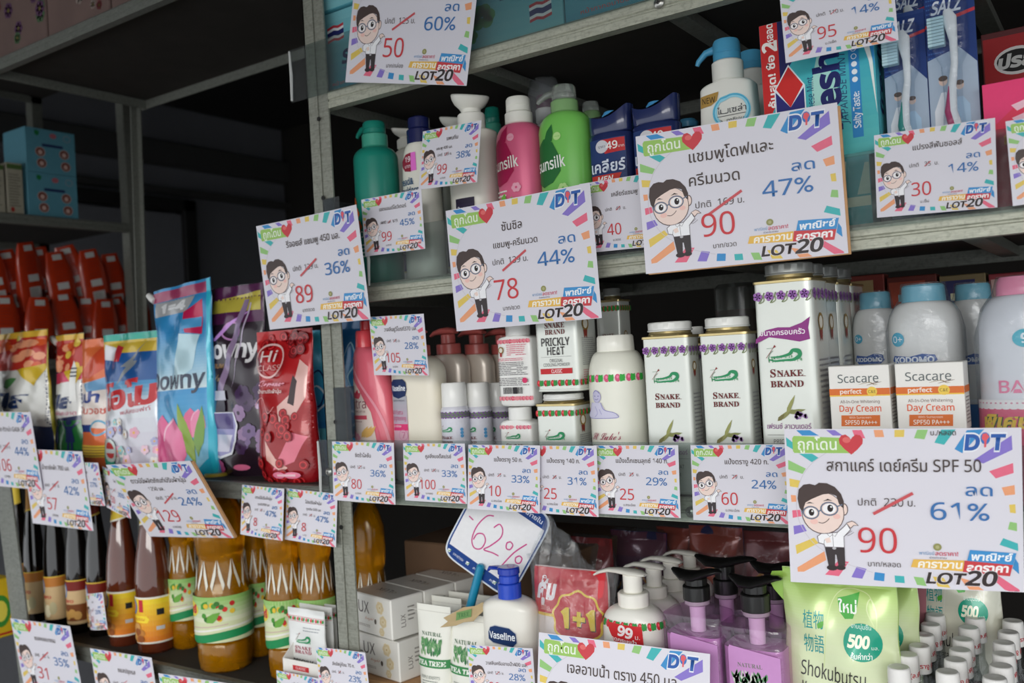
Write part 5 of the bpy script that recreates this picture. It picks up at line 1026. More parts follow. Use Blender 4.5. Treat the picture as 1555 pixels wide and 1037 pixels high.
# ---------------------------------------------------------------- pouches
def pouch(name, label, cat, group, X, Y, Z, w, h, T, m, draw, wt=1.0, slant=0.0, rz=0, seed=1, corner=0, lean=0.0, wr=.0016, seal=.94, spout=None, waist=0):
    o = empty(name, (X, Y, Z), rz, label, cat, group)
    if lean: o.rotation_euler = (lean, 0, rz)
    rr = random.Random(seed); ph = [rr.uniform(0, 6.28) for _ in range(6)]; fr = [rr.uniform(30, 60) for _ in range(3)]
    def hw(z):
        t = np.clip(z/h, 0, 1); q = w/2*(1+(wt-1)*t)*(1-waist*np.sin(np.pi*np.clip((t-.25)/.75, 0, 1))+.012*np.sin(t*17+ph[3])+.008*np.sin(t*31+ph[4])); return q*(1-.06*np.exp(-t*30))
    def th(z):
        t = np.clip(z/h, 0, 1); return np.where(t > seal, .0008, T*(1-.30*np.exp(-t*14))*np.clip((1-(t/seal)**2.2), 0, 1)**.75+.0008)
    def zt(z, x): return z*(1+slant*(x/(w/2)))+0*x
    def front(x, z, sgn=-1):
        H = hw(z); u = np.clip(x/H, -1, 1)
        wrk = wr*(np.sin(x*fr[0]*1.6+z*fr[1]*.9+ph[0])*np.sin(z*fr[2]*1.1+ph[1])+.6*np.sin(x*fr[1]*2.4-z*fr[0]*1.3+ph[2])*np.clip(z/h, 0, 1))*np.sqrt(np.clip(1-u*u, 0, 1))
        return sgn*(th(z)*.5*np.sqrt(np.clip(1-u*u, 0, 1)))+wrk*(1 if sgn < 0 else .5)*-1
    nx, nz = 44, 60; us = np.sin(np.linspace(-math.pi/2, math.pi/2, nx)); zs = np.linspace(0, h, nz); V = []; F = []
    for sgn in (-1, 1):
        for z in zs:
            H = float(hw(z))
            for u in us: x = u*H; V.append((x, float(front(np.array(x), np.array(z), sgn))*(1 if abs(u) < .999 else 0), float(zt(z, x))))
    n = nx*nz
    for j in range(nz-1):
        for i in range(nx-1):
            a = j*nx+i; F.append((a, a+1, a+nx+1, a+nx)); F.append((a+n, a+nx+n, a+nx+1+n, a+1+n))
        a = j*nx; F.append((a, a+nx, a+nx+n, a+n)); a += nx-1; F.append((a, a+n, a+nx+n, a+nx))
    for i in range(nx-1): F.append((i, i+n, i+1+n, i+1)); a = (nz-1)*nx+i; F.append((a, a+1, a+1+n, a+n))
    mk('pouch_body', (V, F), m, o, smooth=60)
    P = Print(); draw(P, w/2, h)
    def surf(u, v, off):
        H = hw(v)*.992; x = np.clip(u, -H, H); v = np.clip(v, h*.004, h*.996)
        return np.stack([x, front(x, v)-off, zt(v, x)], 1)
    P.done('printed_front', o, surf, eps=.00005, base=.0007, split=.004, gloss=1)
    if spout:
        mk('corner_spout', tube([(spout[0]*w, 0, h*spout[1]), (spout[0]*w-.009, 0, h*spout[1]+.006), (spout[0]*w-.016, 0, h*spout[1]+.011)], [.0055, .006, .005], 12), plastic((225, 225, 222)), o)
    return o
FOIL = lambda c: mat(c, .22, coat=.6, var=.05, metal=.1)
# blue pouches behind the post
def blueswirl(P, a, h):
    P.grad(-a, 0, a, h, (40, 160, 205), (26, 96, 150), 10); P.curve([(-a*.3, h*.75), (a*.1, h*.85), (a*.3, h*.72), (-a*.05, h*.62), (a*.2, h*.52)], .003, (180, 225, 240), True); P.curve([(-a*.5, h*.4), (0, h*.55), (a*.4, h*.35), (-a*.1, h*.25)], .004, (230, 242, 250), True); P.ring(a*.1, h*.3, .016, .02, .003, (220, 240, 250))
S = Spot(512, 566, .15, D3, pym=580); pouch('softener_pouch', 'dark teal blue pouch behind the post and the pink lotion bottle', 'pouch', 'pouches', S.X, .15, D3, .085, S.z(486), .03, FOIL((30, 112, 165)), blueswirl, seed=3)
# ---------------------------------------------------------------- goods at the back of the second shelf
for i, (p0, p1, pt, c, c2, lab) in enumerate(((1270, 1345, 404, (150, 60, 50), (200, 170, 120), 'blurred red and cream pack on the far rack behind the tall tins'), (1345, 1425, 404, (120, 50, 40), (190, 90, 70), 'blurred dark red pack on the far rack'), (1425, 1500, 402, (150, 130, 90), (60, 60, 110), 'blurred beige pack with dark words on the far rack'), (1500, 1600, 398, (170, 60, 70), (220, 180, 170), 'blurred red pack on the far rack behind the pink bottle'))):
    Y = .36; X0_, X1_ = U(p0, 440, Y).x, U(p1, 440, Y).x
    b = mk('snack_pack', box(X1_-X0_-.003, .03, U((p0+p1)/2, pt+14, Y).z-D3, .001), mat(c, .5, var=.1), None, smooth=0, loc=((X0_+X1_)/2, Y+.015, D3)); tag(b, lab, 'pack', 'far rack packs')
    P = Print(); w2 = (X1_-X0_)/2-.004; hh = U((p0+p1)/2, pt+14, Y).z-D3
    P.rect(-w2, hh*.80, w2*.6, hh*.97, c2); P.rect(-w2*.6, hh*.86, w2*.3, hh*.90, tuple(255-v*.7 for v in c2)); P.disc(0, hh*.6, w2*.6, w2*.5, c2); P.done('printed_front', b, s_plane(-.015))
S = Spot(1092, 1150, .28, D3, pym=470); b = empty('clear_jar', (S.X, S.Y, D3), 0, 'clear plastic jar with red contents behind the lavender tins', 'jar'); mk('jar_body', loft([(0, .024, .024, 4), (.002, .026, .026, 4), (S.z(436), .026, .026, 4), (S.z(430), .022, .022, 3)], 40), mat((190, 195, 190), .15, trans=.85, var=.02), b); mk('contents', loft([(.002, .023, .023, 4), (S.z(470), .023, .023, 4)], 24), mat((120, 40, 40), .6, var=.3, scale=90), b)
# ================================================================== lowest shelf of the sharp unit
# soap packs wrapped four by four
SOAP = mat((242, 240, 233), .35, coat=.25, var=.03)
def soap_pack(X, Y, Z, rz, label):
    o = empty('soap_pack', (X, Y, Z), rz, label, 'soap', 'stacked soap packs'); w, d, h = .094, .056, .054
    for i in range(4):
        b = mk('soap_box', box(w, d-.001, h, .0016), SOAP, o, smooth=0, loc=(-w/2, d/2+i*d, 0))
        P = Print()
        if i == 0:
            P.text('LUX', -.022, .036, .0155, (74, 62, 58), w=.036); P.text('bright', -.004, .022, .0045, (206, 150, 120), w=.02, shear=.3); P.disc(.010, .0195, .0026, .0036, (90, 80, 70), 12); P.smalltext(-.036, .004, .009, .013, 2, (150, 140, 130), 3)
            for x, z, r in ((.022, .040, .009), (.028, .022, .0085), (.024, .008, .006)): P.flower(x, z, r, (236, 218, 176), (220, 188, 120), 6, x*90); P.flower(x, z, r*.55, (244, 230, 196), (214, 180, 110), 5)
            P.done('printed_front', b, s_plane(-d/2+.0005), clip=(-w/2+.001, w/2-.001, .001, h-.001))
        P = Print(); P.text('LUX', -.008, h*.42, .0075, (110, 102, 96), rot=math.pi/2, w=.017); P.smalltext(.000, .012, .02, .042, 4, (150, 145, 140), i); P.done('printed_end', b, s_side(w/2), clip=(-d/2+.001, d/2-.001, .002, h-.002))
        P = Print(); P.text('LUX', -.004, .001, .010, (74, 62, 58), w=.030, rot=math.pi); P.ring(.018, .0, .004, .003, .001, (180, 165, 140)); P.done('printed_top', b, lambda u, v, off: np.stack([u, v, h+off], 1))
    mk('wrapping_film', box(w+.0024, 4*d+.002, h+.0016, .001, (-w/2, 2*d, -.0002)), film_mat(.01, (253, 253, 253), .1, 1.15), o, smooth=0)
    return o
q = U(592, 911, .035); hh = .0565; n = int((q.z-.054-D4)/hh); zs = q.z-.0545
z = zs
while z > D4-.001:
    zl_ = z; z -= hh
gap = zl_-D4
zz = zs-gap; k = 0
names = ['white soap pack on top of the stack by the steel post', 'white soap pack second from the top of its stack', 'white soap pack third from the top of its stack', 'white soap pack at the bottom of its stack', 'white soap pack lowest of all']
while zz > D4-.002:
    soap_pack(q.x+(.006 if k == 1 else 0), q.y+(.004 if k == 1 else 0), zz+gap*(1 if gap < .02 else 1)-0, -.22 if k != 1 else -.17, names[min(k, 4)]); zz -= hh; k += 1
if gap > .004: tag(mk('paper_liner', box(.13, .26, gap-.0005, .0005, (q.x-.03, q.y+.13, D4)), BOARD, None, smooth=0), 'flattened cardboard under the soap packs', 'cardboard')
# tea tree face wash tubes
def tube_pack(px0, px1, ptop, Y, label, front=True, lean=0):
    S = Spot(px0, px1, Y, D4, k=.4, pym=950); a = S.w/2; H = S.z(ptop)
    o = empty('face_wash_tube', (S.X, Y, D4), 0, label, 'tube', 'face wash tubes'); o.rotation_euler = (0, lean, 0)
    R = [(.020, a*.62, a*.62, 2), (.024, a*.80, a*.74, 2), (H*.3, a*.86, a*.66, 2.1), (H*.6, a*.93, a*.44, 2.2), (H*.85, a*.98, a*.18, 2.4), (H*.93, a*1.0, a*.07, 3), (H*.945, a, .0012, 4), (H, a, .0010, 4)]
    mk('tube_body', loft(R, 48), mat((238, 238, 228), .35, coat=.15, var=.02), o); mk('cap', loft(cyl(a*.62, 0, .021, .001), 32), plastic((60, 140, 80)), o)
    P = Print(); P.line([(-a*.95, H*.948), (a*.95, H*.948)], .0007, (210, 208, 200)); 
    if front:
        P.text('NATURAL', 0, H*.775, a*.17, (90, 120, 95), w=a*1.1)
        rr = random.Random(5)
        for i in range(90): x = rr.uniform(-.55, .55)*a; z0 = H*rr.uniform(.60, .70); P.leaf(x, z0, x+rr.uniform(-.1, .1)*a, z0+H*.05, .16, ((84, 150, 90), (140, 180, 130), (60, 120, 75))[i % 3]); P.layer -= 1
        P.layer += 1; P.rect(-a*.96, H*.515, a*.96, H*.585, (66, 142, 84)); P.text('TEA TREE', 0, H*.55, H*.038, (240, 245, 235), w=a*1.65, bold=.02); P.text('TRIPLE BENEFITS', 0, H*.44, a*.13, (110, 120, 112), w=a*1.2); P.smalltext(-a*.5, a*.5, H*.38, H*.42, 2, (150, 155, 150), 2); P.smalltext(-a*.4, a*.4, H*.24, H*.33, 3, (110, 115, 112), 5)
    P.done('label_print', o, s_loft(R), split=.006, clip=(-a*1.2, a*1.2, .03, H))
    return o
tube_pack(634, 687, 918, .045, 'white tea tree face wash tube next to the soap packs')
tube_pack(681, 744, 932, .05, 'white tea tree face wash tube under the kraft paper tag')
tube_pack(657, 704, 906, .10, 'white tube with a flat top behind the first tea tree tube', False)
tube_pack(683, 752, 901, .13, 'white tube at the back of the tea tree tubes', False)
# kraft leaf shaped tag lying over the tubes
qk = U(703, 935, .03)
k1 = mk('kraft_tag', ([(x*.001, y*.001, (0.6*math.sin(x*.18))*.001+(y*.0003)) for x, y in ((-34, -8), (-22, -3), (-28, 2), (-14, 6), (2, 10), (18, 9), (30, 12), (34, 4), (22, -2), (14, -8), (0, -7), (-12, -9))]+[(x*.001, y*.001, (0.6*math.sin(x*.18))*.001+(y*.0003)-.0006) for x, y in ((-34, -8), (-22, -3), (-28, 2), (-14, 6), (2, 10), (18, 9), (30, 12), (34, 4), (22, -2), (14, -8), (0, -7), (-12, -9))], [tuple(range(12)), tuple(range(12, 24))[::-1]]+[(i, (i+1) % 12, (i+1) % 12+12, i+12) for i in range(12)]), mat((186, 164, 124), .8, var=.15), None, smooth=0, loc=tuple(qk)); tag(k1, 'torn kraft paper tag with green print lying on the tea tree tubes', 'paper tag'); k1.rotation_euler = (.95, -.22, .2)
P = Print(); P.poly([(-.010, -.004), (.012, -.003), (.014, .006), (-.008, .005)], (110, 150, 90)); P.text('TREE', .002, .001, .005, (60, 110, 60), w=.016); P.done('printed_mark', k1, lambda u, v, off: np.stack([u, v, .0009+off+v*.3], 1))
a_ = U(731, 856, .085); b_ = U(713, 925, .08); s = mk('blue_stick', tube([tuple(b_-(a_-b_)*1.6), tuple(b_), tuple(a_-(a_-b_)*.04), tuple(a_)], [.0058, .0058, .0056, .003], 16), plastic((30, 140, 178)), None); tag(s, 'light blue plastic stick standing among the white tubes', 'stick')
# discount board
fz = (.88+.095)/.88; loc, rv, w, h = ((-0.6325*fz, .095, -0.2159*fz), (-0.046, 0.575, 0.207), 0.1018*fz, 0.1162*fz)
R_ = rodr(rv)
b = mk('discount_board', xf(loft([(-.0012, w/2*.985, h/2*.985, 7), (.0012, w/2, h/2, 7)], 64), Matrix.Rotation(math.pi/2, 4, 'X')), mat((240, 241, 243), .18, coat=.5, var=.02), None, smooth=40); b.matrix_world = Matrix.Translation((loc[0], loc[1], loc[2]+CAMZ)) @ R_.to_4x4(); tag(b, 'white board with blue border and pink handwritten minus 62 percent', 'sign')
P = Print(); NB2 = (24, 66, 140)
def board_poly(k, y0, y1, n=24): return [(w/2*k*math.copysign(abs(math.cos(t))**(2/7), math.cos(t)), max(y0, min(y1, h/2*k*math.copysign(abs(math.sin(t))**(2/7), math.sin(t))))) for t in [2*math.pi*i/48 for i in range(48)]]
P.poly(board_poly(.985, -9, 9), (210, 222, 235)); P.poly(board_poly(.965, -9, 9), NB2); P.poly(board_poly(.93, -h*.36, h*.34), (240, 240, 242)); P.poly(board_poly(.93, -9, -h*.36), NB2)
P.line([(-w*.455, -h*.36), (w*.455, -h*.36)], .0008, (240, 240, 242)); P.text('กรมการค้าภายใน', w*.12, h*.40, .0058, (225, 230, 245), w=w*.55, bold=.02)
for i, (t, x) in enumerate((('ราคายุติธรรม', -.30), ('สะดวก', -.03), ('ลด', .18), ('ประหยัด', .36))):
    P.rect(w*(x-.12)-.0022, -h*.425-.0022, w*(x-.12)+.0022, -h*.425+.0022, (240, 244, 250)); P.line([(w*(x-.12)-.0016, -h*.425), (w*(x-.12)-.0002, -h*.425-.0016), (w*(x-.12)+.0026, -h*.425+.0022)], .0011, (120, 180, 90)); P.text(t, w*x+.002, -h*.425, .0035, (240, 244, 250), maxw=w*.15)
# handwriting: tilted strokes
MK = (206, 62, 138); cr, sr = math.cos(.24), math.sin(.24)
def hw_(pts, wd=.0017): P.curve([((x*cr-y*sr)*w*.92+w*.0, (x*sr+y*cr)*h*.88-h*.075) for x, y in pts], wd, MK)
hw_([(-.40, .20), (-.33, .17)]); hw_([(-.08, .30), (-.17, .27), (-.26, .12), (-.28, -.05), (-.22, -.14), (-.13, -.12), (-.10, -.02), (-.15, .05), (-.23, .03), (-.26, -.05)]); hw_([(-.04, .17), (.02, .23), (.08, .18), (.08, .08), (-.02, -.05), (-.09, -.12), (.03, -.12), (.12, -.13)])
hw_([(.22, .08), (.18, .05), (.19, -.01), (.24, -.01), (.26, .05), (.22, .08)]); hw_([(.43, .12), (.30, -.03), (.19, -.23)]); hw_([(.38, -.04), (.34, -.08), (.36, -.13), (.41, -.12), (.42, -.06), (.38, -.04)])
P.done('printed_face', b, s_plane(-.0012))
# cardboard box at the back
bb = mk('carton', box(.30, .20, .20, .002), mat((96, 72, 52), .85, var=.15, scale=30), None, smooth=0, loc=(-.80, .295, D4)); tag(bb, 'brown cardboard carton at the back of the lowest shelf', 'carton')
P = Print(); P.text('500ML', .04, .10, .03, (60, 62, 44), w=.10, bold=.03); P.flower(.02, .16, .018, (74, 76, 52), (74, 76, 52), 5); P.done('printed_front', bb, s_plane(-.10))
# blue pump body lotion
def vas(P, S, sh):
    z = S.z; a = S.w/2; x = S.wd(770, 771)*-1
    P.poly([(x-.0195, z(964)), (x-.016, z(955)), (x-.008, z(951)), (x+.010, z(953)), (x+.019, z(960)), (x+.020, z(975)), (x+.014, z(983)), (x-.012, z(980)), (x-.0195, z(975))], (196, 200, 205)); P.poly([(x-.0185, z(964)), (x-.0155, z(956)), (x-.008, z(952.5)), (x+.010, z(954)), (x+.018, z(961)), (x+.019, z(974.5)), (x+.0135, z(981.5)), (x-.012, z(978.5)), (x-.0185, z(974))], (22, 52, 100))
    P.text('Vaseline', x, z(967), .0075, (240, 246, 252), w=.034, bold=.03)
S = Spot(737, 820, .045, D4, k=.55, pym=960); BP = mat((34, 74, 196), .25, coat=.4, var=.03)
b, H, R = pump_bottle(S, 'lotion_bottle', 'white body lotion bottle with bright blue pump', 'bottle', 922, 906, plastic((238, 236, 226)), vas, n=3, k=.55, neck=S.wd(764, 801)/2*1.05, wt=.95); rc = S.wd(765, 801)/2
mk('pump_collar', loft(cyl(rc, H-.001, S.z(884), .001), 48, ribs(50, .012)), BP, b); mk('pump_stem', loft(cyl(rc*.86, S.z(884), S.z(872), .001), 40, ribs(30, .01)), BP, b)
mk('pump_head', loft(cyl(rc*.93, S.z(872), S.z(860), .0015), 40), mat((28, 60, 176), .25, coat=.4, var=.03), b); zt_ = S.z(863)
mk('spout', tube([(0, 0, zt_), (-rc*1.2, 0, zt_-.0005), (-rc*1.9, 0, zt_-.0015), (-rc*2.1, 0, zt_-.005)], [(rc*.7, .0025), (rc*.4, .0028), (rc*.22, .0025), (rc*.14, .0015)], 14), mat((28, 60, 176), .25, coat=.4, var=.03), b)
# promotional pouch in a clear bag
def promo(P, a, h):
    P.rect(-a, 0, a, h, (236, 222, 214)); rr = random.Random(9)
    for i in range(16): P.flower(rr.uniform(-a, a*.9), rr.uniform(h*.2, h*.7), rr.uniform(.010, .018), ((240, 160, 170), (244, 190, 190), (232, 120, 140))[i % 3], (250, 225, 190), 6, i)
    P.leaf(-a*.2, h*.55, a*.5, h*.7, .2, (140, 170, 110)); P.poly([(-a, h*.755), (a, h*.77), (a, h), (-a, h)], (206, 40, 50)); P.rect(-a, h*.742, a, h*.757, (240, 200, 80))
    P.text('คุ้ม', -a*.60, h*.88, .020, (250, 240, 240), w=a*.55, bold=.06, shear=.15); P.text('500 มล.', -a*.62, h*.785, .006, (250, 200, 190), w=a*.3)
    cx, cz, r = a*.26, h*.745, a*.66
    pts = lambda k: [(cx+r*k*(1+.05*math.sin(9*t))*math.cos(t), cz+r*k*.94*(1+.05*math.sin(9*t))*math.sin(t)) for t in [2*math.pi*i/48 for i in range(48)]]
    P.poly(pts(1.0), (244, 205, 60)); P.poly(pts(.92), (206, 36, 46)); 
    for dx, c in ((.0012, (60, 30, 20)), (0, (246, 214, 60))): P.text('1+1', cx+dx, cz-dx, r*.62, c, w=r*1.35, bold=.05)
S = Spot(808, 922, .05, D4, k=.4, pym=930)
b = pouch('promo_pouch', 'red and floral refill pouch with round 1+1 badge inside a clear bag', 'pouch', 'pouches', S.X, .06, D4, S.w, S.z(865), .045, FOIL((225, 200, 195)), promo, seed=5)
W = S.w/2
V = []; F = []; nx, nz = 24, 26; rr = random.Random(2)
for s_ in (-1, 1):
    for j in range(nz):
        for i in range(nx):
            u = i/(nx-1)*2-1; t = j/(nz-1); hz = S.z(865)*1.04+.05*math.exp(-((u+.35)/.45)**2)*1.0+.006*math.sin(9*u) ; z_ = t*hz
            ww = W*(1.08+.10*t*t+.25*max(0, t-.75)*(1 if u > 0 else .2)); tk = .030*math.sqrt(max(0, 1-u*u))*(1-t**3)+.0015
            V.append((u*ww, s_*tk+.004*math.sin(u*11+t*14)*t+.003*math.sin(u*23-t*9)*t, z_-(.020*max(0, u-.3)*t if t > .8 else 0)))
n = nx*nz
for j in range(nz-1):
    for i in range(nx-1): a = j*nx+i; F += [(a, a+1, a+nx+1, a+nx), (a+n, a+nx+n, a+nx+1+n, a+1+n)]
mk('clear_bag', (V, F), film_mat(.055, (238, 240, 242), .12, 1.4), b, smooth=50)
# rose banded pump bottle and the ones behind it
def rose99(P, S, sh):
    a = S.w/2; z = S.z; P.rose_band(-a*1.5, a*1.5, z(951), .0105, (206, 50, 60), (52, 150, 70), 11); P.poly([(-a*.62, z(948)), (a*.52, z(950)), (a*.55, z(980)), (-a*.35, z(976)), (-a*.5, z(962))], (212, 44, 50)); P.text('99', a*.02, z(960), .0105, (250, 240, 240), bold=.05, rot=-.2); P.text('ลดกระหน่ำ', -a*.05, z(973), .0040, (250, 235, 235), w=a*.8, rot=-.1, bold=.03)
    P.text('บ.', a*.38, z(966), .005, (250, 235, 235))
for p0, p1, sh, nk, ct, top, L, Y, lab, dr in ((917, 1012, 946, 918, 897, 866, .033, .05, 'white hand soap bottle with rose band and white lever pump', rose99), (958, 1036, 928, 905, 888, 857, .030, .13, 'white lever pump bottle second behind the rose band one', None), (985, 1062, 912, 894, 876, 848, .030, .20, 'white lever pump bottle third behind the rose band one', None), (1020, 1085, 892, 876, 860, 838, .028, .30, 'white lever pump bottle farthest back by the dark bags', None)):
    S = Spot(p0, p1, Y, D4, k=.7, pym=930); b, H, R = pump_bottle(S, 'hand_soap_bottle', lab, 'bottle', sh, nk, plastic((240, 239, 230)), dr, n=2.3, k=.7, neck=S.w*.23, group='white lever pump bottles')
    lever_pump(b, H-.0005, S.w*.235, S.z(ct)-H, S.z(top), S.w*.66, plastic((240, 238, 228)), wid=.40, yaw=math.pi*1.0)
# clear purple body wash
PUR = film_mat(.04, (244, 226, 243), .06, 1.6); PLIQ = mat((190, 120, 190), .3, trans=.35, var=.03); BLK = mat((22, 22, 22), .3, coat=.2, var=.05)
def teatree(P, w, h):
    a = w/2; P.poly([(-a*.66, 0), (a*.90, 0), (a*.90, h*.86), (-a*.62, h*.90), (-a*.66, h*.88)], (206, 150, 206))
    P.text('NATURAL', -a*.02, h*.80, .0042, (104, 120, 96), w=a*.75)
    rr = random.Random(6)
    for i in range(110): x = rr.uniform(-.5, .5)*a-a*.02; z0 = h*rr.uniform(.645, .735); P.leaf(x, z0, x+rr.uniform(-.1, .1)*a, z0+h*.04, .15, ((60, 130, 74), (210, 220, 205), (110, 160, 115))[i % 3]); P.layer -= 1
    P.layer += 1; P.rect(-a*.70, h*.555, a*.66, h*.625, (44, 112, 66)); P.text('TEA TREE', -a*.02, h*.59, .0085, (240, 245, 238), w=a*1.2, bold=.015); P.text('Natural', -a*.1, h*.505, .0095, (80, 50, 70), w=a*.8, bold=.02); P.text('Shower Gel', -a*.05, h*.44, .007, (80, 50, 70), w=a*1.0)
for p0, p1, sh, nk, ct, top, hx0, hx1, Y, lab in ((1017, 1110, 926, 914, 888, 862, 1031, 1110, .045, 'clear purple body wash bottle with black pump next to the rose band bottle'), (1102, 1203, 944, 931, 900, 872, 1117, 1200, .045, 'clear purple body wash bottle with black pump against the green pouch'),
        (1066, 1150, 914, 904, 878, 843, 1053, 1150, .125, 'purple body wash bottle behind the first purple one'), (1140, 1225, 922, 911, 885, 852, 1140, 1215, .125, 'purple body wash bottle behind the second purple one')):
    S = Spot(p0, p1, Y, D4, k=.72, pym=980); w = S.w; a = w/2; e = a*.72; z = S.z
    b = empty('body_wash_bottle', (S.X, Y, D4), 0, lab, 'bottle', 'purple body wash bottles'); H = z(nk); s0 = z(sh)
    R = [(0, a-.003, e-.003, 5), (.003, a, e, 6), (s0-.004, a, e, 6), (s0-.001, a*.98, e*.98, 6), (s0+(H-s0)*.5, a*.6, e*.7, 3), (H, a*.36, a*.36, 2)]
    mk('bottle_body', loft(R, 64), PUR, b); k_ = .90
    lq = s0-.022
    mk('liquid', loft([(.003, a*k_, e*k_, 6), (lq, a*k_, e*k_, 6)], 48), mat((206, 152, 204), .25, var=.03), b)
    mk('dip_tube', loft([(lq+.0005, .0080, .0080, 2), (H, .0085, .0085, 2)], 20), mat((232, 214, 230), .35, var=.02), b)
    if Y < .1:
        P = Print(); teatree(P, w, s0); P.done('label_print', b, s_plane(-e), clip=(-a*.93, a*.93, .004, s0-.004), base=.0009)
    rc = S.wd(p0, p1)*.225
    mk('neck_ring', loft(cyl(rc*.92, H-.002, H+.004, .001), 32), mat((220, 190, 215), .2, trans=.5, var=.02), b)
    mk('pump_collar', loft(cyl(rc, H+.003, z(ct), .001), 48, ribs(40, .014)), BLK, b); mk('pump_stem', loft(cyl(rc*.80, z(ct), z(top+14), .001), 40, ribs(28, .02)), BLK, b)
    zt_ = z(top)-.005; Lh = S.wd(hx0, hx1); cxo = 0
    xl = -Lh*.47; xr_ = Lh*.53
    mk('pump_lever', tube([(xl, -.002, zt_+.0030), (xl*.85, -.002, zt_+.001), (xl*.55, 0, zt_-.004), (0, 0, zt_-.004), (xr_*.5, 0, zt_+.001), (xr_*.85, 0, zt_+.003), (xr_, 0, zt_+.0025)], [(.003, .0015), (.009, .003), (.0145, .005), (.0165, .0052), (.0125, .004), (.007, .0025), (.002, .001)], 18), BLK, b)
# dark bags at the back
def bagp(c1, c2, txt=''):
    def f(P, a, h):
        P.grad(-a, 0, a, h, c1, c2, 6); P.disc(a*.1, h*.72, a*.5, a*.35, tuple(min(255, v+40) for v in c2)); P.curve([(-a*.7, h*.6), (0, h*.75), (a*.6, h*.55)], .003, (220, 150, 60))
        if txt: P.text(txt, -a*.35, h*.66, .022, (190, 190, 195), bold=.06, shear=-.2)
    return f
for i, (p0, p1, pt, Y, c, c2, t, lab) in enumerate(((868, 932, 816, .27, (150, 30, 34), (120, 24, 28), '', 'dark red pouch behind the clear bag'), (930, 1015, 806, .33, (20, 24, 74), (90, 40, 60), 'A', 'navy pouch at the back of the lowest shelf'), (1000, 1060, 800, .36, (110, 40, 40), (150, 60, 40), '', 'dark red wrapped pack at the back next to the navy pouch'), (1050, 1130, 798, .33, (24, 28, 80), (150, 60, 40), '', 'navy and orange pouch at the back behind the black pumps'), (1120, 1210, 806, .34, (110, 40, 44), (130, 50, 50), '', 'red pouch at the back behind the large 61% card'))):
    S = Spot(p0, p1, Y, D4, pym=850); o = pouch('refill_pouch', lab, 'pouch', 'dark pouches at the back', S.X, Y, D4, S.w*1.1, S.z(pt), .05, FOIL(c), bagp(c, c2, t), seed=20+i, wr=.003)
    mk('clear_bag', loft([(.002, S.w*.60, .034, 2.4), (S.z(pt)*.8, S.w*.60, .032, 2.4), (S.z(pt)*1.0, S.w*.5, .014, 3), (S.z(pt)*1.02, S.w*.48, .003, 4)], 32, lambda t_, z_: 1+.02*math.sin(7*t_+z_*70)), film_mat(.03, (236, 238, 242), .12, 1.35), o, smooth=60)
# green body wash refill pouches
def shoku(green=True):
    def f(P, a, h):
        if green: P.grad(-a, 0, a, h*.75, (226, 232, 210), (214, 226, 180), 20); P.grad(-a, h*.75, a, h, (214, 226, 180), (160, 200, 86), 22)
        else: P.grad(-a, 0, a, h, (222, 218, 205), (206, 208, 190), 8); 
        if not green: P.poly([(-a, h*.5), (-a*.62, h*.7), (-a*.55, h), (-a, h)], (196, 130, 140))
        P.curve([(-a*.25, h*.62), (-a*.15, h*.84), (a*.1, h*.93), (a*.5, h*.92), (a*.62, h*.86)], .0008, (210, 225, 160) if green else (215, 215, 205)); P.curve([(a*.62, h*.80), (a*.5, h*.86), (a*.56, h*.90), (a*.66, h*.84), (a*.62, h*.74), (a*.5, h*.70)], .0012, (215, 230, 170) if green else (215, 215, 205))
        P.poly([(-a*.0, h*.895), (a*.15, h*.905), (a*.38, h*.925), (a*.34, h*.87), (a*.26, h*.82), (a*.12, h*.815), (a*.03, h*.84)], (70, 172, 60)); P.text('ใหม่', a*.17, h*.862, .0105, (245, 250, 240), w=a*.32, bold=.02)
        P.text('植物', -a*.42, h*.80, .0135, (24, 150, 150), w=a*.36); P.text('物語', -a*.42, h*.705, .0135, (24, 150, 150), w=a*.36); P.leaf(-a*.34, h*.77, -a*.24, h*.80, .3, (90, 170, 60))
        P.disc(a*.42, h*.735, a*.32, a*.32, (22, 158, 128), 30); P.text('อาบนุ่มชื้น', a*.40, h*.795, .0042, (225, 245, 235), w=a*.34); P.text('500', a*.36, h*.737, .0105, (248, 250, 225), w=a*.36, bold=.06, shear=.15); P.text('มล.', a*.62, h*.717, .0035, (230, 245, 235)); P.text('คุ้มค่ากว่า', a*.40, h*.682, .0050, (240, 250, 240), w=a*.34, bold=.02)
        P.text('Shokubutsu', -a*.10, h*.60, .0135, (52, 50, 48), w=a*1.12, rot=-.06); P.text('Monogatari', -a*.36, h*.535, .0080, (70, 68, 66), w=a*.58, rot=-.06); P.text('99% Cleaning Ingredients From Plants', -a*.1, h*.475, .0040, (110, 108, 104), w=a*1.2, rot=-.06)
    return f
S = Spot(1190, 1366, .05, D4, k=.3, pym=960); hS = S.z(868)
o = pouch('body_wash_pouch', 'pale green body wash refill pouch below the large 61% card', 'pouch', 'body wash refill pouches', S.X, .055, D4, S.w, hS, .05, mat((176, 208, 120), .22, coat=.6, var=.03), shoku(), seed=8, wt=.98, spout=None, wr=.0022)
sx = -S.w/2; mk('tear_corner', ([(sx+.010, -.0005, hS*.985), (sx-.010, -.0005, hS*.975), (sx-.014, -.0005, hS*.94), (sx-.009, -.0005, hS*.90), (sx+.002, -.0005, hS*.85), (sx+.010, -.0005, hS*.84)]+[(sx+.010, .0007, hS*.985), (sx-.010, .0007, hS*.975), (sx-.014, .0007, hS*.94), (sx-.009, .0007, hS*.90), (sx+.002, .0007, hS*.85), (sx+.010, .0007, hS*.84)], [(0, 1, 2, 3, 4, 5), (11, 10, 9, 8, 7, 6)]+[(i, (i+1) % 6, (i+1) % 6+6, i+6) for i in range(6)]), mat((150, 194, 78), .3, coat=.4, var=.03), o, smooth=0)
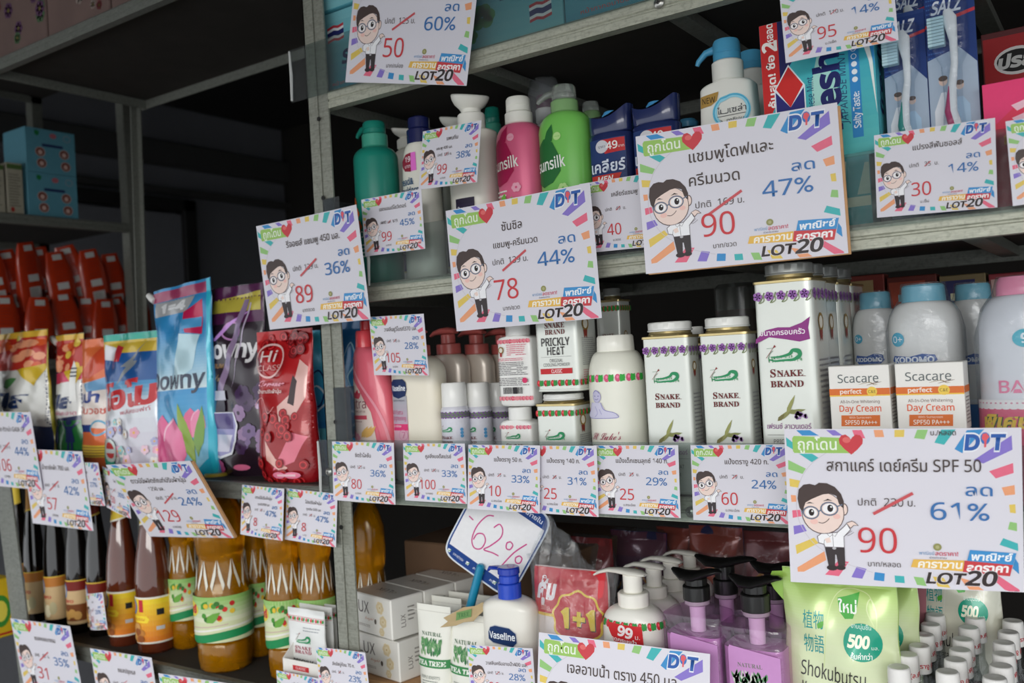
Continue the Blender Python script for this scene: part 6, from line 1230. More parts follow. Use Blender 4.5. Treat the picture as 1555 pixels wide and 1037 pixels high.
S = Spot(1232, 1396, .115, D4, k=.3, pym=960); pouch('body_wash_pouch', 'pale green refill pouch standing behind the front green one', 'pouch', 'body wash refill pouches', S.X, .12, D4, S.w, S.z(868), .045, mat((196, 214, 160), .25, coat=.5, var=.03), shoku(), seed=9)
S = Spot(1384, 1522, .22, D4, k=.3, pym=950); pouch('body_wash_pouch', 'cream and pink body wash refill pouch behind the small capped bottles', 'pouch', 'body wash refill pouches', S.X, .225, D4, S.w, S.z(838), .045, mat((214, 212, 196), .25, coat=.5, var=.03), shoku(False), seed=10)
# little capped bottles, three rows of six
CAPW = plastic((236, 235, 232)); zc = 1.136
def mini_bottle():
    o = empty('tonic_bottle', (0, 0, D4), 0, 'x', 'bottle', 'small tonic bottles in three rows'); h = zc-D4; r = .0100
    mk('glass', loft([(0, r*.92, r*.92, 6), (.001, r, r, 6), (h*.66, r, r, 6), (h*.70, r*.86, r*.86, 4), (h*.74, r*.78, r*.78, 2), (h*.86, r*.78, r*.78, 2)], 28), film_mat(.03, (225, 228, 228), .06, 1.7), o)
    mk('liquid', loft([(.002, r*.88, r*.88, 6), (h*.60, r*.88, r*.88, 6)], 24), mat((110, 28, 30), .2, var=.05), o)
    R = [(h*.845, .0098, .0098, 2), (h*.85, .0104, .0104, 2), (h*.97, .0102, .0102, 2), (h-.0012, .0098, .0098, 2), (h-.0003, .0090, .0090, 2), (h, .0060, .0060, 2), (h-.0004, .0040, .0040, 2)]
    mk('cap', loft(R, 32), CAPW, o)
    P = Print(); P.text('อังกฤษตรางู (ล.พี.)', 0, h*.895, .0042, (196, 56, 66), w=.050, bold=.02); P.done('cap_lettering', o, s_loft([q_[:4] for q_ in R[:3]]), split=.002, base=.0001, eps=.00004)
    P = Print(); P.rect(-.0085, h*.08, .0085, h*.55, (196, 110, 115)); P.rect(-.0085, h*.40, .0085, h*.55, (214, 60, 66)); P.smalltext(-.007, .007, h*.12, h*.36, 6, (90, 40, 40), 1); P.done('label_print', o, s_plane(-r), base=.0002)
    return o
rows = [[(1364.6, 1007), (1377.5, 988), (1396, 974.7), (1403, 958), (1413, 942.5), (1420, 928)], [(1438.7, 1014), (1450.8, 996), (1458, 981), (1462, 965), (1471, 947), (1480.6, 932)], [(1510.4, 1023), (1520, 1005), (1524, 987.6), (1524, 970), (1531, 954), (1537.8, 937)]]
ordn = ['frontmost', 'second', 'third', 'fourth', 'fifth', 'last']; rn = ['beside the green pouch', 'in the middle of the three rows', 'farthest from the green pouch']
first = None
for i, row in enumerate(rows):
    prev = None
    for j, (px, py) in enumerate(row):
        p = UZ(px, py+4, zc)
        if prev is not None and p.y-prev.y < .0212: p.y = prev.y+.0212
        prev = p
        if first is None: first = mini_bottle(); o = first; kids = list(o.children)
        else:
            o = first.copy(); COL.objects.link(o)
            for ch in kids: c_ = ch.copy(); COL.objects.link(c_); c_.parent = o
        o.location = (p.x, p.y, D4); o.rotation_euler = (0, 0, random.uniform(-.9, .9)); o['label'] = 'small white capped tonic bottle, %s of the row %s' % (ordn[j], rn[i])
# ================================================================== the blurred bay: pouches on the middle shelf
def Wd(px0, px1, Y, pym=620): return Spot(px0, px1, Y, DM, k=.3, pym=pym)
def gold(P, a, h, base, seed=1):
    rr = random.Random(seed)
    P.rect(-a, h*.955, a, h, (226, 180, 60)); P.rect(-a, h*.72, a, h*.955, (190, 48, 36))
    for i in range(14): P.disc(rr.uniform(-a*.8, a*.8), h*rr.uniform(.74, .93), a*rr.uniform(.12, .3), h*.03, rr.choice([(222, 90, 40), (236, 200, 80), (160, 36, 32), (240, 160, 120)]), 8)
    P.poly([(a*.1, h*.72), (a*.95, h*.76), (a*.6, h*.60)], (214, 180, 40))
def gaia(P, a, h):
    P.rect(-a, 0, a, h, (24, 44, 84)); P.poly([(-a, h*.28), (a*.2, h*.33), (a, h*.30), (a, h*.74), (-a, h*.74)], (226, 226, 220)); gold(P, a, h, 0)
    P.text('นิส', -a*.1, h*.50, h*.10, (28, 58, 112), w=a*1.1, bold=.06, shear=.25); P.text('กลิ่น', -a*.5, h*.40, h*.03, (120, 120, 120), w=a*.5); P.rect(a*.0, h*.38, a*.5, h*.42, (200, 180, 50)); P.leaf(-a*.3, h*.60, a*.1, h*.66, .2, (90, 150, 90)); P.leaf(-a*.9, h*.48, -a*.5, h*.60, .3, (40, 140, 190))
    for x in (-.6, 0, .5): P.disc(a*x, h*.22, a*.12, h*.04, (36, 120, 60), 10)
def gaia2(P, a, h):
    P.rect(-a, 0, a, h, (28, 42, 84)); P.rect(-a, h*.14, a, h*.36, (28, 110, 50)); P.poly([(-a, h*.36), (a, h*.40), (a, h*.66), (-a, h*.62)], (230, 230, 226)); P.poly([(-a, h*.62), (a, h*.66), (a, h*.74), (-a, h*.70)], (206, 50, 90)); gold(P, a, h, 0, 3)
    P.text('นิส', -a*.1, h*.50, h*.09, (28, 50, 100), w=a*1.4, bold=.06, shear=.25); P.text('พลังสะอาด', a*.1, h*.415, h*.03, (206, 70, 120), w=a*1.2)
    P.poly([(a*.35, h*.5), (a*.7, h*.5), (a*.62, h*.74), (a*.5, h*.80), (a*.42, h*.74)], (240, 240, 236)); 
    for k in range(3): P.rect(a*.4, h*(.68+k*.028), a*.66, h*(.69+k*.028), (30, 40, 70))
    for x in (-.4, .45):   # printed figures holding hands
        P.disc(a*x, h*.345, a*.13, h*.020, (30, 44, 90), 10); P.poly([(a*(x-.2), h*.20), (a*(x+.2), h*.20), (a*(x+.12), h*.32), (a*(x-.12), h*.32)], (30, 44, 90)); P.line([(a*(x-.1), h*.30), (a*(x-.35), h*.35)], a*.08, (30, 44, 90)); P.line([(a*(x+.1), h*.30), (a*(x+.35), h*.35)], a*.08, (30, 44, 90)); P.rect(a*(x-.12), h*.10, a*(x-.03), h*.21, (30, 44, 90)); P.rect(a*(x+.03), h*.10, a*(x+.12), h*.21, (30, 44, 90))
def orangep(P, a, h):
    P.rect(-a, 0, a, h, (226, 112, 60)); P.poly([(-a, h*.35), (a, h*.32), (a, h*.70), (-a, h*.66)], (238, 226, 218)); P.poly([(-a, h*.72), (a*.4, h*.95), (a, h*.95), (a, h*.8), (-a*.2, h*.70)], (214, 78, 44)); P.poly([(-a*.5, h*.66), (a, h*.72), (a, h*.62), (-a*.2, h*.6)], (120, 170, 210))
    P.text('เปา', -a*.15, h*.56, h*.075, (34, 60, 140), w=a*1.3, bold=.05, shear=.2); P.text('วันวอช', 0, h*.46, h*.05, (206, 80, 60), w=a*1.6, bold=.02); P.rect(-a*.9, h*.30, a*.1, h*.355, (34, 60, 130)); P.rect(-a, h*.11, a, h*.20, (232, 200, 70)); P.ring(a*.45, h*.33, a*.4, h*.06, a*.07, (90, 170, 205)); 
    for k in range(4): P.rect(-a*.9, h*(.12+k*.02), a*.8, h*(.127+k*.02), (150, 110, 60))
def omo(P, a, h):
    P.grad(-a, 0, a, h*.5, (206, 200, 214), (222, 226, 232), 5); P.rect(-a, h*.66, a, h*.90, (24, 84, 150)); P.grad(-a, h*.5, a, h*.66, (222, 226, 232), (60, 140, 190), 6); P.rect(-a, h*.86, a, h*.95, (206, 176, 60)); P.rect(-a, h*.95, a, h, (40, 170, 150))
    P.poly([(a*.55, h*.93), (a*.15, h*.80), (a*.35, h*.80), (-a*.35, h*.62), (a*.0, h*.76), (-a*.15, h*.76)], (130, 136, 140)); P.poly([(-a*.95, h*.82), (-a*.3, h*.80), (-a*.2, h*.88), (-a*.9, h*.93)], (226, 226, 230)); P.poly([(-a*.5, h*.80), (-a*.2, h*.80), (-a*.15, h*.90), (-a*.45, h*.92)], (190, 40, 54))
    P.text('โอโม', a*.05, h*.555, h*.15, (196, 40, 46), w=a*1.75, bold=.05, shear=.12, rot=.10); P.text('พลัสซอฟท์', a*.35, h*.45, h*.03, (190, 70, 90), w=a*.9, rot=.1); rr = random.Random(5)
    for i in range(26): P.flower(rr.uniform(-a*.6, a), h*rr.uniform(.06, .38), rr.uniform(.005, .011), rr.choice([(236, 200, 214), (240, 236, 230), (178, 180, 216), (150, 200, 200), (226, 170, 190)]), (232, 180, 90), 5, i)
    P.poly([(-a, 0), (-a*.35, 0), (-a*.45, h*.2), (-a*.8, h*.28), (-a, h*.2)], (60, 180, 150)); P.disc(-a*.5, h*.17, a*.28, h*.085, (206, 220, 214), 16); P.disc(-a*.5, h*.17, a*.2, h*.06, (206, 70, 70), 14); P.rect(-a*.7, h*.15, -a*.3, h*.18, (220, 228, 226))
def tulip(P, x, y, s, c1, c2):
    P.poly([(x-s*.9, y-s*.8), (x-s*1.05, y), (x-s*.8, y+s*.7), (x-s*.4, y+s*1.05), (x, y+s*.7), (x+s*.3, y), (x, y-s*1.1), (x-s*.5, y-s*1.2)], c1); P.poly([(x-s*.2, y-s*1.15), (x-s*.35, y), (x-s*.1, y+s*.6), (x+s*.4, y+s*.9), (x+s*.85, y+s*.4), (x+s*.95, y-s*.4), (x+s*.6, y-s*1.1)], c2); P.curve([(x-s*.3, y+s*.1), (x-s*.1, y+s*.6), (x+s*.4, y+s*.9)], s*.08, (246, 190, 210))
def downy(P, a, h):
    P.grad(-a, 0, a, h*.45, (150, 205, 226), (60, 150, 205), 16); P.grad(-a, h*.45, a, h*.75, (206, 226, 232), (54, 140, 196), 20); P.rect(-a, h*.75, a, h, (44, 134, 190)); P.poly([(-a, h*.93), (a*.85, h*.93), (a*.85, h*.985), (-a, h*.985)], (150, 50, 90)); P.poly([(-a*.9, h*.85), (a*.25, h*.85), (a*.5, h*.93), (-a*.9, h*.93)], (168, 170, 172)); P.text('1=4', -a*.25, h*.89, h*.045, (226, 228, 230), w=a*.9, bold=.05)
    P.rect(a*.86, 0, a, h, (30, 175, 200)); P.poly([(a*.2, h*.85), (a*.75, h*.9), (a*.75, h*.72), (a*.3, h*.74)], (190, 30, 80)); P.rect(a*.2, h*.76, a*.72, h*.81, (70, 150, 200)); P.poly([(a*.1, h*.74), (a*.7, h*.72), (a*.5, h*.55), (-a*.1, h*.45)], (190, 222, 232))
    P.text('Downy', -a*.05, h*.50, h*.085, (56, 64, 84), w=a*1.75, bold=.03, shear=.1); tulip(P, a*.55, h*.28, a*.28, (226, 110, 150), (236, 140, 175)); P.leaf(a*.5, h*.06, a*.1, h*.38, .12, (140, 170, 60)); P.leaf(a*.6, h*.1, a*.75, h*.36, .12, (120, 160, 70)); tulip(P, -a*.28, h*.17, a*.60, (226, 90, 145), (236, 120, 165)); P.poly([(a*.3, 0), (a*.9, 0), (a*.9, h*.10)], (30, 160, 190))
def mystique(P, a, h):
    P.rect(-a, 0, a, h, (40, 26, 38)); P.rect(-a, h*.80, a, h, (84, 34, 76)); P.poly([(-a*.7, h*.86), (a*.9, h*.86), (a*.9, h*.96), (-a*.6, h*.93)], (190, 176, 70)); P.ring(a*.05, h*.76, a*.3, h*.05, a*.04, (196, 140, 196)); P.curve([(-a*.8, h*.82), (-a*.5, h*.72), (0, h*.80), (a*.6, h*.86)], a*.10, (206, 150, 226), True)
    P.text('Downy', a*.0, h*.665, h*.085, (222, 220, 222), w=a*1.75, bold=.04, shear=.1); P.text('PREMIUM', -a*.5, h*.58, h*.022, (196, 150, 90), w=a*.6); P.text('Parfum', -a*.4, h*.52, h*.04, (150, 120, 80), w=a*.6, shear=.3)
    P.poly([(a*.35, h*.92), (a*.55, h*.92), (-a*.2, h*.40), (-a*.4, h*.42)], (150, 126, 160)); P.poly([(a*.6, h*.90), (a*.66, h*.9), (a*.1, h*.45)], (196, 180, 206))
    rr = random.Random(4)
    for i in range(12): P.flower(rr.uniform(a*.3, a), h*rr.uniform(.15, .45), rr.uniform(.009, .016), rr.choice([(120, 96, 140), (70, 46, 84), (150, 120, 160)]), (50, 30, 60), 6, i)
    for i in range(6): P.flower(-a*.9+rr.uniform(0, a*.9), h*rr.uniform(.03, .10), .010, (190, 70, 130), (226, 130, 170), 5, i)
    pts = [(x*a, y*h) for x, y in ((-.75, .34), (-.85, .27), (-.8, .18), (-.6, .115), (-.3, .095), (.1, .12), (.3, .19), (.33, .27), (.22, .34))]; P.poly([(x, y-.001) for x, y in pts], (226, 228, 236)); P.poly([(x*.93-a*.02, y*.93+h*.017) for x, y in pts], (150, 146, 196)); P.poly([(-a*.7, h*.33), (a*.17, h*.33), (a*.24, h*.25), (-a*.76, h*.25)], (84, 72, 130)); P.poly([(-a*.74, h*.22), (a*.22, h*.22), (0, h*.13), (-a*.55, h*.13)], (214, 212, 230)); P.rect(-a*.38, h*.34, -a*.10, h*.40, (40, 36, 56)); P.rect(-a*.44, h*.40, -a*.04, h*.45, (190, 190, 206)); P.disc(a*.35, h*.05, a*.22, h*.016, (236, 120, 160), 12)
def hiclass(P, a, h):
    P.grad(-a, 0, a, h, (150, 20, 28), (190, 30, 34), 6); rr = random.Random(6)
    P.poly([(a*.0, h*.50), (a*.5, h*.60), (a*.65, h*.80), (a*.9, h*.75), (a*.85, h*.55), (a*.5, h*.42), (a*.1, h*.38)], (232, 186, 178)); P.poly([(a*.3, h*.52), (a*.5, h*.70), (a*.62, h*.66), (a*.5, h*.50)], (50, 20, 24)); P.poly([(-a*.2, h*.08), (a*.5, h*.14), (a*.9, h*.30), (a*.5, h*.33), (a*.2, h*.24)], (230, 120, 140)); P.poly([(-a*.5, h*.28), (-a*.1, h*.16), (a*.3, h*.10), (a*.1, h*.07), (-a*.4, h*.15)], (232, 180, 170))
    for i in range(34): x, y = rr.uniform(-a*.8, a*.9), h*rr.choice([rr.uniform(.30, .46), rr.uniform(0, .14), rr.uniform(.9, .96)]); r = rr.uniform(.006, .010); P.disc(x, y, r, r, (150, 14, 22), 9); P.ring(x, y, r*.7, r*.7, r*.2, (214, 50, 56), 9); P.disc(x, y, r*.25, r*.25, (120, 8, 16), 6)
    for i in range(8): x, y = rr.uniform(a*.3, a*.9), h*rr.uniform(.84, .97); P.disc(x, y, .008, .008, (120, 14, 22), 9); P.ring(x, y, .005, .005, .0012, (190, 50, 56), 9)
    P.ring(-a*.28, h*.80, a*.52, h*.115, a*.05, (236, 190, 186), 30); P.text('Hi', -a*.32, h*.83, h*.07, (236, 214, 210), w=a*.5, bold=.01, shear=.15); P.text('CLASS', -a*.25, h*.755, h*.035, (226, 170, 166), w=a*.85); P.text('Romance', -a*.15, h*.655, h*.04, (240, 160, 180), w=a*1.0, bold=.03, shear=.25); P.text('น้ำยาปรับผ้านุ่ม', -a*.22, h*.60, h*.022, (240, 214, 210), w=a*.9, bold=.02)
    P.curve([(-a*.8, h*.5), (-a*.5, h*.56), (-a*.2, h*.46), (0, h*.5)], .0012, (226, 150, 150)); P.disc(a*.1, h*.055, a*.2, h*.022, (240, 130, 160), 12); P.disc(a*.5, h*.055, a*.24, h*.022, (240, 130, 160), 12); P.rect(a*.05, h*.048, a*.6, h*.062, (246, 200, 210))
def bluep(P, a, h):
    P.grad(-a, 0, a, h, (44, 110, 190), (70, 190, 220), 8); P.ring(0, h*.60, a*.5, h*.13, a*.09, (30, 50, 110)); P.curve([(-a*.6, h*.5), (0, h*.62), (a*.6, h*.52), (0, h*.45), (-a*.5, h*.4)], a*.12, (226, 238, 246), True); P.rect(-a, h*.25, a, h*.33, (110, 205, 226))
    for i in range(6): P.disc(-a*.8+a*.3*i, h*.04, a*.2, h*.03, (34, 80, 180), 10)
specs = [(-16, 90, 503, .05, gaia, (190, 180, 60), 'gold and red detergent pouch with a crumpled fold, beside the green figure pouch', .0, .9, (-.42, .955), .0),
 (88, 137, 506, .07, gaia2, (60, 100, 60), 'detergent pouch printed with two dark figures on green', .0, .96, (-.46, .94), .0),
 (128, 180, 513, .055, orangep, (220, 110, 60), 'orange and white detergent pouch between the green and teal ones', .0, .98, None, .0),
 (160, 252, 504, .045, omo, (70, 160, 170), 'teal and gold detergent pouch with red lettering and lightning', .0, 1.0, None, .0),
 (240, 334, 430, .05, downy, (60, 150, 200), 'tall blue softener pouch with pink tulips', .018, 1.0, (-.48, .93), .0),
 (318, 414, 432, .07, mystique, (60, 40, 60), 'dark purple softener pouch with a perfume bottle picture', .0, .98, (-.40, .955), .0),
 (396, 481, 500, .035, hiclass, (170, 26, 32), 'red softener pouch covered in roses', .0, 1.05, None, .0),
 (470, 515, 500, .09, bluep, (60, 150, 210), 'narrow light blue softener pouch beside the steel post', .0, 1.0, None, .0)]
for i, (p0, p1, pt, Y, fn, c, lab, sl, wt, sp, le) in enumerate(specs):
    S = Wd(p0, p1, Y); pouch('refill_pouch', lab, 'pouch', 'pouches on the middle shelf', S.X, Y, DM, S.w*1.02, S.z(pt), min(.05, S.w*.55), FOIL(c), fn, seed=30+i, wt=wt, slant=sl, spout=sp, wr=.0030, seal=.93, waist=(.07, .09, .04, .05, .06, .05, .07, .03)[i])
# ------------------------------------------------------------------ sauce bottles and oil on the low shelf
def lathe_bottle(name, lab, px0, px1, Y, prof, m, group, cat='bottle', pym=880, H=None):
    S = Spot(px0, px1, Y, DL, pym=pym); r = S.w/2; b = empty(name, (S.X, Y, DL), 0, lab, cat, group); return b, S, r
def sauce(px0, px1, Y, col, lab, kind):
    b, S, r = lathe_bottle('sauce_bottle', lab, px0, px1, Y, None, None, 'sauce bottles on the low shelf'); H = .292
    R = [(0, r*.9, r*.9, 2), (.004, r, r, 2), (.100, r, r, 2), (.106, r*1.02, r*1.02, 2), (.120, r*.99, r*.99, 2), (.150, r*.90, r*.90, 2), (.180, r*.74, r*.74, 2), (.205, r*.58, r*.58, 2), (.225, r*.48, r*.48, 2), (.262, r*.40, r*.40, 2), (.268, r*.42, r*.42, 2)]
    mk('glass', loft(R, 40, lambda t, z: 1+(.010*math.cos(14*t+z*500)*math.cos(14*t-z*500) if .14 < z < .20 else 0)), mat(col, .08, coat=1.0, var=.15, scale=25), b)
    mk('cap', loft(cyl(r*.46, .266, H, .0015), 32, ribs(30, .02)), plastic((70, 66, 60) if kind != 'y0' else (200, 200, 190)), b)
    P = Print(); a = r*2.2
    if kind == 'oyster':
        P.rect(-a, .018, a, .094, (236, 232, 220)); P.grad(-a, .021, a, .091, (226, 130, 40), (246, 214, 50), 8); P.disc(-r*.45, .078, r*.36, .0135, (40, 140, 190), 16); P.disc(-r*.45, .078, r*.24, .009, (226, 120, 90), 12); P.poly([(-r*.9, .054), (r*.5, .052), (r*.6, .058), (r*.45, .064), (-r*.9, .064)], (250, 220, 60)); P.text('ซอสหอยนางรม', -r*.25, .0585, .005, (196, 60, 40), w=r*1.2); P.rect(r*.05, .070, r*.3, .090, (200, 50, 60)); P.rect(r*.95, .064, r*1.3, .074, (40, 40, 40)); P.rect(r*.9, .040, r*1.3, .046, (200, 200, 200))
        rr = random.Random(3)
        for i in range(14): P.disc(-r*.35+rr.uniform(-.6, .6)*r, .036+rr.uniform(-.012, .012), r*.22, .006, rr.choice([(196, 130, 60), (150, 84, 40), (232, 190, 130), (214, 160, 90)]), 9)
    else:
        P.rect(-a, .018, a, .097, (206, 176, 130)); P.rect(-a, .078, a, .095, (122, 34, 26) if kind == 'red' else (190, 120, 50)); P.rect(-a, .095, a, .097, (226, 190, 70)); P.disc(-r*.45, .078, r*.42, .0145, (50, 140, 200), 16); P.disc(-r*.42, .078, r*.28, .010, (226, 200, 180), 12); P.text('ซีอิ๊วขาว', -r*.1, .060, .006, (190, 50, 50), w=r*1.3, bold=.03)
        if kind == 'red':
            P.rect(-a, .024, a, .054, (120, 66, 30))
            for i in range(5): P.disc(-r*.8+r*.4*i, .034+.004*(i % 2), r*.3, .008, (196, 150, 80), 10)
        else:
            for i in range(4): P.disc(-r*.7+r*.45*i, .034+.005*(i % 2), r*.3, .012, ((232, 222, 186), (190, 180, 140))[i % 2], 12)
    P.done('label', b, s_loft(R), split=.0045, base=.0004)
    P = Print(); c1 = (236, 206, 70) if kind in ('oyster', 'y0') else ((140, 50, 30) if kind == 'red' else (196, 140, 70)); y0, y1 = .206, .262
    n = 24; pts = [(-r*1.6+3.2*r*i/n, y0+.012*(i/n)) for i in range(n+1)]; P.poly(pts+[(r*1.6, y1), (-r*1.6, y1)], c1); P.line(pts, .003, (240, 236, 220) if kind == 'oyster' else (232, 200, 80)); P.disc(-r*.1, .232, r*.22, .010, (206, 150, 60) if kind != 'red' else (206, 190, 160), 12)
    P.done('neck_label', b, s_loft(R), split=.0045, base=.0004, clip=(-r*1.6, r*1.6, .2, .262))
    return b
sauce(14, 49, .09, (16, 12, 10), 'dark soy bottle with yellow neck label, behind the end post', 'y0')
sauce(37, 71, .06, (16, 12, 10), 'dark soy bottle with orange neck label nearest the end post', 'soy')
sauce(67, 103, .055, (16, 12, 10), 'dark soy bottle with orange neck label, second in the row', 'soy')
sauce(100, 137, .055, (16, 12, 10), 'dark sauce bottle behind the curled small card', 'red')
sauce(131, 168, .06, (16, 12, 10), 'dark sauce bottle with red label beside the brown sauce', 'red')
sauce(162, 213, .05, (92, 40, 22), 'brown oyster sauce bottle with yellow label beside the dark bottles', 'oyster')
sauce(205, 262, .05, (92, 40, 22), 'brown oyster sauce bottle with yellow label beside the cooking oil', 'oyster')
OIL = mat((250, 160, 8), .10, trans=.68, ior=1.36, coat=.3, var=.3, scale=35, bump=.4)
def oil(px0, px1, Y, lab, deck=DL, pym=930):
    S = Spot(px0, px1, Y, deck, pym=pym); r = S.w/2; b = empty('oil_bottle', (S.X, Y, deck), 0, lab, 'bottle', 'cooking oil bottles')
    def mod(t, z):
        if .125 < z < .175: return 1+.05*abs(((t*4/math.pi+(z-.125)*0) % 2)-1)-.03
        if z < .05 or .185 < z < .25: return 1+.018*math.cos(14*t)
        return 1
    R = [(0, r*.80, r*.80, 2), (.004, r*.92, r*.92, 2), (.022, r*.98, r*.98, 2), (.040, r*.97, r*.97, 2), (.044, r*.93, r*.93, 2), (.048, r*.99, r*.99, 2), (.050, r, r, 2), (.075, r, r, 2), (.100, r, r, 2), (.118, r, r, 2), (.124, r*.96, r*.96, 2), (.14, r*.90, r*.90, 2), (.16, r*.84, r*.84, 2), (.172, r*.80, r*.80, 2), (.180, r*.86, r*.86, 2), (.205, r*.93, r*.93, 2), (.235, r*.90, r*.90, 2), (.258, r*.68, r*.68, 2), (.272, r*.42, r*.42, 2), (.284, r*.36, r*.36, 2)]
    mk('oil', loft([(z, q*.97, w_*.97, n) for z, q, w_, n in R], 40, mod), OIL, b); mk('bottle_body', loft(R, 48, mod), film_mat(.0, (254, 250, 236), .04, 1.12), b)
    mk('cap', loft(cyl(r*.42, .282, .300, .0015), 32, ribs(30, .02)), plastic((190, 170, 60)), b)
    fc = []
    for k in range(-3, 4):
        t0 = k*math.pi/5+.1
        for s_ in (-1, 1):
            def pt(t, z, o=.0009): 
                rr_ = np.interp(z, [q[0] for q in R], [q[1] for q in R])+o; return (rr_*math.sin(t), -rr_*math.cos(t), z)
            fc.append(([pt(t0+s_*.02, .172), pt(t0+s_*.27, .134), pt(t0+s_*.20, .126), pt(t0+s_*.05, .150)], [(0, 1, 2, 3)]))
    mk('facet_highlights', join(*fc), mat((226, 222, 206), .15, coat=.8, var=.05), b, smooth=0)['kind'] = 'stuff'  # raised facets in off-white, the highlights on the embossing put into their colour
    P = Print(); a = r*2.3; P.rect(-a, .049, a, .118, (214, 220, 178)); P.grad(-a, .080, a, .118, (222, 226, 196), (150, 196, 110), 6); P.curve([(-a, .052), (-r, .050), (0, .054), (r, .060), (a, .062)], .012, (34, 140, 84)); P.curve([(-a, .064), (-r, .062), (0, .066), (r, .071), (a, .073)], .003, (236, 236, 226)); P.curve([(-a, .071), (-r, .069), (0, .072), (r, .076)], .002, (206, 190, 170))
    P.disc(-r*.55, .098, r*.5, .0125, (230, 214, 80), 18); P.text('ทิพย์', -r*.55, .097, .011, (196, 40, 60), w=r*.85, bold=.05, rot=.12); P.leaf(r*.1, .100, r*.35, .112, .3, (70, 150, 60)); rr = random.Random(2)
    for i in range(14): P.disc(r*rr.uniform(.1, 1.2), rr.uniform(.080, .108), r*.09, .004, rr.choice([(190, 40, 40), (80, 150, 60), (214, 60, 50), (226, 190, 60), (60, 120, 50)]), 8)
    P.leaf(r*.3, .080, r*.75, .095, .25, (110, 170, 70)); P.done('label', b, s_loft(R), split=.0045, base=.0012); return b
oil(258, 308, .085, 'cooking oil bottle between the oyster sauce and the front oil bottle')
oil(298, 384, .045, 'cooking oil bottle at the front of the shelf, below the tilted card')
oil(368, 416, .11, 'cooking oil bottle behind the front oil bottle')
oil(404, 466, .06, 'cooking oil bottle above the white display tray')
oil(454, 512, .08, 'cooking oil bottle partly behind the steel post')
S_ = Spot(535, 588, .14, 0, pym=850); b = oil(533, 589, .14, 'cooking oil bottle seen between the steel post and the soap packs', deck=U(560, 772, .14).z-.262, pym=850)
zb_ = U(560, 772, .14).z-.262
if zb_ > D4+.003: tag(mk('carton_riser', box(.11, .11, zb_-D4-.0005, .001, (S_.X, .14, D4)), BOARD, None, smooth=0), 'brown carton riser under the oil bottle by the steel post', 'carton')
# display tray with refill sachets
q = U(457, 1000, .0); TX = q.x; tz = U(457, 985, .0).z
tr = empty('display_tray', (TX, .045, DL), 0, 'white carton display tray with red stripe holding refill sachets', 'tray'); TWm = mat((234, 232, 226), .5, var=.03); th_ = max(.05, tz-DL)
mk('tray_front', box(.085, .0012, th_*.72, .0003, (0, -.040, 0)), TWm, tr, smooth=0); mk('tray_back', box(.085, .0012, th_, .0003, (0, .040, 0)), TWm, tr, smooth=0); mk('tray_base', box(.085, .081, .0012, .0003), TWm, tr, smooth=0)
for s_ in (-1, 1): mk('tray_side', ([(s_*.0425, -.040, 0), (s_*.0425, .040, 0), (s_*.0425, .040, th_), (s_*.0425, -.020, th_*.95), (s_*.0425, -.040, th_*.72), (s_*.0413, -.040, 0), (s_*.0413, .040, 0), (s_*.0413, .040, th_), (s_*.0413, -.020, th_*.95), (s_*.0413, -.040, th_*.72)], [(0, 1, 2, 3, 4), (9, 8, 7, 6, 5)]+[(i, (i+1) % 5, (i+1) % 5+5, i+5) for i in range(5)]), TWm, tr, smooth=0)
P = Print(); P.rect(-.042, th_*.30, .042, th_*.45, (200, 44, 50)); P.rect(-.022, th_*.52, .010, th_*.62, (196, 50, 54)); P.text('CLASSIC', -.006, th_*.57, .0035, (245, 235, 235), w=.02); P.text('แป้งเย็นตรางู', 0, th_*.375, .005, (245, 240, 235), w=.05); P.done('printed_front', tr, s_plane(-.0406))
def sachet(P, a, h):
    P.rect(-a, 0, a, h, (234, 236, 234)); P.rose_band(-a, a, h*.87, .006, (200, 46, 54), (52, 150, 70), 8); P.line([(-a, h*.90), (a, h*.90)], .0006, (200, 50, 60)); P.line([(-a, h*.84), (a, h*.84)], .0006, (200, 50, 60)); P.smalltext(-a*.1, a*.8, h*.72, h*.79, 2, (170, 175, 180), 2)
    emblem(P, -a*.1, h*.62, a*.42); P.text('SNAKE', -a*.1, h*.52, .005, (170, 70, 90), w=a*.9); P.text('BRAND', -a*.1, h*.47, .005, (170, 70, 90), w=a*.9); P.text('PRICKLY', -a*.1, h*.34, .008, (70, 68, 70), w=a*1.1, bold=.02); P.text('HEAT', -a*.1, h*.26, .008, (70, 68, 70), w=a*.8, bold=.02)
for i, (p0, p1, pt, Y, le, lab) in enumerate(((444, 500, 927, .03, -.12, 'white prickly heat refill sachet at the front of the tray'), (462, 512, 921, .05, -.10, 'white prickly heat refill sachet second in the tray'), (474, 520, 918, .07, -.08, 'white prickly heat refill sachet at the back of the tray'))):
    S = Spot(p0, p1, Y, DL, k=.2, pym=970); o = pouch('refill_sachet', lab, 'sachet', 'prickly heat refill sachets', S.X-.006, Y, DL+.0015, S.w, S.z(pt), .012, mat((236, 237, 235), .3, coat=.3, var=.03), sachet, seed=60+i, wr=.0008)
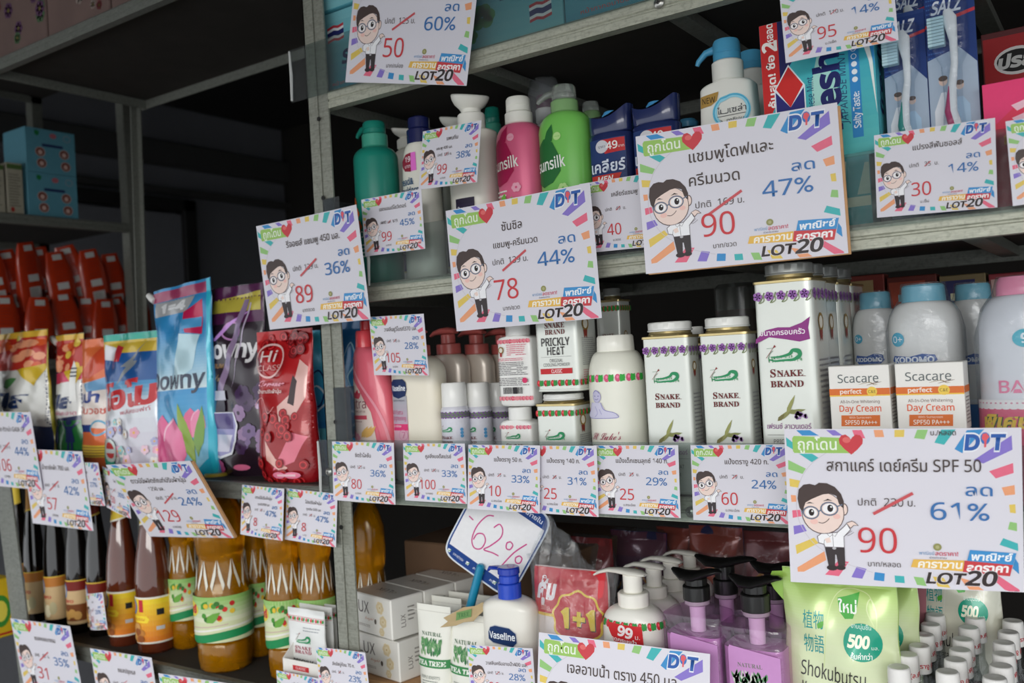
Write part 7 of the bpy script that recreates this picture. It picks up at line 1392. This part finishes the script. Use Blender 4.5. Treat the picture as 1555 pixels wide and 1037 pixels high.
# ------------------------------------------------------------------ orange refill packs and teal boxes in the far bay
PK = []
def pack(X, Y, Z, rz, lean, label, h=.150, w=.072, d=.030, first=[None]):
    if first[0] is None:
        o = empty('orange_refill_pack', (0, 0, 0), 0, 'x', 'pack', 'orange refill packs in the far bay')
        mk('pack_body', loft([(0, w*.42, d*.5, 4), (.004, w*.48, d*.56, 3.5), (h*.35, w*.50, d*.5, 3), (h*.7, w*.46, d*.34, 3), (h*.9, w*.36, d*.16, 3), (h, w*.30, .0015, 4)], 32, lambda t, z: 1+.04*math.sin(5*t+z*120)), mat((182, 54, 24), .25, coat=.6, var=.3, scale=30, bump=.6), o)
        P = Print(); P.rect(-w*.22, h*.10, w*.22, h*.36, (186, 184, 180)); P.rect(-w*.2, h*.44, w*.2, h*.54, (200, 200, 196)); P.rect(-w*.16, h*.88, w*.16, h*.96, (190, 190, 186)); P.smalltext(-w*.18, w*.18, h*.12, h*.34, 7, (120, 116, 112), 3); P.smalltext(-w*.2, w*.2, h*.58, h*.84, 6, (150, 40, 20), 5); P.disc(w*.3, h*.2, w*.10, h*.12, (60, 16, 12), 12)
        P.done('printed_panel', o, lambda u, v, off: np.stack([u, -(d*.52-(v/h)**2*d*.40)-off-.0010, v], 1)); first[0] = o; first.append(list(o.children))
    else:
        o = first[0].copy(); COL.objects.link(o)
        for ch in first[1]: c_ = ch.copy(); COL.objects.link(c_); c_.parent = o
    o.location = (X, Y, Z); o.rotation_euler = (lean, 0, rz); o['label'] = label; PK.append(o)
TILT = []
nm = ['first', 'second', 'third', 'fourth', 'fifth', 'sixth', 'seventh', 'eighth', 'ninth', 'tenth']
for tier, (pys, n, dx) in enumerate((((442, 0), 9, 0), ((368, 0), 8, -.02))):
    hpk = .165
    for i in range(n):
        px = 2+i*25.5 if tier == 0 else -6+i*25.5
        py = (448, 372)[tier]+(7*math.sin(i*2.1) if tier else 6*math.sin(i*1.3))+(0 if tier == 0 else i*1.0)
        A = onx(px, py, XF-.05+dx-.02*(i % 2)); zb0 = A.z-hpk
        pack(A.x, A.y, zb0, math.pi/2-.35*(i % 2)+.15*math.sin(i), (.02, .10)[tier], 'orange refill pack, %s from the aisle in the %s row' % (nm[i], ('bottom', 'upper')[tier]), h=hpk); rz_ = random.Random(i+10*tier); TILT.append((A, rz_))
        ob_ = PK[-1]; e_ = ob_.rotation_euler; ob_.rotation_euler = (e_.x+rz_.uniform(-.05, .08), (-.20 if tier else -.05)+rz_.uniform(-.07, .07), e_.z+rz_.uniform(-.25, .25))
    if tier == 0:
        zdk = ZF[1]; lowz = onx(100, 448, XF-.05).z-hpk
        if lowz > zdk+.01: tag(mk('carton_riser', box(.24, yE-y0_-.1, lowz-zdk-.012, .001, (XF-.16, (y0_+yE)/2, zdk+.003)), BOARD, None, smooth=0), 'brown carton riser under the orange refill packs', 'carton')
pA = onx(37, 190, XF-.03); pB = onx(113, 205, XF-.03); zb_ = ZF[0]+.003; hB = (pA.z-zb_)/2
FB = mat((96, 158, 176), .5, var=.06)
for i in range(2):
    b = mk('face_mask_box', box(.10, pB.y-pA.y, hB-.0006, .001), FB, None, smooth=0, loc=(XF-.08, (pA.y+pB.y)/2, zb_+i*hB)); tag(b, ('teal box with small portraits under its twin in the far rack', 'teal box with small portraits stacked on its twin in the far rack')[i], 'box', 'teal portrait boxes')
    P = Print(); W_ = pB.y-pA.y
    P.rect(-W_*.18, hB*.60, W_*.24, hB*.66, (40, 50, 96)); P.leaf(-W_*.32, hB*.86, -W_*.22, hB*.92, .5, (40, 130, 70)); P.disc(W_*.05, hB*.86, W_*.07, hB*.06, (190, 110, 120), 10); P.ring(W_*.33, hB*.84, W_*.08, hB*.08, .002, (150, 160, 170), 12)
    for u_, v_ in ((-.22, .47), (.26, .47), (-.20, .22), (.28, .20)): P.disc(W_*u_, hB*v_, W_*.10, hB*.11, (206, 170, 160), 14); P.disc(W_*u_, hB*v_, W_*.085, hB*.095, (120, 60, 50), 12); P.disc(W_*u_, hB*(v_-.01), W_*.045, hB*.055, (220, 184, 170), 10)
    P.done('printed_side', b, s_side(.05))
for i, (p0, p1, lab) in enumerate(((8, 34, 'small cream carton beside the teal portrait boxes'), (-22, 6, 'small cream carton at the aisle end of the far rack'))):
    A = onx(p0, 245, XF-.03); B = onx(p1, 250, XF-.03); b = mk('small_carton', box(.06, B.y-A.y-.002, A.z-zb_, .001), mat((176, 170, 150), .5, var=.08), None, smooth=0, loc=(XF-.06, (A.y+B.y)/2, zb_)); tag(b, lab, 'carton')
    P = Print(); W_ = B.y-A.y; hC = A.z-zb_; P.rect(-W_*.45, hC*.88, W_*.45, hC*.97, (84, 110, 60)); P.smalltext(-W_*.35, W_*.35, hC*.15, hC*.8, 12, (110, 106, 96), 4); P.disc(-W_*.2, hC*.1, W_*.12, hC*.05, (180, 60, 50), 8); P.done('printed_side', b, s_side(.03))
# cartons on the top shelf of the bay
for i in range(4):
    X = XB+.10+i*.19; b = mk('patterned_carton', box(.185, .24, .13, .002), mat((120, 98, 92), .6, var=.25, scale=14), None, smooth=0, loc=(X, .14, DT)); tag(b, 'pinkish patterned carton on the top shelf, %s from the end post' % ('nearest', 'second', 'third', 'farthest')[i], 'carton', 'patterned cartons on the top shelf')
    P = Print(); rr = random.Random(i)
    for k in range(9): P.flower(rr.uniform(-.08, .08), rr.uniform(.02, .11), rr.uniform(.008, .016), rr.choice([(120, 60, 64), (84, 110, 80), (100, 70, 100), (150, 136, 128)]), (120, 110, 60), 6, k)
    P.rect(-.09, .118, .09, .128, (150, 120, 120)); P.done('printed_front', b, s_plane(-.12))
S = Spot(-40, 9, .05, DL, pym=900); b = mk('yellow_pack', box(.07, .05, .11, .002), mat((226, 190, 40), .4, var=.05), None, smooth=0, loc=(XB-.075, onx(0, 900, XB-.04).y, DL-.02)); tag(b, 'yellow pack at the edge of the far bay beyond the end post', 'pack')
P = Print(); P.disc(.0, .05, .018, .03, (70, 150, 60), 16); P.disc(.0, .05, .012, .02, (240, 226, 90), 12); P.rect(-.02, .005, .02, .009, (190, 40, 40)); P.done('printed_side', b, s_side(.035))
